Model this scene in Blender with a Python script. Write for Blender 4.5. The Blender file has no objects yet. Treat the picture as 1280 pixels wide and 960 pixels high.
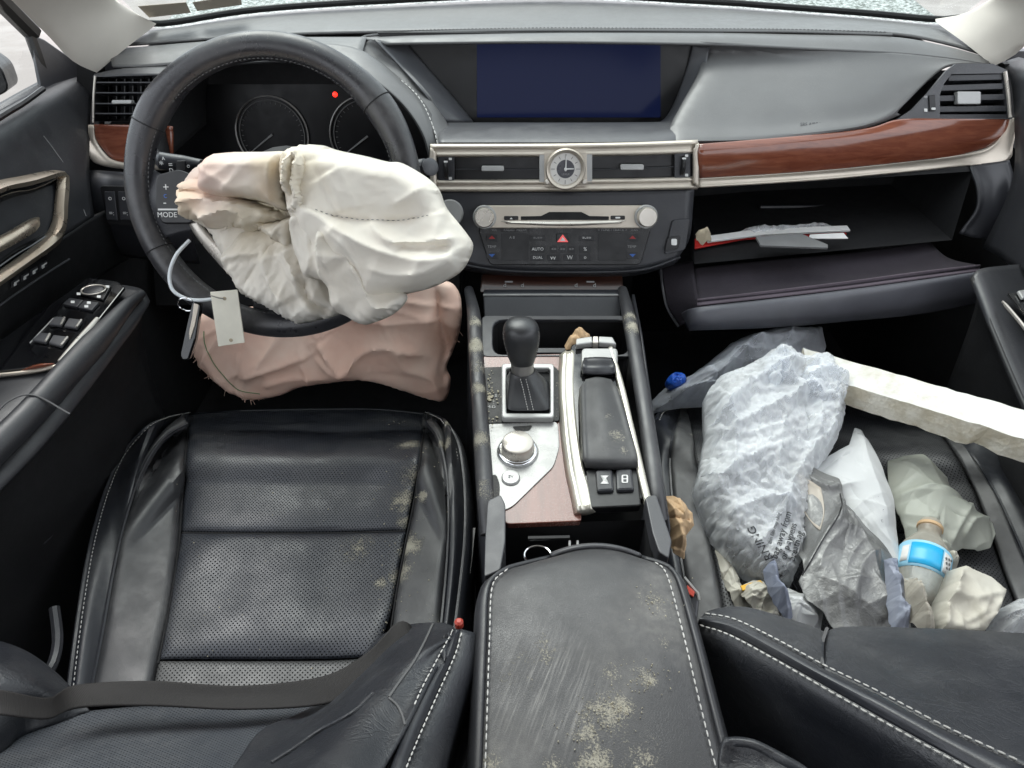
import bpy, bmesh, math, random
import numpy as np
from mathutils import Vector, Matrix, noise

SC = bpy.context.scene
COL = SC.collection
random.seed(7)

# ------------------------------------------------------------------ camera
FPX = 870.0                         # focal length in pixels of a 1280 px wide frame
PITCH = math.radians(38.0)
CP, SP = math.cos(PITCH), math.sin(PITCH)
CAM = Vector((0.0, 0.0, 1.0))
cam_data = bpy.data.cameras.new('camera')
cam_data.sensor_width = 36.0
cam_data.lens = 36.0 * FPX / 1280.0
cam_data.clip_start = 0.02
cam_data.clip_end = 400.0
cam = bpy.data.objects.new('camera', cam_data)
COL.objects.link(cam)
cam.location = CAM
cam.rotation_euler = (math.pi / 2 - PITCH, 0, 0)
SC.camera = cam

# ------------------------------------------------------------------ sky and light: bright overcast day
world = bpy.data.worlds.new('World')
SC.world = world
world.use_nodes = True
wn = world.node_tree.nodes
bg = wn['Background']
bg.inputs[0].default_value = (0.92, 0.965, 1.03, 1)
bg.inputs[1].default_value = 1.35
sun_d = bpy.data.lights.new('overcast_sun', 'SUN')
sun_d.energy = 2.3
sun_d.angle = math.radians(40)
sun_d.color = (1.0, 0.97, 0.93)
sun = bpy.data.objects.new('overcast_sun', sun_d)
COL.objects.link(sun)
sun.rotation_euler = Vector((-0.22, 0.50, 0.80)).to_track_quat('Z', 'Y').to_euler()    # from ahead, through the windscreen
SC.view_settings.view_transform = 'Standard'
SC.view_settings.look = 'None'
SC.view_settings.exposure = 0.58
SC.view_settings.gamma = 1.0
SC.cycles.use_denoising = True
SC.cycles.max_bounces = 8
SC.cycles.diffuse_bounces = 4
SC.cycles.transparent_max_bounces = 24
SC.cycles.caustics_reflective = False
SC.cycles.caustics_refractive = False
SC.cycles.sample_clamp_indirect = 4.0

# ------------------------------------------------------------------ helpers
def W(u, v, x=None, y=None, z=None, d=None):
    """point of the place seen at photo position (u, v), at a known x, y, z or distance d"""
    a, b = (u - 640.0) / FPX, (480.0 - v) / FPX
    D = Vector((a, CP + b * SP, -SP + b * CP))
    if y is not None: t = y / D.y
    elif z is not None: t = (z - CAM.z) / D.z
    elif x is not None: t = x / D.x
    else: t = d
    return CAM + D * t

def onsurf(u, v, zf, z0=0.3):
    z = z0
    for _ in range(60):
        p = W(u, v, z=z)
        z = 0.8 * z + 0.2 * zf(p.x, p.y)
    p = W(u, v, z=z)
    return p

class Fr:
    """a flat working plane: origin, x axis, y axis (up the plane), normal towards the viewer"""
    def __init__(s, o, tilt=0.0, yaw=0.0):
        t, w = math.radians(tilt), math.radians(yaw)
        s.o = Vector(o)
        s.ex = Vector((math.cos(w), math.sin(w), 0))
        f = Vector((-math.sin(w), math.cos(w), 0))          # away from viewer
        s.n = (-f * math.cos(t) + Vector((0, 0, 1)) * math.sin(t)).normalized()
        s.ey = s.n.cross(s.ex).normalized()
    def at(s, u, v, h=0.0):
        D = W(u, v, d=1.0) - CAM
        t = (s.o - CAM).dot(s.n) / D.dot(s.n)
        return CAM + D * t + s.n * h
    def loc(s, u, v):
        q = s.at(u, v) - s.o
        return q.dot(s.ex), q.dot(s.ey)
    def pt(s, a, b, h=0.0):
        return s.o + s.ex * a + s.ey * b + s.n * h
    def up(s, h):
        f = Fr.__new__(Fr); f.o = s.o + s.n * h; f.ex, f.ey, f.n = s.ex, s.ey, s.n
        return f
    def mat(s, u=None, v=None, h=0.0):
        o = s.o if u is None else s.at(u, v, h)
        return Matrix(((s.ex.x, s.ey.x, s.n.x, o.x), (s.ex.y, s.ey.y, s.n.y, o.y), (s.ex.z, s.ey.z, s.n.z, o.z), (0, 0, 0, 1)))

def cr(pts, n, closed=False):
    """Catmull-Rom curve through pts, n samples evenly spread by length"""
    P = np.array([tuple(p) for p in pts], float)
    k = len(P)
    if k == 2 and not closed:
        t = np.linspace(0, 1, n)[:, None]
        return P[0] * (1 - t) + P[1] * t
    if closed:
        Q = np.vstack([P[-1], P, P[0], P[1]]); segs = k
    else:
        Q = np.vstack([2 * P[0] - P[1], P, 2 * P[-1] - P[-2]]); segs = k - 1
    out = []
    m = 24
    for i in range(segs):
        p0, p1, p2, p3 = Q[i], Q[i + 1], Q[i + 2], Q[i + 3]
        t = np.linspace(0, 1, m, endpoint=False)[:, None]
        out.append(0.5 * ((2 * p1) + (-p0 + p2) * t + (2 * p0 - 5 * p1 + 4 * p2 - p3) * t ** 2 + (-p0 + 3 * p1 - 3 * p2 + p3) * t ** 3))
    out.append((Q[1] if closed else P[-1])[None, :])
    C = np.vstack(out)
    L = np.concatenate([[0], np.cumsum(np.linalg.norm(np.diff(C, axis=0), axis=1))])
    s = np.linspace(0, L[-1], n, endpoint=not closed)
    return np.stack([np.interp(s, L, C[:, j]) for j in range(C.shape[1])], 1)

def crv(pts, n, closed=False):
    return [Vector(p) for p in cr(pts, n, closed)]

def round_poly(pts, r, seg=5):
    """polygon with its corners rounded (2-D or 3-D tuples)"""
    P = [np.array(p, float) for p in pts]
    out = []
    k = len(P)
    for i in range(k):
        a, b, c = P[i - 1], P[i], P[(i + 1) % k]
        la, lc = np.linalg.norm(a - b), np.linalg.norm(c - b)
        ra = min(r, la * 0.48); rc = min(r, lc * 0.48)
        p, q = b + (a - b) / la * ra, b + (c - b) / lc * rc
        for j in range(seg + 1):
            t = j / seg
            out.append((1 - t) ** 2 * p + 2 * t * (1 - t) * b + t * t * q)
    return [tuple(p) for p in out]

def rr(u0, v0, u1, v1, r=4, seg=4):
    return round_poly([(u0, v0), (u1, v0), (u1, v1), (u0, v1)], r, seg)

class MB:
    """collects shapes into one mesh"""
    def __init__(s):
        s.v = []; s.f = []; s.uv = None
    def add(s, verts, faces):
        k = len(s.v)
        s.v.extend(tuple(p) for p in verts)
        s.f.extend(tuple(i + k for i in f) for f in faces)
        return s
    def box(s, c, size, rot=None):
        c = Vector(c); h = Vector(size) * 0.5
        vs = []
        for z in (-1, 1):
            for y in (-1, 1):
                for x in (-1, 1):
                    p = Vector((x * h.x, y * h.y, z * h.z))
                    vs.append(c + (rot @ p if rot else p))
        return s.add(vs, [(0, 2, 3, 1), (4, 5, 7, 6), (0, 1, 5, 4), (2, 6, 7, 3), (0, 4, 6, 2), (1, 3, 7, 5)])
    def hexa(s, bot, top):
        n = len(bot)
        fs = [tuple(range(n - 1, -1, -1)), tuple(range(n, 2 * n))]
        fs += [(i, (i + 1) % n, n + (i + 1) % n, n + i) for i in range(n)]
        return s.add(list(bot) + list(top), fs)
    def tube(s, path, r, seg=10, closed=False, flat=1.0, up=None, caps=True):
        P = [Vector(p) for p in path]
        n = len(P)
        R = r if hasattr(r, '__len__') else [r] * n
        T = []
        for i in range(n):
            a = P[i - 1] if (i > 0 or closed) else P[i]
            b = P[(i + 1) % n] if (i < n - 1 or closed) else P[i]
            T.append((b - a).normalized() if (b - a).length > 1e-9 else Vector((0, 0, 1)))
        N = Vector(up) if up is not None else T[0].orthogonal()
        vs = []
        for i in range(n):
            if up is not None: N = Vector(up)
            N = (N - T[i] * N.dot(T[i]))
            N = N.normalized() if N.length > 1e-9 else T[i].orthogonal().normalized()
            B = T[i].cross(N)
            for j in range(seg):
                a = 2 * math.pi * j / seg
                vs.append(P[i] + (B * math.cos(a) + N * math.sin(a) * flat) * R[i])
        fs = []
        m = n if closed else n - 1
        for i in range(m):
            k = (i + 1) % n
            for j in range(seg):
                l = (j + 1) % seg
                fs.append((i * seg + j, i * seg + l, k * seg + l, k * seg + j))
        if caps and not closed:
            fs.append(tuple(range(seg - 1, -1, -1)))
            fs.append(tuple(range((n - 1) * seg, n * seg)))
        return s.add(vs, fs)
    def lathe(s, prof, M, seg=28):
        """profile of (radius, height) about the local z of matrix M"""
        vs = []; n = len(prof)
        for (r, h) in prof:
            for j in range(seg):
                a = 2 * math.pi * j / seg
                vs.append(M @ Vector((r * math.cos(a), r * math.sin(a), h)))
        fs = []
        for i in range(n - 1):
            for j in range(seg):
                l = (j + 1) % seg
                fs.append((i * seg + j, i * seg + l, (i + 1) * seg + l, (i + 1) * seg + j))
        fs.append(tuple(range(seg - 1, -1, -1)))
        fs.append(tuple(range((n - 1) * seg, n * seg)))
        return s.add(vs, fs)
    def grid(s, A, closed_u=False):
        """A: array rows x cols x 3"""
        R, C = A.shape[:2]
        fs = []
        for i in range(R - 1):
            for j in range(C if closed_u else C - 1):
                l = (j + 1) % C
                fs.append((i * C + j, i * C + l, (i + 1) * C + l, (i + 1) * C + j))
        return s.add(A.reshape(-1, 3), fs)
    def build(s, name, mat, parent=None, smooth=True, bevel=0, bseg=2, sub=0, solid=0, soff=-1, angle=40, kind=None):
        me = bpy.data.meshes.new(name)
        me.from_pydata(s.v, [], s.f)
        if s.uv is not None:
            ul = me.uv_layers.new(name='UVMap')
            idx = np.zeros(len(me.loops), dtype=np.int32); me.loops.foreach_get('vertex_index', idx)
            ul.data.foreach_set('uv', np.asarray(s.uv, dtype=np.float32)[idx].ravel())
        if smooth:
            me.polygons.foreach_set('use_smooth', [True] * len(me.polygons))
        me.update()
        if smooth and not sub:
            try: me.set_sharp_from_angle(angle=math.radians(angle))
            except Exception: pass
        o = bpy.data.objects.new(name, me)
        COL.objects.link(o)
        if mat is not None: me.materials.append(MATS[mat] if isinstance(mat, str) else mat)
        if parent is not None:
            o.parent = parent
            o.matrix_parent_inverse = PINV.get(parent.name, Matrix())
        if bevel:
            b = o.modifiers.new('bevel', 'BEVEL'); b.width = bevel; b.segments = bseg; b.limit_method = 'ANGLE'; b.angle_limit = math.radians(35)
            b.harden_normals = False
        if solid:
            m = o.modifiers.new('solid', 'SOLIDIFY'); m.thickness = solid; m.offset = soff
        if sub:
            m = o.modifiers.new('sub', 'SUBSURF'); m.levels = sub; m.render_levels = sub
        if kind: o['kind'] = kind
        return o

PINV = {}
def thing(name, loc, label, cat, group=None):
    o = bpy.data.objects.new(name, None)
    COL.objects.link(o)
    o.empty_display_size = 0.05
    o.location = loc
    PINV[o.name] = Matrix.Translation(-Vector(loc))
    o['label'] = label; o['category'] = cat
    if group: o['group'] = group
    return o

def tag(o, label, cat, group=None):
    o['label'] = label; o['category'] = cat
    if group: o['group'] = group
    return o

def patch_arr(curves, n, m, puff=0.0, pw=6, puff_dir=None, ends=True):
    """surface through several curves (each resampled to n points, smooth across, m rows)"""
    C = np.stack([cr(c, n) for c in curves], 0)                 # k x n x 3
    if len(curves) == 2:
        t = np.linspace(0, 1, m)[:, None, None]
        A = C[0][None] * (1 - t) + C[1][None] * t
    else:
        A = np.stack([cr(C[:, j], m) for j in range(n)], 1)
    if puff:
        dx = np.gradient(A, axis=1); dy = np.gradient(A, axis=0)
        N = np.cross(dx, dy); N /= np.linalg.norm(N, axis=2, keepdims=True) + 1e-12
        if puff_dir is not None:
            sgn = np.sign((N * np.array(puff_dir)).sum(2, keepdims=True)); N = N * sgn
        s = np.linspace(-1, 1, m)[:, None]; t = np.linspace(-1, 1, n)[None, :]
        h = (1 - np.abs(s) ** pw)
        if ends: h = h * (1 - np.abs(t) ** (pw * 2))
        A = A + N * (h * puff)[:, :, None]
    return A

def grid_uv(A):
    du = np.linalg.norm(np.diff(A, axis=1), axis=2).mean(0); dv = np.linalg.norm(np.diff(A, axis=0), axis=2).mean(1)
    U = np.concatenate([[0], np.cumsum(du)]); V = np.concatenate([[0], np.cumsum(dv)])
    g = np.stack(np.meshgrid(U, V), 2)
    return g.reshape(-1, 2)

def patch(name, curves, mat, parent, n=40, m=12, puff=0.0, pw=6, puff_dir=None, solid=0.003, ends=True, soff=-1, und=None, **kw):
    A = patch_arr(curves, n, m, puff, pw, puff_dir, ends)
    if und:
        amp, sc, so = und
        s_ = np.linspace(-1, 1, m)[:, None]; t_ = np.linspace(-1, 1, n)[None, :]
        w_ = (1 - s_ ** 6) * (1 - t_ ** 6)
        dx = np.gradient(A, axis=1); dy = np.gradient(A, axis=0); N = np.cross(dx, dy); N /= np.linalg.norm(N, axis=2, keepdims=True) + 1e-12
        h = np.array([[noise.noise(Vector(A[i, j]) * sc + Vector((so, so, 0))) for j in range(n)] for i in range(m)])
        A = A + N * (h * w_ * amp)[:, :, None]
    # normals towards the viewer
    c = A[m // 2, n // 2]; nn = np.cross(A[m // 2, min(n // 2 + 1, n - 1)] - c, A[min(m // 2 + 1, m - 1), n // 2] - c)
    if nn.dot(np.array(CAM) - c) < 0: A = A[:, ::-1]
    b = MB().grid(A); b.uv = grid_uv(A)
    return b.build(name, mat, parent, solid=solid, soff=soff, **kw)

def plate(name, fr, outline, h0, h1, mat, parent, bevel=0.0008, smooth=False, bseg=2, **kw):
    """flat piece cut to an outline given in photo positions on plane fr, from height h0 to h1"""
    P = [fr.at(u, v) for (u, v) in outline]
    ar = 0
    c = sum(P, Vector()) / len(P)
    for i in range(len(P)): ar += (P[i] - c).cross(P[(i + 1) % len(P)] - c).dot(fr.n)
    if ar < 0: P.reverse()
    b = MB().hexa([p + fr.n * h0 for p in P], [p + fr.n * h1 for p in P])
    return b.build(name, mat, parent, smooth=smooth, bevel=bevel, bseg=bseg, **kw)

def ringplate(name, fr, outer, inner, h0, h1, mat, parent, bevel=0.0008, **kw):
    """frame between two outlines with the same number of points"""
    O = [fr.at(u, v) for (u, v) in outer]; I = [fr.at(u, v) for (u, v) in inner]
    c = sum(O, Vector()) / len(O); ar = 0
    for i in range(len(O)): ar += (O[i] - c).cross(O[(i + 1) % len(O)] - c).dot(fr.n)
    if ar < 0: O.reverse(); I.reverse()
    n = len(O)
    vs = [p + fr.n * h0 for p in O] + [p + fr.n * h1 for p in O] + [p + fr.n * h1 for p in I] + [p + fr.n * h0 for p in I]
    fs = []
    for k in range(4):
        a, b = k * n, ((k + 1) % 4) * n
        for i in range(n):
            j = (i + 1) % n
            fs.append((a + i, a + j, b + j, b + i))
    return MB().add(vs, fs).build(name, mat, parent, smooth=False, bevel=bevel, **kw)

def stitches(name, paths, parent, mat='thread', length=0.0042, gap=0.0022, r=0.00075, lift=0.0008, normal=(0, 0, 1)):
    b = MB()
    for p in paths:
        C = cr(p, 400); L = np.concatenate([[0], np.cumsum(np.linalg.norm(np.diff(C, axis=0), axis=1))])
        s = 0.0; N = Vector(normal)
        while s + length < L[-1]:
            q = [Vector([np.interp(x, L, C[:, j]) for j in range(3)]) for x in (s, s + length * .5, s + length)]
            q = [q[0] + N * lift * .3, q[1] + N * lift, q[2] + N * lift * .3]
            b.tube(q, [r * .6, r, r * .6], seg=5)
            s += length + gap
    return b.build(name, mat, parent, kind='stuff')

def pipe(name, path, r, mat, parent, n=60, closed=False, seg=8, **kw):
    return MB().tube(crv(path, n, closed), r, seg, closed).build(name, mat, parent, **kw)

def text(name, body, M, size, mat, parent, align='CENTER', depth=0.00015, sx=1.0):
    cu = bpy.data.curves.new(name, 'FONT')
    cu.body = body; cu.size = size; cu.align_x = align; cu.align_y = 'CENTER'; cu.extrude = depth
    cu.resolution_u = 3
    t = bpy.data.objects.new(name, cu)
    me = bpy.data.meshes.new_from_object(t)
    bpy.data.objects.remove(t)
    o = bpy.data.objects.new(name, me)
    COL.objects.link(o)
    M = M @ Matrix.Diagonal((sx, 1, 1, 1))
    me.transform(M)
    me.materials.clear(); me.materials.append(MATS[mat])
    o.parent = parent
    if parent is not None: o.matrix_parent_inverse = PINV.get(parent.name, Matrix())
    return o

# vectorised helpers for cloth-like surfaces ------------------------------------------
def poly_dist(P, line):
    """signed distance of points P (k x 2) to a polyline"""
    best = np.full(len(P), 1e9); sg = np.zeros(len(P)); tt = np.zeros(len(P))
    n = len(line) - 1
    for i in range(n):
        a = np.array(line[i], float); b = np.array(line[i + 1], float); ab = b - a
        t = np.clip(((P - a) @ ab) / (ab @ ab), 0, 1)
        q = a + t[:, None] * ab
        d = np.linalg.norm(P - q, axis=1)
        s = np.sign(ab[0] * (P[:, 1] - a[1]) - ab[1] * (P[:, 0] - a[0]))
        m = d < best
        best[m] = d[m]; sg[m] = s[m]; tt[m] = (i + t[m]) / n
    return best * np.where(sg == 0, 1, sg), tt

def ridge_sum(P, ridges):
    """ridges: (polyline, height, width on one side, width on the other)"""
    H = np.zeros(len(P))
    for rg in ridges:
        line, amp, wa, wb = rg[:4]
        d, t = poly_dist(P, cr([(p[0], p[1]) for p in line], 24))
        w = np.where(d > 0, wa, wb)
        a = np.abs(d) / w
        fade = np.clip(np.minimum(t, 1 - t) * 8 + 0.25, 0, 1)
        H += amp * np.exp(-a ** 1.05) * fade
    return H

def nz(p, s, o=0.0):
    return noise.noise(Vector((p[0] * s + o, p[1] * s - o, (p[2] if len(p) > 2 else 0.0) * s + o * 2)))

def lobe(outline, fr, H, ridges=(), h0=0.0, center=None, p=2.4, q=0.5, nth=150, ns=44, wr=0.0, ws=40, back=0.012, seedo=0.0, edge_r=0.0, fold=0.0, fs=30, crs=None, rk=1.0, sharp=False):
    """puffed piece of cloth: outline in photo positions on plane fr; height H, ridges in photo positions"""
    O = lin(outline, nth) if sharp else cr(outline, nth, True)
    c = np.array(center if center else O.mean(0))
    s = np.linspace(0, 1, ns) ** 0.8
    P = c[None, None, :] + (O[None] - c) * s[:, None, None]
    flat = P.reshape(-1, 2)
    h = H * (1 - (s ** p)) ** q
    h = np.repeat(h, nth)
    edge = np.repeat((1 - s ** 10), nth)
    rs = ridge_sum(flat, ridges) * edge * rk
    if crs: rs = rs + creases(flat, *crs) * edge
    wrk = np.zeros(len(flat))
    if wr:
        for i, (a, b) in enumerate(flat):
            x, y = a * 0.0012 * ws, b * 0.0012 * ws
            n1 = 1 - abs(noise.noise(Vector((x, y, seedo)))) * 2
            n2 = 1 - abs(noise.noise(Vector((x * 2.3 + 5, y * 2.3, seedo + 3)))) * 2
            wrk[i] = wr * (0.65 * n1 + 0.35 * n2)
        wrk *= edge
    hh = h0 + h + rs + wrk
    base = np.array([tuple(fr.at(a, b)) for a, b in flat])
    N = np.array(fr.n)
    V = base + N[None] * hh[:, None]
    if fold:
        for i in range(len(V)):
            v3 = Vector(V[i]) * fs
            nn = noise.noise_vector(v3 + Vector((seedo, 0, 0)))
            V[i] += np.array(nn) * fold
    F = V.reshape(ns, nth, 3)
    # underside
    s2 = [0.97, 0.85, 0.5, 0.05]
    B = np.array([[tuple(fr.at(*(c + (O[j] - c) * k))) for j in range(nth)] for k in s2]) + N * (h0 - back)
    A = np.concatenate([F, B], 0)
    b = MB(); b.grid(A, True)
    return b

from mathutils.bvhtree import BVHTree
_BV = {}
def bvh(o):
    if o.name not in _BV:
        me = o.data
        _BV[o.name] = BVHTree.FromPolygons([v.co.copy() for v in me.vertices], [tuple(p.vertices) for p in me.polygons])
    return _BV[o.name]
def hit(objs, u, v, lift=0.001):
    """point of a built surface seen at photo position (u, v), lifted off it"""
    D_ = (W(u, v, d=1.0) - CAM).normalized()
    best = None
    for o in (objs if isinstance(objs, (list, tuple)) else [objs]):
        r = bvh(o).ray_cast(CAM, D_)
        if r[0] is not None and (best is None or r[3] < best[3]): best = r
    if best is None: return None
    n = best[1] if best[1].dot(D_) < 0 else -best[1]
    return best[0] + n * lift
def hits(objs, pts, lift=0.001):
    P = cr(pts, 40)
    q = [hit(objs, a, b, lift) for a, b in P]
    return [x for x in q if x is not None]
def drape(o, onto, n, lift=0.0008):
    """lay a flat print onto the surface below it"""
    B = bvh(onto)
    for v in o.data.vertices:
        r = B.ray_cast(v.co + n * 0.2, -n)
        if r[0] is not None: v.co = r[0] + n * lift
def lin(pts, n):
    P = np.array(list(pts) + [pts[0]], float)
    L = np.concatenate([[0], np.cumsum(np.linalg.norm(np.diff(P, axis=0), axis=1))])
    s = np.linspace(0, L[-1], n, endpoint=False)
    return np.stack([np.interp(s, L, P[:, j]) for j in range(2)], 1)
def creases(P, n, L, wa, wb, amp, seed, ang=None, spread=0.5):
    """sharp random creases (heights) at photo positions P"""
    rs = np.random.RandomState(seed); lo_, hi_ = P.min(0), P.max(0)
    H = np.zeros(len(P))
    for k in range(n):
        c = lo_ + rs.uniform(0, 1, 2) * (hi_ - lo_)
        a = rs.uniform(0, math.pi) if ang is None else rs.normal(ang, spread)
        d = np.array([math.cos(a), math.sin(a)])
        l = L * rs.uniform(.5, 1.4)
        q = P - c
        al = q @ d; ac = q @ np.array([-d[1], d[0]]) + rs.normal(0, .15) * al ** 2 / l
        w1, w2 = rs.uniform(wa, wb), rs.uniform(wa, wb)
        h = np.exp(-np.abs(ac) / np.where(ac > 0, w1, w2)) * np.exp(-np.abs(al / l) ** 3)
        H += h * amp * rs.choice([1, 1, -.7]) * rs.uniform(.3, 1.3)
    return H
def sheet(outline, fr, H=0.01, ridges=(), h0=0.0, crs=(40, 30, 3, 14, .004), seed=0, sharp=True, curl=.006, nth=220, ns=56, center=None, p=2.0):
    """thin crumpled sheet (paper, film) cut to an outline in photo positions"""
    fr = fr.up(h0 + H * .5); h0 = -H * .5
    O = lin(outline, nth) if sharp else cr(outline, nth, True)
    c = np.array(center if center else O.mean(0))
    s = np.linspace(0.02, 1, ns) ** 0.75
    P = (c + (O[None] - c) * s[:, None, None]).reshape(-1, 2)
    ss = np.repeat(s, nth)
    h = h0 + H * (1 - ss ** p) + ridge_sum(P, ridges) + creases(P, *crs, seed)
    if curl:
        h = h + np.array([noise.noise(Vector((a * .02, b * .02, seed * 3.1))) for a, b in P]) * curl * (0.4 + ss ** 3)
    base_ = np.array([tuple(fr.at(a, b)) for a, b in P])
    V = base_ + np.array(fr.n) * h[:, None]
    b = MB(); b.grid(V.reshape(ns, nth, 3)[::-1], True)
    b.f.append(tuple(range((ns - 1) * nth, ns * nth)))
    return b
from mathutils.geometry import delaunay_2d_cdt
def limp(outline, fr, H, ridges=(), h0=0.0, R=30, sp=4.0, ex=0.10, lam=0.03, iters=150, seed=0, focus=None, amp=0.002, wl=16, pin=0.25, hold=0.006, sharp=False, rk=1.0, crs=None, edge_h=0.0, drop=0.0):
    """limp cloth: an outline in photo positions on plane fr, given more cloth than fits so that it buckles into folds"""
    fr = fr.up(h0 + H * .35); h0 = -H * .35
    O0 = np.array(outline, float)
    per = np.linalg.norm(np.diff(np.vstack([O0, O0[:1]]), axis=0), axis=1).sum()
    nb = max(24, int(per / sp))
    O = lin(outline, nb) if sharp else cr(outline, nb, True)
    lo, hi = O.min(0), O.max(0)
    rs = np.random.RandomState(seed)
    xs = np.arange(lo[0], hi[0], sp); ys = np.arange(lo[1], hi[1], sp * .866)
    G = np.array([(x + (sp * .5 if j % 2 else 0), y) for j, y in enumerate(ys) for x in xs]) + rs.uniform(-.12, .12, (len(xs) * len(ys), 2)) * sp
    a, b = O, np.roll(O, -1, 0)
    ins = np.zeros(len(G), bool); db = np.full(len(G), 1e9)
    for p, q in zip(a, b):
        c = ((p[1] > G[:, 1]) != (q[1] > G[:, 1])) & (G[:, 0] < (q[0] - p[0]) * (G[:, 1] - p[1]) / ((q[1] - p[1]) + 1e-12) + p[0])
        ins ^= c
        ab = q - p; t = np.clip(((G - p) @ ab) / (ab @ ab + 1e-12), 0, 1)
        db = np.minimum(db, np.linalg.norm(G - p - t[:, None] * ab, axis=1))
    k = ins & (db > sp * .55)
    P = np.vstack([O, G[k]]); dB = np.concatenate([np.zeros(nb), db[k]])
    r = delaunay_2d_cdt([Vector(p) for p in P], [(i, (i + 1) % nb) for i in range(nb)], [], 1, 1e-4)
    if len(r[0]) != len(P):
        P = np.array([tuple(v) for v in r[0]]); dB = np.array([min(np.linalg.norm(O - p, axis=1)) for p in P]) - sp * .3; dB = np.clip(dB, 0, None)
    F = np.array([f for f in r[2] if len(f) == 3])
    E = np.unique(np.sort(np.vstack([F[:, [0, 1]], F[:, [1, 2]], F[:, [2, 0]]]), axis=1), axis=0)
    q = np.clip(dB / R, 0, 1)
    h = h0 + edge_h + H * np.sqrt(1 - (1 - q) ** 2) + ridge_sum(P, ridges) * rk * np.clip(dB / (R * .5), 0, 1)
    if crs: h = h + creases(P, *crs)
    N = np.array(fr.n)
    V0 = np.array([tuple(fr.at(u, v)) for u, v in P]) + N * h[:, None]
    if drop: V0 = V0 + np.array([0, 0, -drop]) * (q ** 2)[:, None]
    n = len(P)
    i, j = E[:, 0], E[:, 1]
    L = np.linalg.norm(V0[i] - V0[j], axis=1)
    e2 = P[j] - P[i]; e2 /= np.linalg.norm(e2, axis=1, keepdims=True) + 1e-9
    f = np.ones(len(E))
    if focus is not None:
        m = (P[i] + P[j]) * .5 - np.array(focus); m /= np.linalg.norm(m, axis=1, keepdims=True) + 1e-9
        f = 0.15 + 0.95 * np.abs(e2[:, 0] * m[:, 1] - e2[:, 1] * m[:, 0])
    rest = L * (1 + ex * f)
    nzv = np.array([noise.noise(Vector((u / wl, v / wl, seed * 7.7))) + .5 * noise.noise(Vector((u / wl * 2.1, v / wl * 2.1, seed * 3.3 + 9))) for u, v in P])
    V = V0 + N * (nzv * amp * np.clip(dB / 6, .15, 1))[:, None]
    val = np.bincount(i, minlength=n) + np.bincount(j, minlength=n) + 1e-9
    pinw = np.where(dB < .01, pin, hold)[:, None]
    for it in range(iters):
        d = V[j] - V[i]; l = np.linalg.norm(d, axis=1) + 1e-12
        c = d * (0.5 * (l - rest) / l)[:, None]
        acc = np.stack([np.bincount(i, c[:, k], n) - np.bincount(j, c[:, k], n) for k in range(3)], 1)
        V = V + acc / val[:, None] * 1.8
        av = np.stack([np.bincount(i, V[j, k], n) + np.bincount(j, V[i, k], n) for k in range(3)], 1) / val[:, None]
        V = V + (av - V) * lam * (dB > .01)[:, None]
        V = V + (V0 - V) * pinw
    c0 = V[F[0]]; nn = np.cross(c0[1] - c0[0], c0[2] - c0[0])
    if nn.dot(N) < 0: F = F[:, ::-1]
    return MB().add(V, [tuple(int(x) for x in t) for t in F])
# ------------------------------------------------------------------ materials
MATS = {}
class NT:
    def __init__(s, name):
        s.m = bpy.data.materials.new(name); s.m.use_nodes = True
        s.t = s.m.node_tree; s.t.nodes.clear()
        s.out = s.t.nodes.new('ShaderNodeOutputMaterial')
        MATS[name] = s.m
    def n(s, typ, props=None, **ins):
        nd = s.t.nodes.new('ShaderNode' + typ)
        for k, v in (props or {}).items(): setattr(nd, k, v)
        for k, v in ins.items():
            key = k.replace('_', ' ') if not k.startswith('i_') else int(k[2:])
            s.set(nd.inputs[key], v)
        return nd
    def set(s, sock, v):
        if isinstance(v, bpy.types.NodeSocket): s.t.links.new(v, sock)
        elif isinstance(v, bpy.types.Node): s.t.links.new(v.outputs[0], sock)
        elif isinstance(v, (tuple, list)) and sock.type == 'RGBA' and len(v) == 3: sock.default_value = (*v, 1)
        else: sock.default_value = v
    def math(s, op, a, b=0.0, c=None, clamp=False):
        nd = s.n('Math', {'operation': op, 'use_clamp': clamp}, i_0=a, i_1=b)
        if c is not None: s.set(nd.inputs[2], c)
        return nd.outputs[0]
    def mix(s, f, a, b):
        nd = s.n('Mix', {'data_type': 'RGBA'})
        s.set(nd.inputs[0], f); s.set(nd.inputs[6], a); s.set(nd.inputs[7], b)
        return nd.outputs[2]
    def ramp(s, x, lo, hi, a=0.0, b=1.0):
        nd = s.n('MapRange', {'interpolation_type': 'SMOOTHSTEP'}, Value=x)
        nd.inputs[1].default_value = lo; nd.inputs[2].default_value = hi; nd.inputs[3].default_value = a; nd.inputs[4].default_value = b
        return nd.outputs[0]
    def pos(s): return s.n('NewGeometry').outputs['Position']
    def noise(s, scale, detail=4, rough=0.55, vec=None, dist=0.0):
        nd = s.n('TexNoise', None, Scale=scale, Detail=float(detail), Roughness=rough, Distortion=dist)
        s.set(nd.inputs['Vector'], vec if vec is not None else s.pos())
        return nd.outputs[0]
    def bsdf(s, **ins):
        nd = s.n('BsdfPrincipled', None, **ins)
        s.t.links.new(nd.outputs[0], s.out.inputs[0]); s.b = nd
        return nd
    def bump(s, h, strength=0.5, dist=0.001, normal=None):
        nd = s.n('Bump', None, Height=h, Strength=strength, Distance=dist)
        if normal is not None: s.set(nd.inputs['Normal'], normal)
        return nd.outputs[0]

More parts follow.
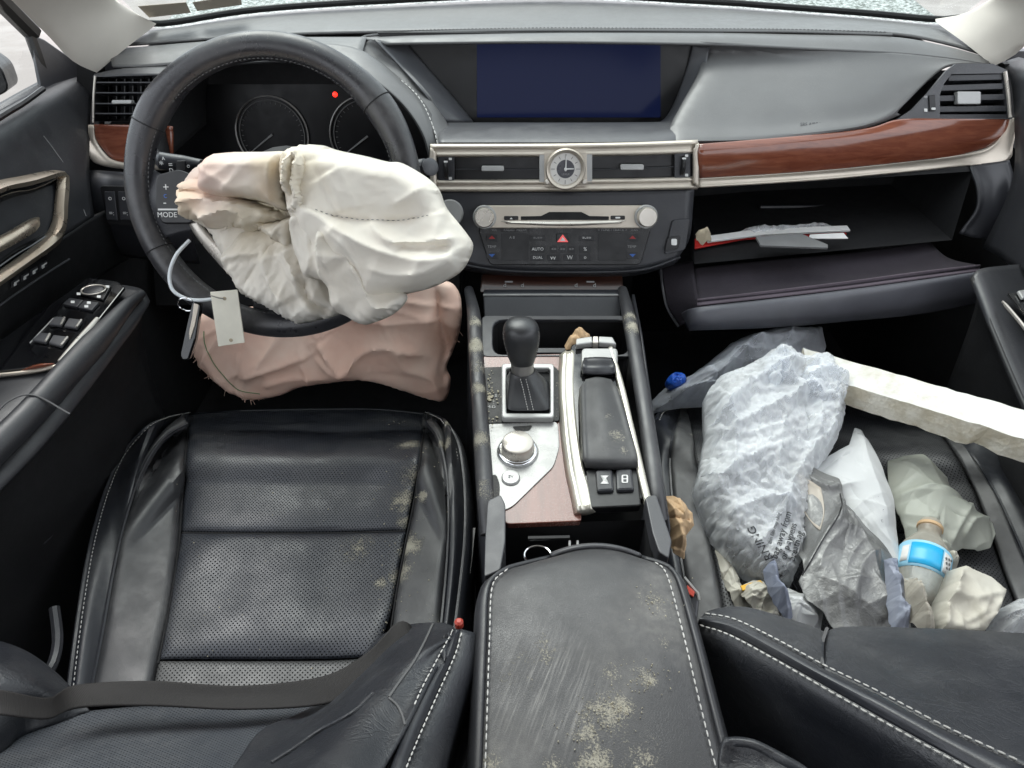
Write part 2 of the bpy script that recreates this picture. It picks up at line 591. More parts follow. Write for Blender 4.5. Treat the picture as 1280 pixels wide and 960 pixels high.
def patches(T, spots, fine=620, mid=75, amount=0.0):
    """mask of dried mould and dirt: spots of (point, radius, strength), broken up by noise"""
    val = None
    pos = T.pos()
    for (p, r, k) in spots:
        d = T.n('VectorMath', {'operation': 'DISTANCE'}, i_0=pos, i_1=tuple(p)).outputs['Value']
        g = T.ramp(d, 0.0, r, k, 0.0)
        val = g if val is None else T.math('MAXIMUM', val, g)
    n = T.math('MULTIPLY', T.noise(mid, 4, 0.7), 0.7)
    n2 = T.math('MULTIPLY', T.noise(fine, 3, 0.7), 1.1)
    s = T.math('ADD', T.math('ADD', n, n2), val)
    return T.math('MULTIPLY', T.ramp(s, 1.16, 1.40), 0.9)

def leather(name, base=(0.016, 0.017, 0.019), rough=0.42, spots=(), dust=0.25, perf=0.0, grain=520, dustcol=(0.16, 0.16, 0.155), gb=0.35, streak=False, crease=0.0, spec=0.7):
    T = NT(name)
    big = T.noise(7, 4, 0.6); fine = T.noise(150, 3, 0.6)
    dm = T.math('MULTIPLY', T.ramp(big, 0.42, 0.72), T.ramp(fine, 0.25, 0.75, 0.4, 1.0))
    dm = T.math('MULTIPLY', dm, dust)
    col = T.mix(dm, base, dustcol)
    rgh = T.math('ADD', T.ramp(T.noise(24, 4, 0.6), 0.3, 0.7, rough - 0.07, rough + 0.09), T.math('MULTIPLY', dm, 0.5))
    cell = T.n('TexVoronoi', {'feature': 'DISTANCE_TO_EDGE'}, Scale=grain)
    T.set(cell.inputs['Vector'], T.pos())
    h = T.math('ADD', T.math('MULTIPLY', T.ramp(cell.outputs[0], 0.0, 0.12), gb), T.math('MULTIPLY', T.noise(38, 3, 0.5), 0.5))
    if crease:
        w = T.noise(26, 5, 0.65, dist=1.2)
        h = T.math('ADD', h, T.math('MULTIPLY', T.ramp(T.math('ABSOLUTE', T.math('SUBTRACT', w, 0.5)), 0.0, 0.05), crease))
    if streak:
        m0 = T.n('Mapping', None, Vector=T.pos()); m0.inputs['Rotation'].default_value = (0, 0, math.radians(22)); mp = T.n('Mapping', None, Vector=m0.outputs[0]); mp.inputs['Scale'].default_value = (100, 5, 20)
        st = T.noise(4.0, 5, 0.7, vec=mp.outputs[0])
        reg = T.n('VectorMath', {'operation': 'DISTANCE'}, i_0=T.pos(), i_1=tuple(streak)).outputs['Value']
        sm = T.math('MULTIPLY', T.ramp(st, 0.44, 0.75), T.ramp(reg, 0.01, 0.075, 0.6, 0.0))
        col = T.mix(sm, col, (0.34, 0.33, 0.31)); rgh = T.math('MAXIMUM', rgh, T.math('MULTIPLY', sm, 0.8))
    if spots:
        mk = patches(T, spots)
        mc = T.mix(T.noise(90, 2), (0.26, 0.24, 0.18), (0.50, 0.47, 0.38))
        col = T.mix(mk, col, mc)
        rgh = T.math('MAXIMUM', rgh, T.math('MULTIPLY', mk, 0.9))
        h = T.math('ADD', h, T.math('MULTIPLY', mk, 1.2))
    if perf:
        uv = T.n('UVMap').outputs[0]
        k = 1.0 / perf
        ds = []
        for off in (0.0, 0.5):
            mp = T.n('Mapping', None, Vector=uv); mp.inputs['Scale'].default_value = (k, k, k); mp.inputs['Location'].default_value = (off, off, 0)
            fr = T.n('VectorMath', {'operation': 'FRACTION'}, i_0=mp.outputs[0]).outputs[0]
            ds.append(T.n('VectorMath', {'operation': 'DISTANCE'}, i_0=fr, i_1=(0.5, 0.5, 0.0)).outputs['Value'])
        dd = T.math('MINIMUM', ds[0], ds[1])
        hole = T.ramp(dd, 0.11, 0.19, 0.85, 0.0)
        col = T.mix(hole, col, (0.002, 0.002, 0.002))
        rgh = T.math('MAXIMUM', rgh, hole)
        h = T.math('SUBTRACT', h, T.math('MULTIPLY', hole, 1.6))
        b = T.bsdf(Base_Color=col, Roughness=rgh, Normal=T.bump(h, 0.6, 0.0006))
        T.set(b.inputs['Specular IOR Level'], T.math('MULTIPLY', T.math('SUBTRACT', 1.0, hole), spec))
        return T
    T.bsdf(Base_Color=col, Roughness=rgh, Normal=T.bump(h, 0.5, 0.0006)).inputs['Specular IOR Level'].default_value = spec
    return T

def plastic(name, base, rough=0.45, bump=0.15, scale=600, metal=0.0, dust=0.0, spec=0.5, coat=0.0, var=0.12):
    T = NT(name)
    c = T.mix(T.ramp(T.noise(12, 4, 0.6), 0.3, 0.7, 0.0, 1.0), tuple(x * (1 - var) for x in base), tuple(min(1, x * (1 + var)) for x in base))
    r = T.ramp(T.noise(40, 4, 0.65), 0.3, 0.7, max(0.02, rough - 0.05), rough + 0.06)
    if dust:
        m = T.math('MULTIPLY', T.math('MULTIPLY', T.ramp(T.noise(9, 5, 0.65), 0.4, 0.7), T.ramp(T.noise(420, 3, 0.7), 0.45, 0.75)), dust)
        c = T.mix(m, c, (0.32, 0.30, 0.26)); r = T.math('ADD', r, T.math('MULTIPLY', m, 0.4))
    b = T.bsdf(Base_Color=c, Roughness=r, Metallic=metal)
    b.inputs['Specular IOR Level'].default_value = spec
    if coat: b.inputs['Coat Weight'].default_value = coat; b.inputs['Coat Roughness'].default_value = 0.06
    if bump: T.set(b.inputs['Normal'], T.bump(T.noise(scale, 3, 0.6), bump, 0.0006))
    return T

def emis(name, col, s, base=(0.01, 0.01, 0.01), rough=0.2):
    T = NT(name); b = T.bsdf(Base_Color=base, Roughness=rough)
    b.inputs['Emission Color'].default_value = (*col, 1); b.inputs['Emission Strength'].default_value = s

plastic('dash_pad', (0.118, 0.117, 0.117), 0.45, 0.2, 520, dust=0.15, spec=0.65, var=0.06)
plastic('dash_grey', (0.060, 0.061, 0.067), 0.40, 0.15, 600, dust=0.15, spec=0.6)
plastic('trim_dark', (0.030, 0.031, 0.036), 0.36, 0.12, 700, dust=0.1)
plastic('black', (0.008, 0.008, 0.009), 0.35, 0.1)
plastic('black_matt', (0.006, 0.006, 0.007), 0.75, 0.2)
plastic('gloss_black', (0.006, 0.006, 0.007), 0.10, 0.0, coat=0.5)
plastic('gloss_dusty', (0.010, 0.010, 0.011), 0.32, 0.0, dust=0.3, spec=0.2)
plastic('silver', (0.60, 0.54, 0.46), 0.40, 0.0, 900, metal=0.6, var=0.05)
plastic('silver_light', (0.62, 0.58, 0.52), 0.30, 0.0, 900, metal=0.6)
plastic('champagne', (0.46, 0.39, 0.31), 0.30, 0.0, metal=0.8, var=0.04)
plastic('chrome', (0.78, 0.79, 0.80), 0.12, 0.0, metal=1.0)
plastic('satin_grey', (0.40, 0.40, 0.39), 0.34, 0.0, metal=0.35, dust=0.05)
plastic('pillar', (0.62, 0.57, 0.51), 0.6, 0.15, 700, var=0.03)
plastic('door_pad', (0.028, 0.029, 0.033), 0.42, 0.25, 520, dust=0.1, spec=0.6)
plastic('door_low', (0.016, 0.016, 0.017), 0.45, 0.3, 500)
plastic('mark', (0.72, 0.72, 0.70), 0.6, 0.0)
plastic('mark_dim', (0.30, 0.30, 0.30), 0.6, 0.0)
plastic('thread', (0.62, 0.61, 0.58), 0.7, 0.0)
plastic('thread_dark', (0.12, 0.12, 0.12), 0.7, 0.0)
plastic('belt', (0.040, 0.034, 0.031), 0.62, 0.0)
plastic('rubber', (0.012, 0.012, 0.012), 0.6, 0.1)
plastic('carpet', (0.010, 0.009, 0.011), 0.95, 1.0, 260)
plastic('felt', (0.026, 0.021, 0.028), 0.95, 0.6, 500)
plastic('felt_edge', (0.10, 0.080, 0.098), 0.9, 0.6, 500)
plastic('red_plastic', (0.42, 0.05, 0.03), 0.4, 0.0)
plastic('red_card', (0.50, 0.025, 0.02), 0.5, 0.0)
plastic('white_card', (0.75, 0.74, 0.72), 0.55, 0.1)
plastic('cream_card', (0.76, 0.73, 0.62), 0.55, 0.15, 200)
plastic('grey_card', (0.16, 0.16, 0.16), 0.6, 0.1)
plastic('yellow', (0.75, 0.42, 0.03), 0.5, 0.0)
plastic('green_print', (0.16, 0.36, 0.16), 0.5, 0.0)
plastic('blue_plastic', (0.02, 0.10, 0.50), 0.3, 0.0)
plastic('label_blue', (0.03, 0.42, 0.75), 0.35, 0.0)
plastic('label_sky', (0.35, 0.66, 0.85), 0.35, 0.0)
plastic('cable', (0.62, 0.66, 0.68), 0.35, 0.0)
plastic('stone', (0.42, 0.36, 0.26), 0.9, 0.6, 200)
plastic('mould', (0.50, 0.46, 0.35), 0.95, 0.8, 700)
plastic('floor_carpet', (0.008, 0.008, 0.009), 0.98, 0.8, 300)
plastic('headliner', (0.55, 0.52, 0.47), 0.9, 0.2, 300)
plastic('dull_metal', (0.35, 0.34, 0.33), 0.4, 0.1, metal=0.8)
plastic('face_dark', (0.06, 0.06, 0.07), 0.3, 0.0)
plastic('face_light', (0.66, 0.64, 0.60), 0.35, 0.0, metal=0.3)
emis('screen', (0.010, 0.016, 0.060), 0.30, (0.003, 0.004, 0.014), 0.12)
MATS['screen'].node_tree.nodes['Principled BSDF'].inputs['Specular IOR Level'].default_value = 0.10
emis('warning_red', (1.0, 0.02, 0.01), 2.2)
emis('button_red', (0.8, 0.10, 0.10), 0.55, (0.2, 0.02, 0.02))
emis('icon', (0.8, 0.85, 0.9), 0.25, (0.3, 0.3, 0.3))
plastic('icon_red', (0.35, 0.03, 0.03), 0.5, 0.0)
plastic('icon_blue', (0.04, 0.12, 0.40), 0.5, 0.0)
plastic('orange_reflex', (0.30, 0.13, 0.02), 0.4, 0.0)

def wood(name, a, b, rough=0.16, vec_scale=(2.2, 30, 30), coat=0.6, dust=0.0):
    T = NT(name)
    mp = T.n('Mapping', None, Vector=T.pos()); mp.inputs['Scale'].default_value = vec_scale
    g = T.noise(5.0, 6, 0.62, vec=mp.outputs[0], dist=0.8)
    g2 = T.noise(2.0, 2, 0.5, vec=mp.outputs[0], dist=2.0)
    f = T.math('ADD', T.math('MULTIPLY', T.ramp(g, 0.3, 0.7), 0.6), T.math('MULTIPLY', T.ramp(g2, 0.35, 0.65), 0.4))
    c = T.mix(f, a, b)
    r = rough
    if dust:
        m = T.math('MULTIPLY', T.math('MULTIPLY', T.ramp(T.noise(14, 5, 0.65), 0.35, 0.7), T.ramp(T.noise(380, 3, 0.7), 0.4, 0.75)), dust)
        c = T.mix(m, c, (0.40, 0.34, 0.28)); r = T.math('ADD', rough, T.math('MULTIPLY', m, 0.5))
    bs = T.bsdf(Base_Color=c, Roughness=r)
    bs.inputs['Coat Weight'].default_value = coat; bs.inputs['Coat Roughness'].default_value = 0.09
wood('wood', (0.15, 0.040, 0.022), (0.25, 0.080, 0.042), 0.2, (2.2, 30, 30), 0.8)
wood('wood_console', (0.13, 0.042, 0.030), (0.20, 0.072, 0.053), 0.24, (30, 2.2, 30), 0.4, 0.35)

def cloth(name, a, b, rough=0.6, stain=None, trans=0.25, weave=1400):
    T = NT(name)
    c = T.mix(T.ramp(T.noise(9, 4, 0.6), 0.35, 0.7), a, b)
    if stain:
        for (p, r, col, k) in stain:
            d = T.n('VectorMath', {'operation': 'DISTANCE'}, i_0=T.pos(), i_1=tuple(p)).outputs['Value']
            m = T.math('MULTIPLY', T.ramp(d, r * 0.25, r, k, 0.0), T.ramp(T.noise(30, 3), 0.2, 0.6, 0.5, 1.0))
            c = T.mix(m, c, col)
    h = T.math('ADD', T.math('MULTIPLY', T.noise(weave, 2), 0.4), T.noise(60, 4, 0.6))
    nrm = T.bump(h, 0.25, 0.001)
    p = T.n('BsdfPrincipled', None, Base_Color=c, Roughness=rough, Normal=nrm)
    p.inputs['Specular IOR Level'].default_value = 0.3
    if trans:
        tr = T.n('BsdfTranslucent', None, Color=c, Normal=nrm)
        mx = T.n('MixShader', None, Fac=trans, i_1=p.outputs[0], i_2=tr.outputs[0])
        T.t.links.new(mx.outputs[0], T.out.inputs[0])
    else: T.t.links.new(p.outputs[0], T.out.inputs[0])
    return T

def film(name, col, alpha=0.5, rough=0.22, wr=90, strength=0.5):
    """thin crumpled plastic film: partly clear, glossy"""
    T = NT(name)
    n1 = T.noise(wr, 4, 0.6, dist=1.0)
    rdg = T.math('ABSOLUTE', T.math('SUBTRACT', n1, 0.5))
    nrm = T.bump(T.math('ADD', T.ramp(rdg, 0.0, 0.10), T.math('MULTIPLY', T.noise(25, 3), 1.0)), strength, 0.003)
    p = T.n('BsdfPrincipled', None, Base_Color=col, Roughness=rough, Normal=nrm)
    p.inputs['Specular IOR Level'].default_value = 0.7
    tl = T.n('BsdfTranslucent', None, Color=col, Normal=nrm)
    m0 = T.n('MixShader', None, Fac=0.35, i_1=p.outputs[0], i_2=tl.outputs[0])
    tr = T.n('BsdfTransparent', None, Color=(0.97, 0.98, 1.0))
    fz = T.n('LayerWeight', None, Blend=0.35).outputs['Facing']
    a = T.math('ADD', T.math('MULTIPLY', fz, 0.5), T.math('MULTIPLY', T.ramp(T.noise(14, 4, 0.6), 0.3, 0.7, 0.7, 1.25), alpha), clamp=True)
    m1 = T.n('MixShader', None, Fac=a, i_1=tr.outputs[0], i_2=m0.outputs[0])
    T.t.links.new(m1.outputs[0], T.out.inputs[0])
film('film_clear', (0.95, 0.96, 0.96), 0.24, 0.06, 55, 0.16)
film('film_white', (0.93, 0.93, 0.92), 0.42, 0.12, 45, 0.2)
film('film_grey', (0.74, 0.76, 0.80), 0.34, 0.08, 50, 0.2)
film('film_bottle', (0.62, 0.58, 0.50), 0.45, 0.10, 30, 0.15)
T = NT('silver_film')
n1 = T.noise(70, 5, 0.65, dist=1.2)
T.bsdf(Base_Color=T.mix(T.ramp(T.noise(10, 3), 0.35, 0.65), (0.15, 0.15, 0.15), (0.21, 0.21, 0.205)), Roughness=0.36, Metallic=0.3,
       Normal=T.bump(T.math('ADD', T.ramp(T.math('ABSOLUTE', T.math('SUBTRACT', n1, 0.5)), 0, 0.09), T.noise(30, 3)), 0.25, 0.002))
cloth('paper', (0.60, 0.61, 0.61), (0.66, 0.67, 0.67), 0.6, trans=0.15)
cloth('paper_cream', (0.60, 0.57, 0.49), (0.66, 0.64, 0.57), 0.55, trans=0.2)
cloth('paper_tan', (0.56, 0.38, 0.22), (0.66, 0.47, 0.29), 0.8, trans=0.1)
cloth('wrap_pale', (0.50, 0.52, 0.46), (0.60, 0.61, 0.54), 0.35, trans=0.35)
cloth('denim_film', (0.16, 0.18, 0.24), (0.34, 0.36, 0.42), 0.4, trans=0.0, weave=500)
T = NT('foam')
c = T.mix(T.ramp(T.noise(14, 6, 0.7), 0.45, 0.7), (0.66, 0.66, 0.63), (0.52, 0.49, 0.41))
vc = T.n('TexVoronoi', None, Scale=260.0); T.set(vc.inputs['Vector'], T.pos())
T.bsdf(Base_Color=c, Roughness=0.8, Normal=T.bump(T.math('ADD', vc.outputs[0], T.noise(40, 4)), 0.2, 0.0012))
T = NT('foam_cut')
c = T.mix(T.ramp(T.noise(30, 5, 0.65), 0.35, 0.65), (0.74, 0.70, 0.60), (0.56, 0.50, 0.38))
vc = T.n('TexVoronoi', None, Scale=220.0); T.set(vc.inputs['Vector'], T.pos())
T.bsdf(Base_Color=c, Roughness=0.9, Normal=T.bump(vc.outputs[0], 0.4, 0.002))
# outdoors
T = NT('ground')
T.bsdf(Base_Color=T.mix(T.ramp(T.noise(1.4, 6, 0.65), 0.35, 0.65), (0.26, 0.235, 0.22), (0.34, 0.315, 0.30)), Roughness=0.9)
T = NT('glass')
tr = T.n('BsdfTransparent', None, Color=(0.93, 0.96, 0.95)); gl = T.n('BsdfGlossy', None, Roughness=0.02)
mx = T.n('MixShader', None, Fac=0.06, i_1=tr.outputs[0], i_2=gl.outputs[0]); T.t.links.new(mx.outputs[0], T.out.inputs[0])
T = NT('snow_crumbs')
T.bsdf(Base_Color=T.mix(T.ramp(T.noise(120, 4, 0.7), 0.35, 0.65), (0.10, 0.12, 0.10), (0.62, 0.66, 0.64)), Roughness=0.5, Normal=T.bump(T.noise(150, 4), 1.0, 0.01))

plastic('lid_grey', (0.085, 0.086, 0.100), 0.38, 0.15, 600, spec=0.6)
# ------------------------------------------------------------------ setting
def Y(u, v, y): return W(u, v, y=y)
def Ys(*t): return [W(a, b, y=c) for (a, b, c) in t]
XC = 0.06                                       # middle of the car

o = MB().add([(-60, -60, -0.5), (60, -60, -0.5), (60, 60, -0.5), (-60, 60, -0.5)], [(0, 1, 2, 3)]).build('ground', 'ground', smooth=False); o['kind'] = 'structure'
b = MB()
b.add([(XC - .80, -1.2, .0), (XC + .80, -1.2, .0), (XC + .80, 1.5, .0), (XC - .80, 1.5, .0), (XC - .8, 1.62, .62), (XC + .8, 1.62, .62)], [(0, 1, 2, 3), (3, 2, 5, 4)])
o = b.build('floor', 'floor_carpet', smooth=False, solid=0.02); o['kind'] = 'structure'

body = thing('car_shell', (XC, -0.3, 0.0), 'pale headliner, window frames and side panels of the car shell around the seats', 'car body')
def roofline(y): return 1.235 - 0.05 * max(0, (y - 0.2)) ** 2
ro = []
for y in (-1.1, -0.6, -0.1, 0.3, 0.62):
    ro.append([(XC + s * .58, y, 1.20 - (.10 if abs(s) == 1 else 0) * .6 + .05 * (1 - s * s)) for s in (-1, -.75, -.4, 0, .4, .75, 1)])
A = np.array(ro); MB().grid(A).build('roof', 'headliner', body, solid=0.03)
for s in (-1, 1):
    x = XC + s * .775
    MB().hexa([(x, -1.2, 0), (x, 0.0, 0), (x + s * .06, 0.0, 0), (x + s * .06, -1.2, 0)], [(x, -1.2, .70), (x, 0.0, .70), (x + s * .06, 0.0, .70), (x + s * .06, -1.2, .70)]).build('side_panel', 'door_low', body, smooth=False, bevel=.01)
    MB().tube([(XC + s * .76, -.10, .69), (XC + s * .70, -.16, .95), (XC + s * .60, -.20, 1.17)], [.06, .05, .05], 8, flat=.5).build('centre_pillar', 'pillar', body)
    # roof rail over the front door glass
    MB().tube(crv([(XC + s * .58, -1.1, 1.17), (XC + s * .59, 0, 1.18), (XC + s * .60, .45, 1.13), (XC + s * .625, .74, 1.04)], 20), .032, 8).build('roof_rail', 'pillar', body)
MB().hexa([(XC - .78, -1.2, 0), (XC + .78, -1.2, 0), (XC + .78, -.72, 0), (XC - .78, -.72, 0)], [(XC - .7, -1.2, .78), (XC + .7, -1.2, .78), (XC + .7, -1.0, .78), (XC - .7, -1.0, .78)]).build('rear_bench', 'door_low', body, smooth=False, bevel=.03)

# ------------------------------------------------------------------ windscreen with its black band and painted paper reflections
ws = thing('windscreen', (XC, 1.46, 0.76), 'clear windscreen with black edge band above the dashboard', 'windscreen')
base = Ys((182, 29, 1.345), (215, 28, 1.365), (320, 12, 1.41), (480, 1, 1.45), (690, -7, 1.47), (887, 2, 1.455), (960, 7, 1.435), (1080, 16, 1.40), (1170, 24, 1.36), (1200, 22, 1.345))
top = [(XC - .575 + 1.15 * t, .66 + .05 * (1 - (2 * t - 1) ** 2), 1.14 + .06 * (1 - (2 * t - 1) ** 2)) for t in np.linspace(0, 1, 10)]
patch('glass', [base, top], 'glass', ws, 40, 14, solid=0.004)
MB().tube(crv(base, 60), 0.0065, 8, flat=.7).build('edge_band', 'rubber', ws)
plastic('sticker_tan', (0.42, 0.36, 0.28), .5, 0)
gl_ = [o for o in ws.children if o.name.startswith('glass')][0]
for q in ([(172, 6), (232, 1), (238, 14), (186, 20)], [(240, 1), (300, -8), (302, 4), (246, 12)]):  # reflections of paper in the glass, put in as thin tan plates
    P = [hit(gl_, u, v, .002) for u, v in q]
    if all(p is not None for p in P): MB().add(P, [(0, 1, 2, 3)]).build('paper_reflection', 'sticker_tan', ws, smooth=False, solid=.0006)
# scuttle outside under the glass, wet and littered
cw = patch('wiper_cowl', [[p + Vector((0, .01, -.012)) for p in base], [p + Vector((0, .10, -.01)) for p in base], [p + Vector((0, .26, .012)) for p in base]], 'snow_crumbs', None, 50, 14, solid=.006)
tag(cw, 'mottled grey cowl outside behind the windscreen edge', 'cowl')
hood = patch('bonnet', [[p + Vector((0, .28, .02)) for p in base], [p + Vector((0, .7, .035)) for p in base], [p + Vector((0, 1.25, -.05)) for p in base]], 'satin_grey', None, 30, 14, solid=.006)
tag(hood, 'grey car bonnet outside beyond the windscreen', 'bonnet')

# ------------------------------------------------------------------ A pillars
def pillar(pts_in, pts_out, label):
    """inner edge (next to the windscreen), outer edge (next to the door)"""
    a = [Vector(p) for p in pts_in]; c = [Vector(p) for p in pts_out]
    mid = [p.lerp(q, .5) + (CAM - p).normalized() * .018 for p, q in zip(a, c)]
    back = [p.lerp(q, .5) + Vector((0, .05, .02)) for p, q in zip(a, c)]
    rows = [back, a, mid, c, back]
    A = np.stack([cr(r, 30) for r in rows], 0)
    B = np.stack([cr(A[:, j], 33) for j in range(30)], 1)
    o = MB().grid(B).build('pillar_trim', 'pillar', None)
    return tag(o, label, 'pillar')
pillar([Y(196, 29, 1.335), Y(178, 20, 1.30), Y(150, 4, 1.25), Y(120, -25, 1.17), Y(60, -90, 1.03), Y(-30, -180, .88)],
       [Y(118, 92, 1.19), Y(92, 78, 1.155), Y(52, 36, 1.11), Y(10, -2, 1.06), Y(-60, -70, .96), Y(-160, -190, .84)], 'cream A pillar trim on the left beside the driver door window')
pillar([Y(1168, 25, 1.335), Y(1200, 19, 1.30), Y(1238, 1, 1.25), Y(1262, -20, 1.17), Y(1320, -90, 1.03), Y(1420, -180, .88)],
       [Y(1243, 82, 1.19), Y(1272, 66, 1.165), Y(1310, 30, 1.12), Y(1350, -10, 1.06), Y(1420, -80, .96), Y(1500, -190, .84)], 'cream A pillar trim on the right above the passenger side vent')
# sill and kick panels that close the footwells at the sides
for s in (-1, 1):
    x = XC + s * .76
    MB().hexa([(x, -.2, 0), (x, 1.6, 0), (x + s * .03, 1.6, 0), (x + s * .03, -.2, 0)], [(x, -.2, .50), (x, 1.6, .64), (x + s * .03, 1.6, .64), (x + s * .03, -.2, .50)]).build('sill_panel', 'floor_carpet', body, smooth=False)

for (u0, u1, y) in ((96, 124, 1.20), (1256, 1300, 1.20)):
    P = [Y(u0, 80, y), Y(u1, 80, y), Y(u1, 330, y), Y(u0, 330, y)]
    MB().hexa([p + Vector((0, .02, 0)) for p in P], P).build('dash_end_filler', 'black_matt', body, smooth=False)

for (u0, u1) in ((92, 152), (1232, 1290)):
    P = [Y(u0, 64, 1.245), Y(u1, 64, 1.245), Y(u1, 112, 1.245), Y(u0, 112, 1.245)]
    MB().hexa([p + Vector((0, .02, 0)) for p in P], P).build('dash_end_filler', 'trim_dark', body, smooth=False)
MB().hexa([(XC - .74, 1.285, .45), (XC + .72, 1.285, .45), (XC + .72, 1.42, .45), (XC - .74, 1.42, .45)], [(XC - .70, 1.285, .715), (XC + .68, 1.285, .715), (XC + .66, 1.42, .725), (XC - .68, 1.42, .725)]).build('bulkhead', 'black_matt', body, smooth=False)
# ------------------------------------------------------------------ dashboard
D = thing('dashboard', (XC, 1.2, 0.2), 'charcoal dashboard with wood and satin metal trim, screen, clock and vents', 'dashboard')
# padded top, from the windscreen to the ridge
r0 = [p + Vector((0, .012, -.010)) for p in base]
r1 = Ys((150, 44, 1.31), (230, 38, 1.33), (330, 28, 1.36), (450, 24, 1.38), (690, 22, 1.385), (887, 22, 1.375), (1000, 25, 1.355), (1100, 30, 1.335), (1170, 38, 1.31), (1222, 52, 1.28))
r2 = Ys((146, 56, 1.275), (240, 49, 1.285), (330, 43, 1.295), (452, 39, 1.30), (690, 36, 1.30), (887, 37, 1.295), (1000, 38, 1.285), (1115, 41, 1.265), (1180, 52, 1.245), (1235, 68, 1.225))
patch('top_pad', [r0, r1, r2], 'dash_pad', D, 60, 18, solid=.004)
# seam step and roll that ends the pad
r2b = [p + Vector((0, -.004, -.002)) for p in r2]
left_r = Ys((140, 60, 1.27), (180, 58, 1.262), (240, 53, 1.262), (330, 47, 1.268), (458, 46, 1.275))
left_b = Ys((140, 82, 1.195), (180, 82, 1.19), (240, 78, 1.185), (330, 74, 1.18), (450, 80, 1.19))
patch('binnacle_brow', [left_r, Ys((138, 70, 1.225), (180, 69, 1.22), (240, 62, 1.215), (330, 56, 1.21), (454, 60, 1.228)), left_b], 'dash_pad', D, 40, 14, solid=.004)
# roll over the screen and along to the right
roll = [Ys((446, 47, 1.285), (520, 43, 1.287), (690, 40, 1.287), (887, 41, 1.282), (1000, 43, 1.272), (1115, 46, 1.252), (1180, 57, 1.232), (1236, 72, 1.21)),
        Ys((462, 49, 1.262), (530, 47, 1.262), (690, 45, 1.262), (887, 46, 1.258), (1000, 49, 1.25), (1115, 54, 1.232), (1180, 64, 1.215), (1236, 77, 1.195)),
        Ys((482, 54, 1.248), (540, 53, 1.246), (690, 52, 1.246), (887, 55, 1.240), (1000, 60, 1.228), (1115, 66, 1.212), (1180, 72, 1.20), (1236, 80, 1.185))]
patch('brow_roll', roll, 'dash_pad', D, 60, 14, solid=.004)
for pth in ([Y(444, 74, 1.225), Y(445, 58, 1.262), Y(452, 47, 1.285), Y(480, 43, 1.289), Y(560, 40, 1.291), Y(690, 38, 1.291), Y(887, 39, 1.287), Y(1000, 40, 1.277), Y(1115, 43.5, 1.257)],):
    pipe('seam_welt', pth, .0022, 'dash_pad', D, 80, seg=6)
stitches('stitching', [[p + Vector((0, .004, .001)) for p in Ys((480, 41, 1.292), (560, 38.5, 1.294), (690, 36.6, 1.294), (887, 37.6, 1.29), (1000, 38.6, 1.28), (1112, 42, 1.26))]], D, 'thread_dark')

# passenger side pad: sweeps from the brow down to the wood strip, hollow beside the screen
pp = [Ys((863, 55, 1.275), (872, 54, 1.245), (940, 57, 1.237), (1000, 60, 1.230), (1060, 63, 1.222), (1115, 66, 1.212), (1175, 72, 1.20), (1228, 79, 1.188)),
      Ys((875, 67, 1.292), (884, 66, 1.262), (945, 68, 1.245), (1005, 74, 1.225), (1062, 78, 1.208), (1112, 80, 1.196), (1160, 80, 1.19), (1196, 79, 1.186)),
      Ys((871, 93, 1.245), (880, 92, 1.215), (940, 96, 1.20), (1000, 99, 1.187), (1056, 100, 1.178), (1102, 99, 1.172), (1140, 95, 1.172), (1180, 84, 1.178)),
      Ys((851, 131, 1.180), (860, 130, 1.15), (930, 132, 1.145), (990, 131, 1.142), (1044, 128, 1.14), (1086, 124, 1.142), (1122, 118, 1.148), (1158, 103, 1.160)),
      Ys((837, 159, 1.138), (846, 158, 1.108), (920, 157, 1.108), (980, 155, 1.11), (1034, 150, 1.113), (1076, 145, 1.118), (1108, 138, 1.126), (1138, 123, 1.142)),
      Ys((836, 177, 1.105), (845, 176, 1.075), (915, 174, 1.078), (975, 170, 1.083), (1030, 164, 1.09), (1072, 158, 1.098), (1100, 150, 1.11), (1122, 140, 1.126)),
      Ys((836, 183, 1.108), (845, 182, 1.078), (915, 179, 1.082), (975, 175, 1.087), (1030, 169, 1.094), (1072, 163, 1.102), (1102, 154, 1.114), (1126, 143, 1.13))]
patch('passenger_pad', pp, 'dash_pad', D, 50, 50, solid=.004)
def onpad(u, v, y): return Y(u, v, y)
fr_pad = Fr(Y(1015, 156, 1.108), 40, 4)
text('airbag_mark', 'SRS AIRBAG', fr_pad.mat(1015, 156, .0022), .0075, 'dash_grey', D)

# shelf below the screen
sh = [Ys((556, 153, 1.182), (640, 153, 1.182), (740, 153, 1.182), (830, 152, 1.182), (846, 148, 1.185)),
      Ys((552, 160, 1.135), (640, 158, 1.135), (740, 157, 1.135), (830, 157, 1.135), (850, 156, 1.135)),
      Ys((548, 168, 1.098), (640, 167, 1.098), (740, 166, 1.098), (830, 165, 1.098), (850, 164, 1.100)),
      Ys((548, 178, 1.068), (640, 178, 1.068), (740, 178, 1.068), (830, 177, 1.072), (850, 177, 1.076)),
      Ys((548, 183, 1.072), (640, 183, 1.072), (740, 183, 1.072), (830, 182, 1.076), (850, 182, 1.080))]
patch('screen_shelf', sh, 'dash_grey', D, 40, 24, solid=.004)
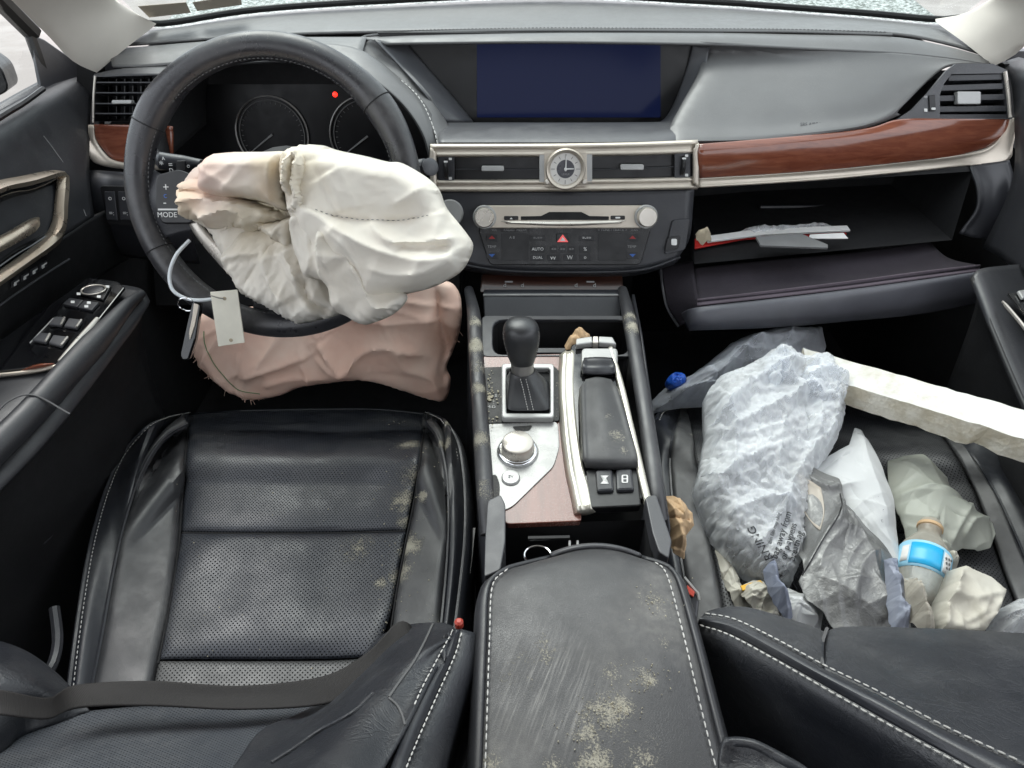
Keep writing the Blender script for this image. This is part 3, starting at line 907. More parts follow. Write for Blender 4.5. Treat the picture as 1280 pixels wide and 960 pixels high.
# screen housing: black back, slanted left cheek, curved right cheek
fs = Fr(Y(700, 100, 1.262), 12, 0)
plate('screen_bezel', fs, [(470, 40), (905, 40), (880, 100), (846, 160), (585, 160), (520, 95)], -.012, -.004, 'black', D)
plate('screen', fs, rr(596, 44, 826, 147, 2), -.004, -.002, 'screen', D, bevel=.0003)
ck = [Ys((468, 49, 1.25), (500, 82, 1.225), (530, 115, 1.18), (556, 153, 1.178)), Ys((485, 51, 1.262), (518, 84, 1.245), (552, 120, 1.215), (580, 152, 1.20)), Ys((505, 50, 1.272), (536, 86, 1.265), (566, 120, 1.255), (592, 152, 1.245))]
patch('screen_cheek', ck, 'dash_grey', D, 24, 12, solid=.003)
ck = [Ys((888, 50, 1.258), (882, 82, 1.24), (872, 115, 1.205), (850, 150, 1.165), (838, 157, 1.15)), Ys((880, 50, 1.262), (873, 84, 1.25), (860, 118, 1.225), (842, 146, 1.195), (832, 154, 1.18)), Ys((868, 48, 1.272), (858, 86, 1.266), (846, 120, 1.255), (834, 144, 1.245), (824, 153, 1.235))]
patch('screen_cheek', ck, 'dash_grey', D, 24, 12, solid=.003)
# pad between binnacle and screen
jn = [Ys((446, 62, 1.245), (470, 80, 1.225), (500, 104, 1.195), (526, 132, 1.15), (545, 168, 1.10), (546, 186, 1.075)),
      Ys((456, 54, 1.262), (482, 72, 1.245), (512, 98, 1.212), (540, 130, 1.17), (552, 160, 1.125), (553, 178, 1.085)),
      Ys((466, 48, 1.26), (500, 82, 1.228), (530, 115, 1.185), (552, 143, 1.168), (560, 156, 1.155), (562, 172, 1.10))]
patch('screen_side_pad', jn, 'dash_pad', D, 40, 12, solid=.004)
# binnacle hood: arch with a rolled edge, lined black inside
ho = Ys((200, 205, 1.075), (196, 160, 1.10), (208, 118, 1.13), (240, 92, 1.15), (290, 80, 1.165), (350, 76, 1.17), (410, 80, 1.165), (460, 96, 1.15), (500, 126, 1.125), (528, 165, 1.095), (540, 205, 1.07))
hm = Ys((180, 205, 1.11), (180, 150, 1.14), (195, 106, 1.165), (235, 82, 1.18), (290, 70, 1.19), (350, 66, 1.195), (410, 68, 1.195), (462, 82, 1.18), (505, 112, 1.155), (535, 150, 1.12), (548, 190, 1.085))
hb = Ys((168, 205, 1.16), (165, 140, 1.18), (180, 96, 1.20), (230, 72, 1.215), (290, 60, 1.22), (350, 55, 1.22), (410, 54, 1.225), (455, 64, 1.22), (500, 98, 1.19), (535, 135, 1.15), (552, 180, 1.10))
hi = [p + Vector((0, .16, .012)) for p in Ys((215, 205, 1.09), (214, 160, 1.11), (224, 122, 1.13), (252, 100, 1.15), (295, 90, 1.165), (350, 87, 1.17), (405, 90, 1.165), (450, 105, 1.15), (486, 132, 1.125), (512, 168, 1.10), (522, 205, 1.08))]
patch('binnacle_hood', [hb, hm, ho], 'dash_pad', D, 60, 14, solid=.003)
patch('binnacle_lining', [ho, [(p + q) * .5 for p, q in zip(ho, hi)], hi], 'black_matt', D, 60, 10, solid=.003)
stitches('stitching', [[p + (CAM - p).normalized() * .004 for p in Ys((447, 70, 1.215), (465, 79, 1.205), (500, 100, 1.19), (525, 124, 1.155), (540, 155, 1.115), (547, 180, 1.085))]], D, 'thread', .006, .003, .0009)
# instruments
fc = Fr(Y(350, 160, 1.27), 12, 0)
plastic('cluster_black', (0.004, 0.004, 0.005), .35, 0, spec=.25)
cl = plate('instrument_cluster', fc, [(180, 80), (560, 80), (560, 250), (180, 250)], -.01, 0, 'cluster_black', D)
def gauge(u, v, r):
    rad = r / FPX * 1.22
    g = MB()
    pts = [fc.at(u, v, .004) + fc.ex * rad * math.cos(a) + fc.ey * rad * math.sin(a) for a in np.linspace(0, 2 * math.pi, 48, endpoint=False)]
    g.tube(pts, .0016, 6, closed=True)
    o = g.build('gauge_ring', 'dull_metal', cl)
    g = MB(); pts = [fc.at(u, v, .003) + fc.ex * rad * .90 * math.cos(a) + fc.ey * rad * .90 * math.sin(a) for a in np.linspace(0, 2 * math.pi, 48, endpoint=False)]
    g.tube(pts, .0010, 6, closed=True).build('gauge_ring', 'grey_card', cl)
    t = MB()
    for k in range(30):
        a = math.radians(-50 + k * 280 / 29)
        p = fc.at(u, v, .002) + fc.ex * rad * .80 * math.cos(a) + fc.ey * rad * .80 * math.sin(a)
        q = fc.at(u, v, .002) + fc.ex * rad * .86 * math.cos(a) + fc.ey * rad * .86 * math.sin(a)
        t.tube([p, q], .0006, 4)
    t.build('scale_marks', 'grey_card', cl, kind='stuff')
    a = math.radians(215); p = fc.at(u, v, .004); q = p + fc.ex * rad * .8 * math.cos(a) + fc.ey * rad * .8 * math.sin(a)
    MB().tube([p, q], [.002, .0008], 5).build('needle', 'mark_dim', cl)
gauge(341, 168, 46); gauge(460, 170, 48)
b = MB().lathe([(.0045, 0), (.0045, .001), (.003, .0015)], fc.mat(419, 118, .001), 12).build('warning_light', 'warning_red', cl)
# left end: pad piece under the brow, vent and wood corner
lf = [Ys((118, 92, 1.19), (150, 86, 1.185), (185, 84, 1.185), (235, 82, 1.185)), Ys((116, 96, 1.165), (150, 94, 1.16), (185, 93, 1.155), (225, 92, 1.15))]
patch('vent_surround', lf, 'dash_grey', D, 20, 6, solid=.003)

def vent(fr, outline, slats, name='air_vent', nv=8, tab=None, mat='black', slat_mat='trim_dark', depth=.045, slat_th=.0022, tilt=.010):
    """recessed box with horizontal slats given as ((u0,v0),(u1,v1)) and vertical fins behind"""
    n = len(outline)
    P = [fr.at(u, v) for (u, v) in outline]
    c = sum(P, Vector()) / n; ar = sum((P[i] - c).cross(P[(i + 1) % n] - c).dot(fr.n) for i in range(n))
    if ar < 0: P.reverse()
    Bk = [p - fr.n * depth for p in P]
    bx = MB()
    bx.add(P + Bk, [(i, n + i, n + (i + 1) % n, (i + 1) % n) for i in range(n)] + [tuple(range(n, 2 * n))])
    root = bx.build(name, 'black_matt', D, smooth=False)
    for (a, e) in slats:
        p, q = fr.at(*a), fr.at(*e)
        M = MB()
        dn = -fr.n * .022 + fr.ey * -tilt * .3
        up = fr.ey * slat_th * .5
        M.hexa([p - up, q - up, q - up + dn, p - up + dn], [p + up, q + up, q + up + dn, p + up + dn])
        M.build('slat', slat_mat, root, smooth=False, bevel=.0006)
    us = [p[0] for p in outline]; vs = [p[1] for p in outline]
    u0, u1, v0, v1 = min(us), max(us), min(vs), max(vs)
    for k in range(nv):
        u = u0 + (u1 - u0) * (k + .7) / nv
        p, q = fr.at(u, v0 + 3, -.026), fr.at(u, v1 - 3, -.026)
        e = fr.ex * .0008
        MB().hexa([p - e, p + e, p + e - fr.n * .012, p - e - fr.n * .012], [q - e, q + e, q + e - fr.n * .012, q - e - fr.n * .012]).build('fin', 'black', root, smooth=False)
    if tab:
        (tu0, tv0, tu1, tv1) = tab
        plate('vent_tab', fr, rr(tu0, tv0, tu1, tv1, 2), -.004, .0065, 'satin_grey', root, bevel=.0012, bseg=3)
    return root

fl = Fr(Y(150, 122, 1.135), 16, 0)
vent(fl, [(119, 96), (191, 95), (200, 152), (117, 152)], [((119, 103), (194, 103)), ((119, 116), (194, 116)), ((118, 129.5), (194, 129.5)), ((118, 142), (194, 142))], tab=(142, 125, 167, 130))
pipe('vent_edge', [fl.at(119.5, 95, .001), fl.at(117.5, 120, .001), fl.at(116.8, 153, .001)], .0016, 'silver_light', D, 12)
# corner wood and its metal edge, left
wl = [Ys((117, 156, 1.13), (140, 156.5, 1.125), (170, 157, 1.12), (215, 158, 1.115)), Ys((121, 176, 1.125), (140, 180, 1.118), (170, 180, 1.112), (215, 180, 1.108)), Ys((134, 193, 1.118), (146, 201, 1.112), (175, 204, 1.107), (215, 204, 1.104))]
patch('wood_trim', wl, 'wood', D, 20, 12, puff=.004, solid=.003)
ml = [Ys((110, 156, 1.133), (111, 176, 1.13), (114, 200, 1.122), (135, 209, 1.112), (165, 212, 1.107), (215, 213, 1.103)), Ys((117, 156, 1.129), (120, 176, 1.124), (132, 193, 1.117), (145, 201, 1.111), (172, 204.5, 1.106), (215, 205, 1.103))]
patch('metal_trim', ml, 'silver', D, 30, 8, puff=.003, pw=3, solid=.003)
ll = [Ys((108, 212, 1.12), (140, 214, 1.11), (180, 217, 1.10), (240, 220, 1.095)), Ys((110, 232, 1.09), (140, 234, 1.08), (180, 236, 1.075), (240, 240, 1.07)), Ys((118, 275, 1.07), (140, 285, 1.062), (180, 290, 1.057), (240, 295, 1.05)), Ys((130, 300, 1.09), (150, 318, 1.085), (190, 325, 1.08), (250, 330, 1.075))]
patch('knee_panel', ll, 'trim_dark', D, 24, 20, solid=.003)
fk = Fr(Y(145, 258, 1.058), 18, 0)
sw = plate('switch_panel', fk, round_poly([(126, 232), (200, 233), (200, 285), (136, 280)], 5), .001, .004, 'black', D)
for (u0, u1) in ((133, 146), (150, 163)):
    k_ = plate('switch', fk, [(u0, 239), (u1, 239), (u1 + 4, 275), (u0 + 3, 274)], .004, .007, 'trim_dark', sw, bevel=.001)
    text('icon', 'o', fk.mat((u0 + u1) / 2 + 1, 247, .0073), .011, 'mark', k_); text('icon', '=:', fk.mat((u0 + u1) / 2 + 3, 266, .0073), .010, 'mark', k_)

# centre vents with clock ----------------------------------------------------------------
fv = Fr(Y(706, 209, 1.055), 14, 0)
tr_o = round_poly([(538, 183), (872, 179), (872, 233), (538, 236)], 5, 4)
plate('vent_backing', fv, [(536, 182), (874, 178), (874, 235), (536, 237)], -.012, -.006, 'black', D)
# metal surround: top and bottom bars, end pieces
def bar(name, pts_top, pts_bot, h, mat, parent, puff=.003):
    a = [fv.at(u, v, h) for u, v in pts_top]; c = [fv.at(u, v, h) for u, v in pts_bot]
    return patch(name, [a, c], mat, parent, 40, 9, puff=puff, pw=2.5, solid=.006, ends=False)
bar('metal_trim', [(538, 184), (600, 184), (700, 183.5), (800, 181.5), (872, 178.5)], [(540, 193), (600, 192.5), (700, 192), (800, 190.5), (866, 188.5)], .004, 'silver', D)
bar('metal_trim', [(541, 228.5), (600, 228.5), (700, 227.8), (800, 226.5), (866, 224.5)], [(540, 236), (600, 236), (700, 235.5), (800, 234), (872, 232.5)], .004, 'silver', D)
for (a, c) in (([(538, 184), (537, 210), (540, 236)], [(546, 190), (546, 210), (547, 230)]), ([(865, 186), (865, 208), (865, 228)], [(873, 178.5), (873, 206), (873, 233)])):
    patch('metal_trim', [[fv.at(u, v, .0045) for u, v in a], [fv.at(u, v, .0045) for u, v in c]], 'silver', D, 16, 7, puff=.003, pw=2.5, solid=.006, ends=False)
vent(fv, [(570, 194), (674, 193), (676, 227), (570, 228)], [((569, 211.5), (676, 211.5))], tab=(602, 207, 630, 213.5), slat_th=.0016, nv=12)
vent(fv, [(739, 193), (841, 191.5), (841, 225.5), (737, 227)], [((737, 212.5), (842, 208.5))], tab=(775, 205, 804, 212), slat_th=.0016, nv=12)
for (u0, u1, vv) in ((548, 568, 211), (843, 863, 207)):
    p_ = plate('thumbwheel_plate', fv, [(u0, vv - 16), (u1, vv - 17), (u1, vv + 16), (u0, vv + 17)], -.004, .001, 'trim_dark', D)
    c = fv.mat((u0 + u1) / 2, vv, -.004) @ Matrix.Rotation(math.pi / 2, 4, 'Y')
    MB().lathe([(.014, -.003), (.0155, -.002), (.0155, .002), (.014, .003)], c, 26).build('thumbwheel', 'black', p_)
    plate('mark', fv, rr((u0 + u1) / 2 - 2.5, vv - 11, (u0 + u1) / 2 + 2.5, vv - 9, 1), .011, .0125, 'mark', p_, bevel=0)
    plate('mark', fv, rr(u0 + 13, vv - 14, u0 + 17, vv - 11, 1), .001, .0015, 'mark', p_, bevel=0); plate('mark', fv, rr(u0 + 13, vv + 10, u0 + 17, vv + 13.5, 1), .001, .0015, 'mark', p_, bevel=0)
for (u0, u1) in ((674, 682), (733, 740)):
    plate('vent_post', fv, [(u0, 192), (u1, 192), (u1, 229), (u0, 229)], -.004, .003, 'satin_grey', D)
# clock
M = fv.mat(706.5, 210.5, .0)
ckr = plate('clock_plate', fv, [(680, 190), (733, 189.5), (734, 230), (680, 230.5)], -.004, .0035, 'silver', D)
ck = MB().lathe([(.0305, .002), (.031, .010), (.029, .0135), (.0262, .0125), (.0245, .010), (.0235, .0075), (.0235, .003)], M, 48).build('clock', 'silver', D, angle=60)
MB().lathe([(.0236, .004), (.0236, .0078), (.0135, .0078)], M, 48).build('dial', 'face_light', ck)
MB().lathe([(.0137, .006), (.0137, .0083), (.001, .0083)], M, 40).build('dial_centre', 'face_dark', ck)
mk = MB()
for k in range(12):
    a = math.radians(30 * k)
    e = Vector((math.sin(a), math.cos(a), 0))
    mk.tube([M @ (e * .0165 + Vector((0, 0, .0079))), M @ (e * (.021 if k % 3 else .0222) + Vector((0, 0, .0079)))], .00045, 4)
mk.build('hour_marks', 'trim_dark', ck, kind='stuff')
MB().tube([M @ Vector((.0, -.003, .0092)), M @ Vector((.0006, .0195, .0092))], [.0013, .0007], 6).build('minute_hand', 'mark', ck)
MB().tube([M @ Vector((-.002, .0, .0098)), M @ Vector((.0125, .0005, .0098))], [.0013, .0009], 6).build('hour_hand', 'mark', ck)
MB().lathe([(.0024, .008), (.0024, .0108), (.001, .0112)], M, 14).build('hand_hub', 'mark', ck)
for u in (684, 730): MB().lathe([(.004, 0), (.004, .005), (.0028, .0062)], fv.mat(u, 226.5, .002), 14).build('clock_button', 'silver_light', ckr)
text('clock_name', 'LEXUS', fv.mat(706.5, 217, .0085), .0042, 'mark_dim', ck)

# passenger wood strip and metal edge
wt = [Ys((873, 180, 1.062), (960, 173, 1.075), (1040, 166, 1.09), (1090, 159, 1.10), (1125, 149, 1.112), (1190, 148.5, 1.118), (1262, 149, 1.122)),
      Ys((873, 190, 1.052), (960, 183.5, 1.064), (1040, 177, 1.08), (1095, 171, 1.09), (1135, 165, 1.10), (1190, 162, 1.112), (1258, 162, 1.119)),
      Ys((873, 208, 1.05), (960, 203, 1.062), (1040, 197, 1.076), (1100, 191, 1.088), (1145, 185, 1.098), (1190, 179, 1.108), (1248, 174, 1.116)),
      Ys((873, 223, 1.056), (960, 218, 1.066), (1040, 212, 1.08), (1100, 206, 1.092), (1150, 200.5, 1.102), (1195, 195, 1.112), (1236, 184, 1.12))]
patch('wood_trim', wt, 'wood', D, 60, 24, solid=.003)
mt = [Ys((873, 223.5, 1.056), (960, 218.5, 1.066), (1040, 212.5, 1.08), (1100, 206.5, 1.092), (1150, 201, 1.102), (1195, 195.5, 1.11), (1234, 186, 1.118), (1252, 170, 1.121), (1262, 149, 1.122)),
      Ys((873, 233, 1.052), (960, 228, 1.062), (1040, 222.5, 1.076), (1100, 217, 1.088), (1150, 212.5, 1.098), (1200, 207, 1.106), (1258, 201, 1.113), (1266, 185, 1.117), (1269, 149, 1.119))]
patch('metal_trim', mt, 'silver', D, 80, 9, puff=.0035, pw=2.5, solid=.003, ends=False)
# right end vent in its tapered housing
frv = Fr(Y(1210, 118, 1.137), 24, 0)
hs = [(1121, 149), (1140, 137), (1168, 107), (1182, 89), (1194, 80), (1240, 79), (1262, 86), (1266, 149)]
plate('vent_housing', frv, hs, -.06, -.05, 'black_matt', D)
ringo = [(1121, 149), (1140, 137), (1158, 118), (1182, 89), (1194, 80), (1240, 80), (1258, 88), (1264, 149)]
ringi = [(1174, 147.8), (1174, 136), (1174, 118), (1179, 105), (1188, 93), (1240, 92), (1253, 92), (1259, 147.8)]
ringplate('vent_surround', frv, ringo, ringi, -.004, .002, 'dash_grey', D, bevel=0)
vent(frv, [(1174, 118), (1179, 105), (1188, 92), (1253, 91), (1259, 148), (1174, 148)], [((1186, 97.5), (1253, 96)), ((1177, 110), (1255, 107.5)), ((1174, 123), (1257, 121)), ((1174, 136.5), (1258, 135.5)), ((1174, 146.5), (1259, 146.5))], tab=(1194, 115, 1223, 131), slat_th=.0085, slat_mat='trim_dark', nv=6)
pipe('vent_edge', [frv.at(1254.5, 90, .003), frv.at(1258.5, 118, .003), frv.at(1261, 147, .003)], .0028, 'silver_light', D, 12)
pw = plate('thumbwheel_plate', frv, [(1159, 119.5), (1167, 119), (1168, 139), (1160, 139.5)], .002, .0045, 'black', D)
plate('mark', frv, rr(1162, 135, 1167, 138, 1), .0045, .0055, 'mark', pw, bevel=0)
plate('mark', frv, rr(1154, 120, 1158, 123, 1), .002, .003, 'mark_dim', pw, bevel=0); plate('mark', frv, rr(1154, 136, 1158, 140, 1), .002, .003, 'mark', pw, bevel=0)

# radio and climate stack ----------------------------------------------------------------
p1, p2 = Y(706, 240, 1.048), Y(706, 336, 1.005)
tl = math.degrees(math.atan2(p1.y - p2.y, p1.z - p2.z))
fa = Fr(p1, tl, 0)
st = [[fa.at(u, v, .0) for u, v in row] for row in (
    [(530, 238), (620, 238), (706, 238), (800, 237), (868, 234)],
    [(548, 262), (620, 262), (706, 262), (800, 262), (866, 260)],
    [(566, 300), (620, 302), (706, 302), (800, 302), (862, 298)],
    [(580, 330), (620, 338), (706, 340), (790, 338), (848, 322)])]
patch('stack_panel', st, 'trim_dark', D, 30, 16, solid=.02)
plastic('panel_black', (0.010, 0.010, 0.011), .30, 0, dust=.12)
plastic('button_dark', (0.016, 0.016, 0.018), .4, 0)
cp_ = plate('climate_panel', fa, round_poly([(597, 284), (814, 284), (800, 331), (612, 331)], 7), .0005, .005, 'panel_black', D, bevel=.0015)
rp = plate('radio_panel', fa, round_poly([(594, 256.5), (818, 256.5), (818, 285), (594, 285)], 10), .0005, .010, 'silver', D, bevel=.002, bseg=3)
plate('disc_slot', fa, [(651, 270), (676, 269.5), (686, 264.5), (726, 264.5), (736, 269.5), (760, 270), (760, 274.5), (651, 274.5)], .0095, .0106, 'black_matt', rp, bevel=0)
plate('eject_button', fa, rr(630, 269.5, 648, 274.5, 1.5), .0095, .0112, 'black', rp); plate('load_button', fa, rr(762, 269, 780, 274, 1.5), .0095, .0112, 'black', rp)
plate('mark', fa, [(637, 273.5), (641, 273.5), (639, 271)], .0112, .0116, 'mark', rp, bevel=0); plate('mark', fa, rr(768, 270.5, 774, 272.5, 1), .0112, .0116, 'mark', rp, bevel=0)
patch('slot_lip', [[fa.at(u, v, .0105) for u, v in ((626, 275.5), (706, 275.8), (782, 274.5))], [fa.at(u, v, .013) for u, v in ((640, 278), (706, 279.5), (770, 277.5))], [fa.at(u, v, .0105) for u, v in ((632, 279), (706, 282), (776, 278.5))]], 'silver_light', rp, 30, 8, solid=.002)
for (u, v) in ((606, 271), (806, 270.5)):
    M = fa.mat(u, v, .006)
    MB().lathe([(.0185, 0), (.0185, .006), (.0172, .0075)], M, 36).build('knob_collar', 'satin_grey', rp)
    MB().lathe([(.0155, .004), (.0152, .020), (.0135, .0225), (.004, .0222)], M, 36).build('knob', 'silver_light', rp, angle=50)
text('lettering', 'RADIO  MEDIA', fa.mat(644, 287.2, .0058), .0056, 'mark_dim', cp_, 'CENTER')
text('lettering', '< TUNE / TRACK >', fa.mat(765, 287.2, .0058), .0056, 'mark_dim', cp_, 'CENTER')
text('lettering', 'VOL', fa.mat(618, 287.2, .0058), .0046, 'mark_dim', cp_); text('lettering', 'SCAN', fa.mat(792, 287.2, .0058), .0046, 'mark_dim', cp_)
for (u0, u1) in ((627, 661), (747, 783)):
    d_ = plate('display', fa, [(u0, 291), (u1, 291), (u1, 325), (u0, 325)], .005, .0058, 'black', cp_, bevel=.0003)
for (u, v, w_, h_) in [(672, 297, 20, 7), (733, 297, 20, 7), (672, 311, 18, 8), (692, 311, 9, 8), (703, 311, 9, 8), (714, 311, 9, 8), (731, 311, 14, 8), (672, 321.5, 18, 8), (692, 321.5, 16, 8), (712, 321.5, 16, 8), (731, 321.5, 14, 8), (615, 297, 14, 8), (790, 297, 14, 8), (615, 319, 14, 8), (790, 319, 14, 8), (644, 287.2, 36, 3.6), (765, 287.2, 40, 3.6)]:
    plate('button', fa, rr(u - w_ / 2, v - h_ / 2, u + w_ / 2, v + h_ / 2, 1.2), .0048, .0056, 'button_dark', cp_, bevel=.0004)
hz_ = plate('hazard_button', fa, rr(695, 291.5, 711, 303, 2), .005, .007, 'black', cp_)
plate('hazard_triangle', fa, [(703, 292.5), (710, 302), (696, 302)], .007, .0076, 'button_red', cp_, bevel=0)
plate('hazard_triangle', fa, [(703, 296), (706.5, 300.6), (699.5, 300.6)], .0076, .0080, 'mark', cp_, bevel=0)
for (u, v, s, z, m) in ((672, 311, 'AUTO', .0068, 'mark'), (672, 321.5, 'DUAL', .0060, 'mark'), (615, 308, 'TEMP', .0058, 'mark_dim'), (789, 308, 'TEMP', .0058, 'mark_dim'), (692, 311, '<=', .007, 'mark_dim'), (703, 311, '==', .007, 'mark_dim'), (714, 311, '=>', .007, 'mark_dim'),
                        (691, 321.5, 'vv', .010, 'mark'), (712, 321.5, 'W', .009, 'mark'), (731, 311, '%', .008, 'mark'), (731, 321, 'o', .008, 'mark'), (672, 297, '=-==', .007, 'mark_dim'), (733, 297, '=-==', .007, 'mark'), (640, 296.5, 'A 8', .006, 'mark_dim')):
    text('lettering', s, fa.mat(u, v, .0058), z, m, cp_)
for u in (615, 790):
    plate('temperature_arrow', fa, [(u - 4, 298), (u + 4, 298), (u, 294)], .0056, .0060, 'icon_red', cp_, bevel=0)
    plate('temperature_arrow', fa, [(u - 4, 317), (u + 4, 317), (u, 321)], .0056, .0060, 'icon_blue', cp_, bevel=0)
bt_ = MB()
ft = round_poly([(840, 275), (862, 273), (856, 312), (830, 318)], 4)
kp = plate('ignition_panel', fa, ft, .0, .004, 'trim_dark', D, bevel=.001)
plate('fuel_door_button', fa, round_poly([(834, 296), (850, 294), (847, 310), (830, 314)], 3), .004, .0065, 'black', kp)
plate('pump_mark', fa, rr(838, 298, 845, 306, 2), .0065, .007, 'mark', kp, bevel=0)
# chamfered lower edge
lo = [[fa.at(u, v, h) for u, v, h in row] for row in ([(566, 326, .0), (620, 336, .0), (706, 339, 0), (800, 336, 0), (850, 320, 0)], [(572, 336, -.02), (625, 345, -.025), (706, 347, -.025), (795, 345, -.025), (846, 330, -.02)], [(576, 340, -.06), (625, 350, -.07), (706, 351, -.07), (795, 350, -.07), (846, 336, -.06)])]
patch('stack_underside', lo, 'trim_dark', D, 24, 10, solid=.003)
# lower dash body that closes the footwells from above
for (xa, xb) in ((XC - .74, -.10), (.30, XC + .74)):
    MB().hexa([(xa, 1.14, .30), (xb, 1.14, .30), (xb, 1.5, .30), (xa, 1.5, .30)], [(xa, 1.20, .40 if xa < 0 else .36), (xb, 1.20, .40 if xa < 0 else .36), (xb, 1.5, .66), (xa, 1.5, .66)]).build('lower_body', 'black_matt', D, smooth=False)
MB().box((XC, 1.40, .45), (.40, .16, .56)).build('lower_body', 'black_matt', D, smooth=False)

# glove compartment: dark box, drop-down lid with felt lining
gx = [Y(872, 240, 1.06), Y(1215, 214, 1.10)]
gb = MB()
P = [Y(866, 237, 1.065), Y(1216, 214, 1.105), Y(1190, 300, 1.05), Y(868, 330, 1.01)]
Bk = [p + Vector((0, .26, .02 if i < 2 else .0)) for i, p in enumerate(P)]
gb.add(P + Bk, [(0, 4, 5, 1), (1, 5, 6, 2), (2, 6, 7, 3), (3, 7, 4, 0), (4, 7, 6, 5)])
glove = gb.build('glove_compartment', 'black_matt', D, smooth=False)
pipe('hinge_bar', [Y(950, 259, 1.20), Y(1040, 258, 1.21), Y(1130, 257, 1.22)], .0035, 'trim_dark', glove, 12)
rs_ = [Ys((1212, 206, 1.11), (1240, 203, 1.11), (1262, 200, 1.112)), Ys((1222, 232, 1.08), (1245, 230, 1.075), (1268, 228, 1.08)), Ys((1222, 262, 1.06), (1244, 268, 1.055), (1262, 270, 1.06)), Ys((1200, 292, 1.055), (1222, 298, 1.05), (1240, 300, 1.06))]
patch('end_panel', rs_, 'trim_dark', D, 12, 24, puff=.004, solid=.004)
lid = [Ys((850, 392, .992), (872, 384, .945), (960, 374, .947), (1060, 362, .952), (1150, 350, .958), (1226, 339, .965)),
       Ys((854, 402, .990), (873, 392, .936), (960, 382, .938), (1060, 370, .943), (1150, 357, .950), (1231, 345, .960)),
       Ys((858, 409, .990), (872, 404, .932), (960, 400, .932), (1060, 391, .937), (1150, 380, .944), (1230, 364, .956)),
       Ys((862, 414, .995), (872, 413, .945), (960, 410, .945), (1060, 402, .95), (1150, 393, .956), (1229, 378, .966))]
lb = patch('glove_lid', lid, 'lid_grey', D, 50, 18, solid=.006)
fl_ = [Ys((866, 335, 1.04), (960, 325, 1.05), (1060, 316, 1.06), (1130, 306, 1.07), (1160, 300, 1.075)),
       Ys((868, 360, .99), (960, 350, 1.0), (1060, 341, 1.005), (1140, 330, 1.015), (1185, 322, 1.02)),
       Ys((872, 376, .955), (960, 367, .957), (1060, 355, .962), (1150, 343, .968), (1226, 332, .975))]
patch('lid_lining', fl_, 'felt', D, 40, 20, solid=.003)
patch('lining_edge', [Ys((872, 374, .957), (960, 364, .959), (1060, 352, .964), (1150, 340, .970), (1226, 331, .977)), Ys((872, 380, .948), (960, 370.5, .95), (1060, 359, .955), (1150, 347, .961), (1227, 336.5, .968))], 'felt_edge', D, 40, 8, puff=.004, pw=2, solid=.003, ends=False)
sd = [Ys((826, 336, 1.06), (845, 330, 1.06), (866, 326, 1.055)), Ys((828, 358, 1.03), (848, 352, 1.02), (868, 350, 1.0)), Ys((834, 385, 1.01), (852, 375, .99), (871, 371, .965)), Ys((850, 408, .998), (860, 402, .975), (874, 386, .945))]
patch('lid_cheek', sd, 'felt', D, 12, 20, solid=.004)
pipe('cheek_edge', Ys((826, 336, 1.055), (828, 358, 1.025), (834, 385, 1.005), (848, 408, .992)), .0022, 'dash_grey', D, 20)
MB().lathe([(.004, 0), (.0035, .002)], Fr(Y(1147, 371, .951), 10, 0).mat(), 12).build('lid_scuff', 'stone', lb)
# ------------------------------------------------------------------ doors
def X(u, v, x): return W(u, v, x=x)
def Xs(*t): return [W(a, b, x=c) for (a, b, c) in t]
DL = thing('driver_door', (XC - .74, .5, .1), 'black driver door panel with switch armrest and champagne metal handle', 'door')
up = [Xs((-320, 330, -.72), (-120, 205, -.722), (0, 139, -.722), (50, 113, -.722), (98, 92, -.72), (112, 90, -.715)),
      Xs((-320, 360, -.70), (-120, 235, -.702), (0, 165, -.702), (50, 136, -.702), (98, 112, -.702), (116, 108, -.70)),
      Xs((-320, 430, -.69), (-120, 300, -.692), (0, 215, -.692), (50, 186, -.692), (96, 160, -.688), (113, 150, -.686)),
      Xs((-320, 500, -.675), (-120, 380, -.678), (0, 290, -.678), (50, 256, -.676), (90, 232, -.67), (112, 220, -.668)),
      Xs((-320, 560, -.665), (-120, 430, -.668), (0, 346, -.668), (50, 314, -.664), (88, 290, -.66), (118, 270, -.658))]
patch('upper_panel', up, 'door_pad', DL, 50, 36, solid=.006)
# window slot seal and belt
patch('belt_rail', [Xs((-320, 322, -.735), (-120, 198, -.735), (0, 128, -.735), (40, 106, -.735), (58, 97, -.735)), Xs((-320, 333, -.72), (-120, 207, -.721), (0, 141, -.721), (40, 119, -.721), (56, 111, -.721))], 'trim_dark', DL, 30, 4, solid=.006)
pipe('belt_groove', Xs((-120, 224, -.701), (0, 147, -.701), (28, 130, -.7005), (54, 111, -.702)), .004, 'black', DL, 24, seg=6)
# dark triangle in front of the glass
tri = [X(38, 42, -.735), X(56, 50, -.73), X(114, 90, -.712), X(112, 106, -.712), X(52, 116, -.724)]
MB().hexa([p + Vector((-.01, .01, 0)) for p in tri], tri).build('mirror_corner', 'trim_dark', DL, smooth=False, bevel=.002)
MB().tube([X(35, 38, -.735), X(46, 68, -.734), X(56, 99, -.733)], .008, 6).build('glass_run', 'black', DL)
MB().add([X(-320, 330, -.728), X(50, 106, -.728), X(38, 40, -.733), X(0, 4, -.72), X(-320, 60, -.70)], [(0, 1, 2, 3, 4)]).build('window_glass', 'glass', DL, smooth=False)
MB().tube(crv([X(40, 40, -.735), X(10, 10, -.73), X(-60, -60, -.71), X(-200, -200, -.66)], 16), .014, 8).build('window_frame', 'rubber', DL)
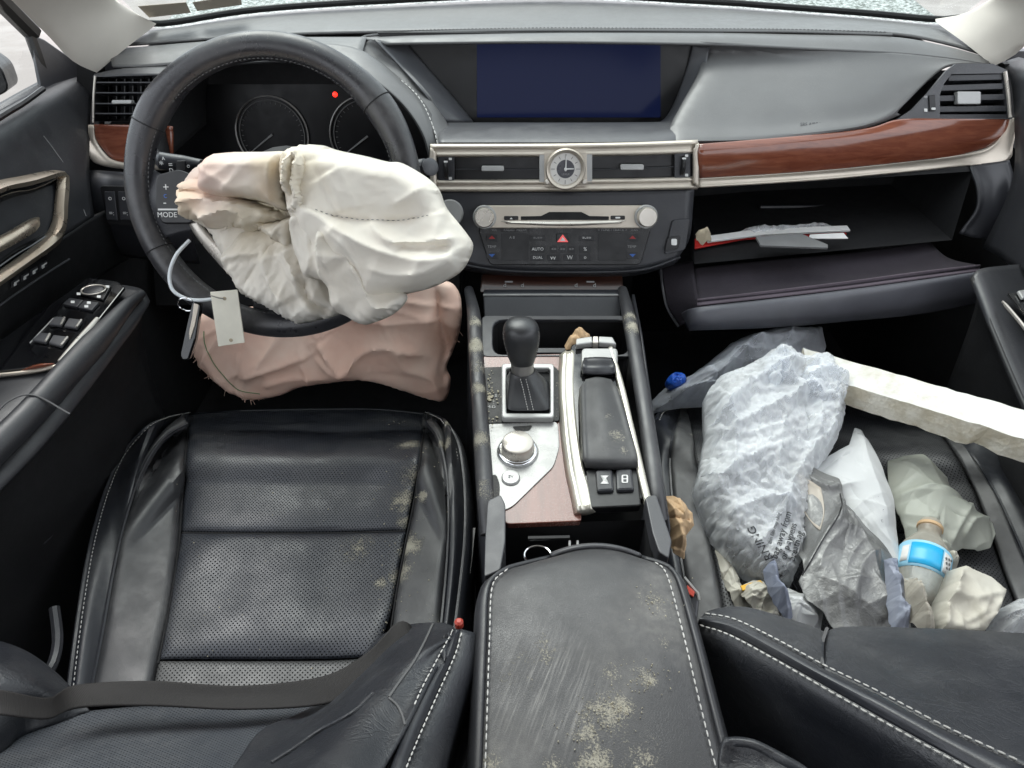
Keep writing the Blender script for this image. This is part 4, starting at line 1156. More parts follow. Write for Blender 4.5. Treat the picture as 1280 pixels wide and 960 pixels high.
# lower panel (black), down to the pocket
lw = [Xs((-320, 560, -.665), (-120, 432, -.668), (0, 348, -.668), (50, 315, -.664), (88, 291, -.66), (118, 271, -.658), (170, 250, -.655)),
      Xs((-320, 660, -.675), (-120, 500, -.678), (0, 400, -.678), (50, 362, -.674), (100, 322, -.668), (135, 300, -.665), (185, 275, -.66)),
      Xs((-320, 700, -.69), (-120, 540, -.69), (0, 450, -.69), (50, 400, -.69), (100, 362, -.685), (150, 330, -.68), (200, 300, -.675))]
patch('lower_panel', lw, 'door_low', DL, 40, 20, solid=.006)
pipe('panel_seam', [p + Vector((.002, 0, 0)) for p in Xs((-60, 425, -.676), (0, 380, -.674), (50, 346, -.671), (85, 324, -.668))], .0016, 'dash_grey', DL, 20)
# memory buttons
mm = Fr(X(28, 342, -.671), 20, 68)
def quadplate(name, c, h, mat, parent, off=.003, bevel=.001):
    """thin plate on four photo positions already lifted to points"""
    n = (c[1] - c[0]).cross(c[3] - c[0]).normalized()
    if n.dot(CAM - c[0]) < 0: n = -n
    q = [p + n * off for p in c]
    t = [p + n * (off + h) for p in c]
    ar = (q[1] - q[0]).cross(q[2] - q[0]).dot(n)
    if ar < 0: q.reverse(); t.reverse()
    return MB().hexa(q, t).build(name, mat, parent, smooth=False, bevel=bevel)
mp_ = quadplate('memory_panel', [X(-10, 352, -.671), X(52, 315, -.668), X(54, 332, -.669), X(-6, 370, -.673)], .004, 'black', DL)
pipe('panel_rim', [p + Vector((.008, 0, 0)) for p in Xs((-10, 351, -.671), (20, 333, -.6695), (51, 316.5, -.668))], .0018, 'satin_grey', DL, 10)
for k, (u, v) in enumerate(((12, 351.5), (24, 344), (35.5, 337), (47, 330))):
    e = 4.5
    quadplate('memory_button', [X(u - e, v + .5, -.6705), X(u + e, v - 5, -.669), X(u + e, v + 3, -.670), X(u - e, v + 8, -.671)], .0015, 'trim_dark', mp_, off=.007, bevel=.0005)
    quadplate('mark', [X(u - 3, v - .6, -.6705), X(u + 3.4, v - 4.4, -.669), X(u + 3.2, v - 2.6, -.670), X(u - 3, v + 1.2, -.671)], .0004, 'mark', mp_, off=.0095, bevel=0)
    quadplate('mark', [X(u - 2, v + 1.5, -.6705), X(u + 1.6, v - .5, -.669), X(u + 1.6, v + 2.5, -.670), X(u - 1.6, v + 4.2, -.671)], .0004, 'mark', mp_, off=.0095, bevel=0)
# handle: metal bezel, dark cup, lever
bz = [[p + Vector((.014, 0, 0)) for p in Xs((-70, 262, -.690), (-20, 237, -.692), (20, 229, -.69), (55, 220, -.688), (59, 229, -.687), (57, 254, -.685), (54, 279, -.68), (41, 301, -.676), (11, 324, -.674), (-40, 358, -.672))],
      [p + Vector((.024, 0, 0)) for p in Xs((-70, 262, -.690), (-20, 236, -.692), (20, 227, -.69), (57, 217, -.688), (63, 226, -.687), (61, 256, -.684), (58, 282, -.678), (44, 304, -.674), (12, 328, -.672), (-40, 362, -.670))],
      [p + Vector((.010, 0, 0)) for p in Xs((-70, 258, -.690), (-20, 232, -.692), (20, 223, -.69), (60, 216, -.688), (69, 224, -.687), (68, 258, -.684), (66, 296, -.676), (50, 312, -.672), (14, 336, -.670), (-40, 372, -.668))]]
patch('handle_bezel', bz, 'champagne', DL, 60, 10, solid=.004)
cu = [Xs((-70, 262, -.694), (-10, 238, -.694), (20, 234, -.694), (54, 222, -.692)), Xs((-70, 300, -.735), (-10, 272, -.735), (20, 262, -.735), (50, 252, -.73)), Xs((-70, 370, -.69), (-10, 326, -.685), (20, 308, -.682), (46, 290, -.68))]
patch('handle_cup', [[p + Vector((.022 if k != 1 else .030, 0, 0)) for p in c] for k, c in enumerate(cu)], 'gloss_black', DL, 24, 16, solid=.003)
MB().tube(crv([X(-60, 335, -.672), X(-10, 310, -.662), (X(20, 294, -.660)), X(40, 281, -.662), X(48, 272, -.67)], 24), [.009] * 18 + [.009, .008, .0075, .006, .004, .002], 10, flat=.55).build('handle_lever', 'champagne', DL)
# armrest
fd = Fr(X(90, 420, -.585), 88, 0)
def Fd(u, v, h=0): return fd.at(u, v, h)
ar = [[Fd(130, 345, -.012), Fd(172, 352, -.012), Fd(182, 362, -.02)], [Fd(60, 400, -.004), Fd(140, 395, -.002), Fd(166, 390, -.02)], [Fd(0, 440, 0), Fd(110, 425, 0), Fd(140, 424, -.02)], [Fd(-60, 480, 0), Fd(70, 468, 0), Fd(96, 478, -.022)], [Fd(-140, 540, 0), Fd(0, 524, 0), Fd(38, 540, -.025)], [Fd(-320, 640, 0), Fd(-120, 620, 0), Fd(-70, 640, -.03)]]
patch('armrest', ar, 'door_pad', DL, 16, 40, solid=.01)
edge = [Fd(176, 362, -.006), Fd(160, 382, .001), Fd(130, 418, .002), Fd(90, 462, .002), Fd(40, 515, .0), Fd(-20, 575, .0), Fd(-140, 700, 0)]
MB().tube(crv(edge, 50), [.006 + .010 * min(1, i / 14) for i in range(50)], 10, flat=.8).build('armrest_edge', 'door_pad', DL)
sp_ = plate('switch_panel', fd, [(112, 352), (148, 356), (158, 364), (121, 411), (76, 461), (-40, 474), (-40, 462)], .002, .007, 'gloss_black', DL, bevel=.0015)
MB().tube([Fd(125, 404, .008), Fd(102, 433, .009), Fd(79, 459, .008)], [.003, .0045, .004], 8, flat=.6).build('metal_strip', 'silver_light', DL)
MB().tube(crv([Fd(76, 462, .006), Fd(50, 468, .006), Fd(10, 473, .006), Fd(-60, 478, .006)], 16), [.004] * 16, 8, flat=.7).build('metal_strip', 'silver', DL)
MB().tube(crv([Fd(72, 462, .009), Fd(54, 466, .010), Fd(30, 470, .008)], 10), [.002, .004, .005, .006, .006, .006, .005, .004, .003, .001], 8, flat=.5).build('wood_insert', 'wood', DL)
mj = plate('mirror_pad', fd, [(102, 374), (114, 361), (142, 364), (132, 382)], .007, .010, 'black', sp_, bevel=.001)
MB().tube([Fd(121, 371, .012) + fd.ex * .0165 * math.cos(a) + fd.ey * .0125 * math.sin(a) for a in np.linspace(0, 6.283, 28, endpoint=False)], .0011, 6, closed=True).build('mirror_dial', 'silver_light', mj)
MB().lathe([(.0135, 0), (.0135, .002), (.010, .003)], fd.mat(121, 371, .010) @ Matrix.Diagonal((1, .75, 1, 1)), 24).build('mirror_dial_pad', 'trim_dark', mj)
for q in ([(82, 388), (91, 380), (108, 383), (100, 392)], [(101, 392.5), (109, 383.5), (127, 386), (118, 396)]):
    plate('lock_button', fd, q, .007, .011, 'trim_dark', sp_, bevel=.001)
for (u, v) in ((95, 386), (115, 387), (112, 391.5), (102, 375), (127, 378.5), (137.5, 366)): plate('mark', fd, rr(u - 2.4, v - 1.5, u + 2.4, v + 1.5, .5), .0112 if u not in (102, 127, 137.5) else .0102, .0116 if u not in (102, 127, 137.5) else .0106, 'mark', sp_, bevel=0)
for q in ([(64, 414), (73, 404), (86, 405), (81, 416)], [(84, 416.5), (90, 406), (107, 408), (100, 419)], [(44, 434), (55, 424), (68, 425.5), (62, 437)], [(65, 437.5), (71, 427), (90, 429.5), (81, 442)]):
    sw_ = plate('window_switch', fd, q, .007, .012, 'dash_grey', sp_, bevel=.002)
    a, c = Fd(q[2][0] - .8, q[2][1] + 1.2, .0125), Fd(q[3][0] + .2, q[3][1] - 1, .0125)
    MB().tube([a, c], .0014, 6).build('switch_edge', 'silver_light', sw_)
pipe('switch_rim', [Fd(70, 404, .008), Fd(55, 420, .008), Fd(41, 435, .008)], .0009, 'satin_grey', sp_, 8)
# inside face under the armrest and the pocket
fcx = [[Fd(176, 364, -.01), Fd(150, 396, -.014), Fd(120, 430, -.014), Fd(60, 494, -.014), Fd(-20, 580, -.014), Fd(-140, 705, -.014)],
       [p + Vector((-.03, 0, -.12)) for p in (Fd(176, 364), Fd(150, 396), Fd(120, 430), Fd(60, 494), Fd(-20, 580), Fd(-140, 705))],
       [p + Vector((-.05, 0, -.46)) for p in (Fd(176, 364), Fd(150, 396), Fd(120, 430), Fd(60, 494), Fd(-20, 580), Fd(-140, 705))]]
patch('armrest_side', fcx, 'door_low', DL, 30, 16, solid=.006)
pk = Xs((180, 478, -.60), (150, 528, -.60), (118, 580, -.60), (92, 625, -.60), (60, 672, -.60), (36, 682, -.605), (-20, 660, -.62), (-80, 640, -.64))
pipe('pocket_rim', pk, .0035, 'trim_dark', DL, 50)
patch('pocket_panel', [pk, [p + Vector((.0, 0, -.25)) for p in pk]], 'door_low', DL, 40, 6, solid=.005)
pipe('armrest_seam', [p + Vector((.004, 0, .003)) for p in (Fd(-10, 530, .006), Fd(15, 513, .012), Fd(45, 506, .012), Fd(80, 512, -.01))], .0011, 'thread_dark', DL, 20)
MB().tube(crv([p + Vector((.002, 0, 0)) for p in Xs((53, 170, -.6895), (68, 190, -.688), (85, 216, -.678), (99, 252, -.668), (106, 270, -.66))], 20), .0006, 4).build('scratch', 'mark_dim', DL)

mr = Fr(Y(-20, 108, 1.25), 5, 20)
mo = plate('side_mirror', mr, round_poly([(-120, 60), (-30, 62), (2, 84), (12, 112), (0, 120), (-120, 140)], 10), -.08, .0, 'black', None, bevel=.01)
tag(mo, 'black side mirror outside the driver window at the left edge', 'mirror')

DR = thing('passenger_door', (XC + .74, .5, .1), 'dark passenger door edge with metal strip on its armrest at right', 'door')
ur = [Xs((1243, 84, .80), (1285, 74, .812), (1400, 150, .812), (1650, 330, .81)), Xs((1262, 96, .79), (1290, 100, .79), (1400, 175, .79), (1650, 360, .79)), Xs((1268, 160, .785), (1290, 150, .785), (1400, 230, .785), (1650, 430, .785)), Xs((1264, 230, .778), (1290, 240, .775), (1400, 320, .77), (1650, 560, .765)), Xs((1228, 310, .775), (1260, 330, .77), (1400, 450, .77), (1650, 660, .77))]
patch('upper_panel', ur, 'door_pad', DR, 30, 30, solid=.006)
fe = Fr(X(1262, 420, .668), 82, 0)
er = [[X(1212, 348, .672), X(1226, 336, .69), X(1275, 330, .77)], [X(1226, 385, .668), X(1240, 372, .685), X(1290, 360, .77)], [X(1242, 425, .666), X(1258, 412, .685), X(1320, 400, .77)], [X(1274, 500, .664), X(1292, 486, .685), X(1360, 470, .77)], [X(1330, 620, .660), X(1350, 605, .685), X(1440, 590, .77)]]
patch('armrest', er, 'door_pad', DR, 14, 40, solid=.008)
patch('armrest_side', [[r[0] for r in er], [r[0] + Vector((.03, 0, -.06)) for r in er], [r[0] + Vector((.06, 0, -.40)) for r in er]], 'door_low', DR, 30, 14, solid=.006)
MB().tube(crv([fe.at(1250, 383, .008), fe.at(1270, 408, .009), fe.at(1296, 440, .008), fe.at(1330, 480, .007)], 16), [.003] + [.0045] * 15, 8, flat=.6).build('metal_strip', 'silver_light', DR)
plate('switch_panel', fe, [(1256, 372), (1300, 366), (1360, 430), (1320, 440), (1285, 408)], .004, .008, 'gloss_black', DR)
plate('window_switch', fe, [(1266, 372), (1282, 369), (1290, 378), (1272, 382)], .008, .013, 'satin_grey', DR, bevel=.002)
# ------------------------------------------------------------------ centre console
CN = thing('centre_console', (XC, .55, .0), 'dusty centre console with wood panel, shifter, rotary knob and padded controller rest', 'console')
ft = Fr(W(690, 560, z=.40), 84, 0)
def C_(u, v, h=0): return ft.up(h).at(u, v)
# body below
L = [(584, 368), (590, 420), (596, 500), (602, 590), (610, 660)]; Rr = [(790, 368), (800, 420), (811, 500), (824, 590), (834, 660)]
lt = [C_(u, v, -.006) for u, v in L]; rt = [C_(u, v, -.006) for u, v in Rr]
b = MB()
for (e, k) in ((lt, -.015), (rt, .015)):
    MB().grid(np.array([[(p.x + k, p.y, .03) for p in e], [(p.x + k * .6, p.y, .2) for p in e], [tuple(p) for p in e]])).build('console_side', 'trim_dark', CN, solid=.004)
MB().hexa([C_(u, v, -.10) for u, v in ((600, 655), (830, 655), (800, 400), (596, 400))], [C_(u, v, -.09) for u, v in ((600, 655), (830, 655), (800, 400), (596, 400))]).build('console_floor', 'black_matt', CN, smooth=False)
rail_spots = [(C_(u, v, .014), r * 1.7, k + .10) for u, v, r, k in ((594, 402, .014, .40), (596, 432, .020, .46), (598, 486, .014, .40), (601, 548, .016, .42), (793, 410, .018, .42), (790, 395, .016, .3), (604, 610, .02, .22), (600, 460, .02, .25))]
leather('rail', (0.030, 0.030, 0.034), .36, rail_spots, .3, grain=600, gb=.15)
def rail(pts, r):
    P = crv([C_(u, v, h) for u, v, h in pts], 50)
    MB().tube(P, [r * (.75 + .25 * min(1, i / 12)) for i in range(50)], 14, flat=.85, up=(0, 0, 1)).build('side_rail', 'rail', CN)
rail([(586, 362, -.02), (592, 392, .004), (595, 440, .008), (599, 500, .008), (603, 560, .006), (607, 620, .002), (612, 668, -.012)], .0105)
rail([(778, 362, -.02), (785, 392, .004), (794, 440, .008), (804, 500, .008), (813, 560, .006), (821, 620, .002), (826, 650, -.012)], .0105)
# wood panel with grey inset
plate('wood_panel', ft, round_poly([(604, 446), (706, 444), (716, 560), (727, 653), (634, 657), (612, 636), (606, 560)], 4), -.006, .003, 'wood_console', CN, bevel=.001)
plastic('inset_grey', (0.36, 0.36, 0.35), .26, .05, metal=.2, dust=.6)
gi = plate('grey_inset', ft, round_poly([(606, 533), (697, 530), (699, 562), (692, 586), (641, 636), (628, 642), (612, 620), (606, 575)], 6), .003, .0048, 'inset_grey', CN, bevel=.0006)
MB().hexa(*[[C_(u, v, h) for u, v in round_poly([(606, 598), (620, 592), (625, 606), (624, 624), (616, 634), (610, 622)], 5)][::-1] for h in (.0049, .0055)]).build('bare_patch', 'gloss_dusty', gi, smooth=False)
MB().hexa(*[[C_(u, v, h) for u, v in round_poly([(640, 533), (666, 531.5), (662, 538), (645, 539)], 3)][::-1] for h in (.0049, .0055)]).build('bare_patch', 'gloss_dusty', gi, smooth=False)
# shifter
sg = plate('shift_panel', ft, round_poly([(605, 463), (690, 460), (698, 466), (699, 530), (606, 533)], 3), .003, .006, 'gloss_dusty', CN, bevel=.0006)
ringplate('shift_frame', ft, rr(627, 464, 692, 532, 4), rr(633, 470, 687, 526, 3), .005, .015, 'satin_grey', CN, bevel=.002)
plate('shift_well', ft, rr(632, 469, 688, 527, 3), .006, .007, 'black_matt', sg, bevel=0)
leather('knob_leather', (0.020, 0.021, 0.024), .34, dust=.2, gb=.2)
kb = C_(660, 498); nx = W(653, 462, y=.742); kt = W(651, 398, y=.752)
# boot: rings from the frame up to the neck, pleated
def ringpts(c, ex, ey, rx, ry, k, n=40, pl=0.0, ph=0.0):
    out = []
    for j in range(n):
        a = 2 * math.pi * j / n
        ca, sa = math.cos(a), math.sin(a)
        e = 2.0 / k
        r = 1 + pl * math.sin(5 * a + ph)
        out.append(tuple(c + ex * rx * r * math.copysign(abs(ca) ** e, ca) + ey * ry * r * math.copysign(abs(sa) ** e, sa)))
    return out
exx, eyy = Vector((1, 0, 0)), Vector((0, 1, 0))
rows = []
for t, rx, ry, k, pl in ((0, .0300, .0345, 6, 0), (.08, .0295, .034, 5, .02), (.25, .0275, .029, 4, .05), (.5, .0245, .023, 3, .07), (.75, .0205, .0185, 2.4, .04), (.92, .0175, .0165, 2, .02), (1.0, .0165, .016, 2, 0)):
    c = (kb + ft.n * .008).lerp(nx, t)
    rows.append(ringpts(c, exx, eyy, rx, ry, k, pl=pl, ph=t * 2))
bo = MB().grid(np.array(rows), True).build('shift_boot', 'knob_leather', CN, sub=1)
ax = (kt - nx).normalized(); qx = Vector((1, 0, 0)); qy = ax.cross(qx).normalized()
MB().lathe([(.0150, -.006), (.0155, 0), (.0150, .012), (.0150, .018)], Matrix.Translation(nx) @ ax.to_track_quat('Z', 'Y').to_matrix().to_4x4(), 28).build('shift_neck', 'dull_metal', CN)
hh = (kt - nx).length
rows = []
for t, r in ((.16, .0155), (.22, .0175), (.35, .0200), (.5, .0226), (.65, .0245), (.8, .0240), (.9, .0210), (.97, .0140), (1.0, .004)):
    rows.append(ringpts(nx + ax * hh * t, qx, qy, r, r * 1.05, 2.2, n=32))
kb_ = MB().grid(np.array(rows), True); kb_.f.append(tuple(range(8 * 32, 9 * 32)))
kn = kb_.build('shift_knob', 'knob_leather', CN, sub=1)
stitches('knob_stitching', [[nx + ax * hh * t + qx * s * r * .90 - Vector((0, .0098, -.004)) * (r / .02) for t, r in ((.28, .0200), (.42, .0222), (.56, .0246), (.70, .0254), (.82, .0238))] for s in (-1, 1)], kn, 'thread_dark', .0022, .0012, .0007, .0006, (0, -1, .3))
st_ = []
for dx in (-.0035, .0035):
    st_.append([(kb + ft.n * .008).lerp(nx, t) + Vector((dx + .003 * (1 - t), -ry - .0012, .001)) for t, ry in ((.04, .0345), (.25, .030), (.5, .0238), (.75, .0190), (.95, .0168))])
stitches('boot_stitching', st_, bo, 'thread', .0020, .0014, .0006, .0006, (0, -1, .3))
for (u, v, s) in ((606 + 12, 513.5, 'P R N D'),): text('gate_letters', 'M-D', ft.mat(614, 513, .0065), .0065, 'mark', sg)
for (u, v, s) in ((617, 506, '+'), (620, 499, 'S'), (617, 509, '-')): text('gate_letters', s, ft.mat(u, v, .0065), .007, 'mark', sg)
db = MB()
random.seed(3)
for (u0, v0, su, sv, n, r0) in ((616, 490, 6, 8, 26, .0013), (612, 470, 5, 5, 10, .001), (614, 525, 4, 5, 14, .0012), (613, 494, 2, 2, 3, .0036), (611, 498, 1.5, 1.5, 2, .0040), (696, 500, 1.5, 18, 12, .0007)):
    for k in range(n):
        p = C_(random.gauss(u0, su), random.gauss(v0, sv), .0075); r = r0 * random.uniform(.6, 1.2)
        db.lathe([(r * .6, -.001), (r, .0), (r * .5, r * .4)], Matrix.Translation(p) @ Matrix.Rotation(random.random() * 3, 4, 'Z') @ Matrix.Diagonal((1, random.uniform(.5, 1), .6, 1)), 6)
cr_ = db.build('dried_crumbs', 'mould', None, kind='stuff'); tag(cr_, 'pale dried crumbs scattered on the black shifter panel', 'crumbs')
# rotary knob, push button
M = ft.mat(647, 568, .004)
rk = MB().lathe([(.0250, 0), (.0258, .002), (.0240, .006), (.0215, .0065), (.0200, .004)], M, 44).build('knob_collar', 'chrome', CN, angle=60)
MB().lathe([(.0198, 0), (.0198, .016), (.0185, .0195), (.0165, .0205), (.002, .0208)], M, 44).build('rotary_knob', 'silver_light', rk, angle=40)
MB().lathe([(.0105, 0), (.0112, .0015), (.0098, .0035), (.0020, .0035)], ft.mat(638.5, 601, .0045), 30).build('push_button', 'satin_grey', CN)
text('lettering', 'EV', ft.mat(638.5, 601, .0085), .006, 'mark_dim', CN)
# controller: metal arms, mouse, palm rest, switches
plate('controller_base', ft, round_poly([(712, 436), (764, 434), (808, 630), (734, 634), (716, 540)], 8), .0, .010, 'gloss_black', CN, bevel=.002)
plastic('arm_metal', (0.70, 0.67, 0.58), .32, .0, metal=.6, var=.03)
fta = ft.up(.014)
def arm(inner, outer):
    patch('metal_arm', [[fta.at(u, v) for u, v in inner], [fta.at(u, v) for u, v in outer]], 'arm_metal', CN, 40, 8, puff=.0022, pw=2.4, solid=.012, ends=False)
arm([(715, 437), (714, 480), (718, 530), (726, 580), (733, 606), (738, 634)], [(707, 438), (705, 480), (708, 530), (714, 580), (719, 606), (726, 636)])
arm([(760, 435), (772, 480), (783, 530), (794, 580), (800, 606), (806, 630)], [(766, 434), (780, 480), (792, 530), (804, 580), (810, 606), (816, 629)])
plate('blue_film', ft, [(802, 623), (809, 624), (811, 631), (803, 631)], .012, .0135, 'blue_plastic', CN, bevel=.0003)
for q, s in (([(719, 436), (739, 433), (740, 441), (719, 444)], 'MENU'), ([(747, 433), (764, 434), (769, 443), (747, 441)], 'MAP')):
    k_ = plate('menu_button', ft, q, .010, .020, 'satin_grey', CN, bevel=.002)
plate('home_button', ft, [(740, 434), (746, 434), (746.5, 442), (740, 442)], .010, .021, 'silver_light', CN, bevel=.001)
plate('mouse_frame', ft, rr(726, 445, 771, 472, 5), .010, .016, 'satin_grey', CN, bevel=.003)
A = [[C_(u, v, h) for u, v, h in row] for row in ([(730, 447, .018), (748, 446, .020), (766, 447, .018)], [(729, 456, .024), (749, 456, .027), (768, 456, .024)], [(729, 466, .018), (750, 467, .020), (770, 466, .018)])]
patch('controller_mouse', A, 'trim_dark', CN, 16, 12, puff=.003, pw=4, solid=.006)
pr_spots = [(C_(762, 520, .03), .020, .24), (C_(772, 545, .03), .024, .33), (C_(780, 560, .03), .016, .30), (C_(757, 560, .03), .016, .16), (C_(776, 500, .03), .02, .15)]
leather('palm_leather', (0.034, 0.034, 0.036), .50, pr_spots, .6, grain=600, gb=.15)
A = [[C_(u, v, h) for u, v, h in row] for row in (
    [(732, 474, .014), (748, 471, .016), (764, 474, .014)],
    [(729, 484, .024), (750, 483, .028), (770, 484, .024)],
    [(729, 515, .028), (754, 515, .034), (780, 515, .028)],
    [(730, 550, .028), (760, 550, .034), (790, 550, .028)],
    [(731, 574, .026), (764, 575, .030), (796, 574, .026)],
    [(732, 585, .014), (765, 587, .016), (797, 585, .014)])]
patch('palm_rest', A, 'palm_leather', CN, 24, 40, puff=.003, pw=8, solid=.008)
sb_ = plate('switch_box', ft, round_poly([(732, 594), (796, 592), (800, 640), (736, 643)], 4), .0, .012, 'black', CN, bevel=.002)
for (q, c, s) in (([(743, 598), (764, 597), (766, 624), (745, 625)], (754, 611), '7'), ([(768, 597), (788, 596), (791, 623), (769, 624)], (779, 610), '8')):
    w_ = plate('shade_switch', ft, q, .010, .017, 'trim_dark', sb_, bevel=.003)
    plate('icon', ft, [(c[0] - 5, c[1] - 5), (c[0] + 5, c[1] - 5), (c[0] - 2, c[1] + 1), (c[0] + 5, c[1] + 5), (c[0] - 5, c[1] + 5), (c[0] + 2, c[1] - 2)] if s == '7' else rr(c[0] - 4, c[1] - 5, c[0] + 4, c[1] + 5, 2), .0172, .0176, 'mark', w_, bevel=0); (s == '8') and [plate('icon', ft, rr(c[0] - 2, c[1] + a, c[0] + 2, c[1] + a + 3, .6), .0176, .0179, 'trim_dark', w_, bevel=0) for a in (-3.7, .7)]
# cup holder, lid, seat heater strip
fl2 = Fr(C_(690, 420, .0), 60, 0)
ringplate('cup_surround', ft, rr(602, 397, 797, 448, 6), rr(616, 402, 786, 446, 14), -.002, .004, 'trim_dark', CN, bevel=.002)
P = [C_(u, v, 0) for u, v in rr(614, 400, 788, 447, 14)]
n_ = len(P)
Bk = [p + Vector((0, 0, -.08)) for p in P]
MB().add(P + Bk, [(i, (i + 1) % n_, n_ + (i + 1) % n_, n_ + i) for i in range(n_)] + [tuple(range(n_, 2 * n_))]).build('cup_well', 'black_matt', CN, smooth=False)
for (u0, u1, v0, v1) in ((668, 712, 427, 433), (668, 690, 436, 446), (692, 712, 436, 446)):
    plate('cup_divider', ft, rr(u0, v0, u1, v1, 2), -.05, -.012, 'trim_dark', CN)
lp = [Y(605, 398, .950), Y(776, 398, .950), Y(776, 366, .985), Y(604, 366, .985)]
MB().hexa([p + Vector((0, .012, 0)) for p in lp], lp).build('tray_lid', 'trim_dark', CN, smooth=False, bevel=.002)
MB().tube([Y(604, 369, .981), Y(690, 368.5, .981), Y(774, 369, .981), Y(775.5, 372, .979)], .0018, 6).build('lid_edge', 'satin_grey', CN)
hp = [Y(600, 366, .992), Y(780, 366, .992), Y(778, 344, 1.02), Y(602, 344, 1.02)]
wood('wood_dark', (0.022, 0.007, 0.004), (0.05, 0.016, 0.008), .3)
hs_ = MB().hexa([p + Vector((0, .012, 0)) for p in hp], hp).build('heater_strip', 'wood_dark', CN, smooth=False, bevel=.002)
fh = Fr(hp[0].lerp(hp[2], .5), math.degrees(math.atan2(hp[2].y - hp[1].y, hp[2].z - hp[1].z)), 0)
for u in (631, 653, 720, 743): text('seat_icon', 'd', fh.mat(u, 357, .001), .011, 'mark_dim', hs_); 
for u in (636, 738): plate('mark', fh, rr(u - 5, 351.5, u + 5, 353.5, .5), .0005, .001, 'mark_dim', hs_, bevel=0)
# open bin in front of the armrest
bn = [C_(u, v, .0) for u, v in ((632, 655), (806, 650), (820, 720), (618, 730))]
Bk = [p + Vector((0, 0, -.09)) for p in bn]
MB().add(bn + Bk, [(0, 1, 5, 4), (1, 2, 6, 5), (2, 3, 7, 6), (3, 0, 4, 7), (4, 5, 6, 7)]).build('bin', 'black_matt', CN, smooth=False)
MB().tube([C_(712, 672, -.008), C_(660, 673, -.008)], .003, 6).build('bin_rib', 'black', CN)
MB().tube([C_(672, 694, -.01) + Vector((.015 * math.cos(a), .013 * math.sin(a), 0)) for a in np.linspace(0, 6.283, 28, endpoint=False)], .0013, 6, closed=True).build('socket_ring', 'chrome', CN)
for u in (712, 722): MB().tube([C_(u, 676, -.02), C_(u, 690, -.02)], .0014, 5).build('port_pin', 'mark', CN)
for (pts, h) in (([(610, 640), (626, 632), (632, 645), (632, 690), (626, 726), (606, 735), (607, 690)], .03), ([(803, 635), (817, 632), (836, 690), (832, 712), (820, 704), (812, 680)], .03)):
    plate('bin_cheek', ft, round_poly(pts, 4), -.06, h - .008, 'dash_grey', CN, bevel=.004, bseg=3)
# armrest lid -----------------------------------------------------------------
za = .445
def Z(u, v, z): return W(u, v, z=z)
sp = [(Z(760, 892, .46), .040, .40), (Z(775, 880, .46), .022, .45), (Z(820, 748, .46), .034, .30), (Z(805, 845, .46), .022, .36), (Z(815, 848, .46), .012, .5), (Z(735, 915, .46), .03, .40), (Z(740, 950, .46), .03, .45), (Z(800, 950, .46), .03, .34), (Z(690, 955, .46), .02, .36), (Z(680, 815, .46), .03, .26), (Z(765, 838, .46), .02, .3), (Z(830, 800, .46), .018, .3), (Z(612, 948, .46), .02, .6), (Z(650, 830, .46), .05, .20), (Z(800, 925, .46), .03, .2), (Z(880, 950, .46), .02, .2)]
leather('armrest_leather', (0.042, 0.042, 0.044), .44, sp, 1.0, grain=560, gb=.25, dustcol=(0.21, 0.206, 0.195), streak=Z(688, 862, .46))
rowsA = []
for (v_, ul, ur, dz) in ((686, 690, 800, -.010), (694, 656, 826, -.002), (708, 632, 838, .003), (735, 613, 848, .006), (800, 609, 866, .006), (880, 606, 886, .005), (960, 603, 907, .004), (1060, 598, 936, .002), (1160, 592, 966, .0)):
    us = np.linspace(ul, ur, 9)
    bow = 12 if v_ < 700 else (6 if v_ < 720 else 0)
    row = []
    for u in us:
        k = (u - (ul + ur) / 2) / ((ur - ul) / 2)
        row.append(Z(u, v_ + bow * k * k, za + dz + .008 * (1 - k ** 4)))
    rowsA.append(row)
patch('armrest', rowsA, 'armrest_leather', CN, 40, 90, solid=.01)
front = [rowsA[0], [p + Vector((0, .010, -.012)) for p in rowsA[0]], [p + Vector((0, .008, -.05)) for p in rowsA[0]]]
patch('armrest_front', front, 'dash_grey', CN, 24, 8, solid=.004)
lside = [r[0] for r in rowsA]; rside = [r[-1] for r in rowsA]
for (sd_, s) in ((lside, -1), (rside, 1)):
    patch('armrest_side', [sd_, [p + Vector((s * .007, 0, -.008)) for p in sd_], [p + Vector((s * .010, 0, -.045)) for p in sd_], [p + Vector((s * .006, 0, -.18)) for p in sd_]], 'door_pad', CN, 50, 16, solid=.004)
stitches('stitching', [[r[0].lerp(r[-1], .012) + Vector((0, 0, .0035)) for r in rowsA[2:]], [r[-1].lerp(r[0], .045) + Vector((0, 0, .0035)) for r in rowsA[1:]]], CN, 'thread', .0048, .0022, .0007, .0006)
lb_ = [(609, 740), (606, 960)]
rub = MB()
random.seed(5)
for k in range(170):
    u, v = random.choice(((760, 892), (775, 880), (740, 948), (815, 848), (803, 842), (820, 750), (720, 905)))
    p = Z(random.gauss(u, 18), random.gauss(v, 14), za + .0138); r = random.uniform(.0003, .0007)
    rub.lathe([(r, -.0008), (r * .8, r * .5), (r * .2, r * .7)], Matrix.Translation(p) @ Matrix.Diagonal((1, random.uniform(.4, 1), 1, 1)), 6)
tag(rub.build('mould_flecks', 'mould', None, kind='stuff'), 'pale mould flecks on top of the centre armrest', 'mould')
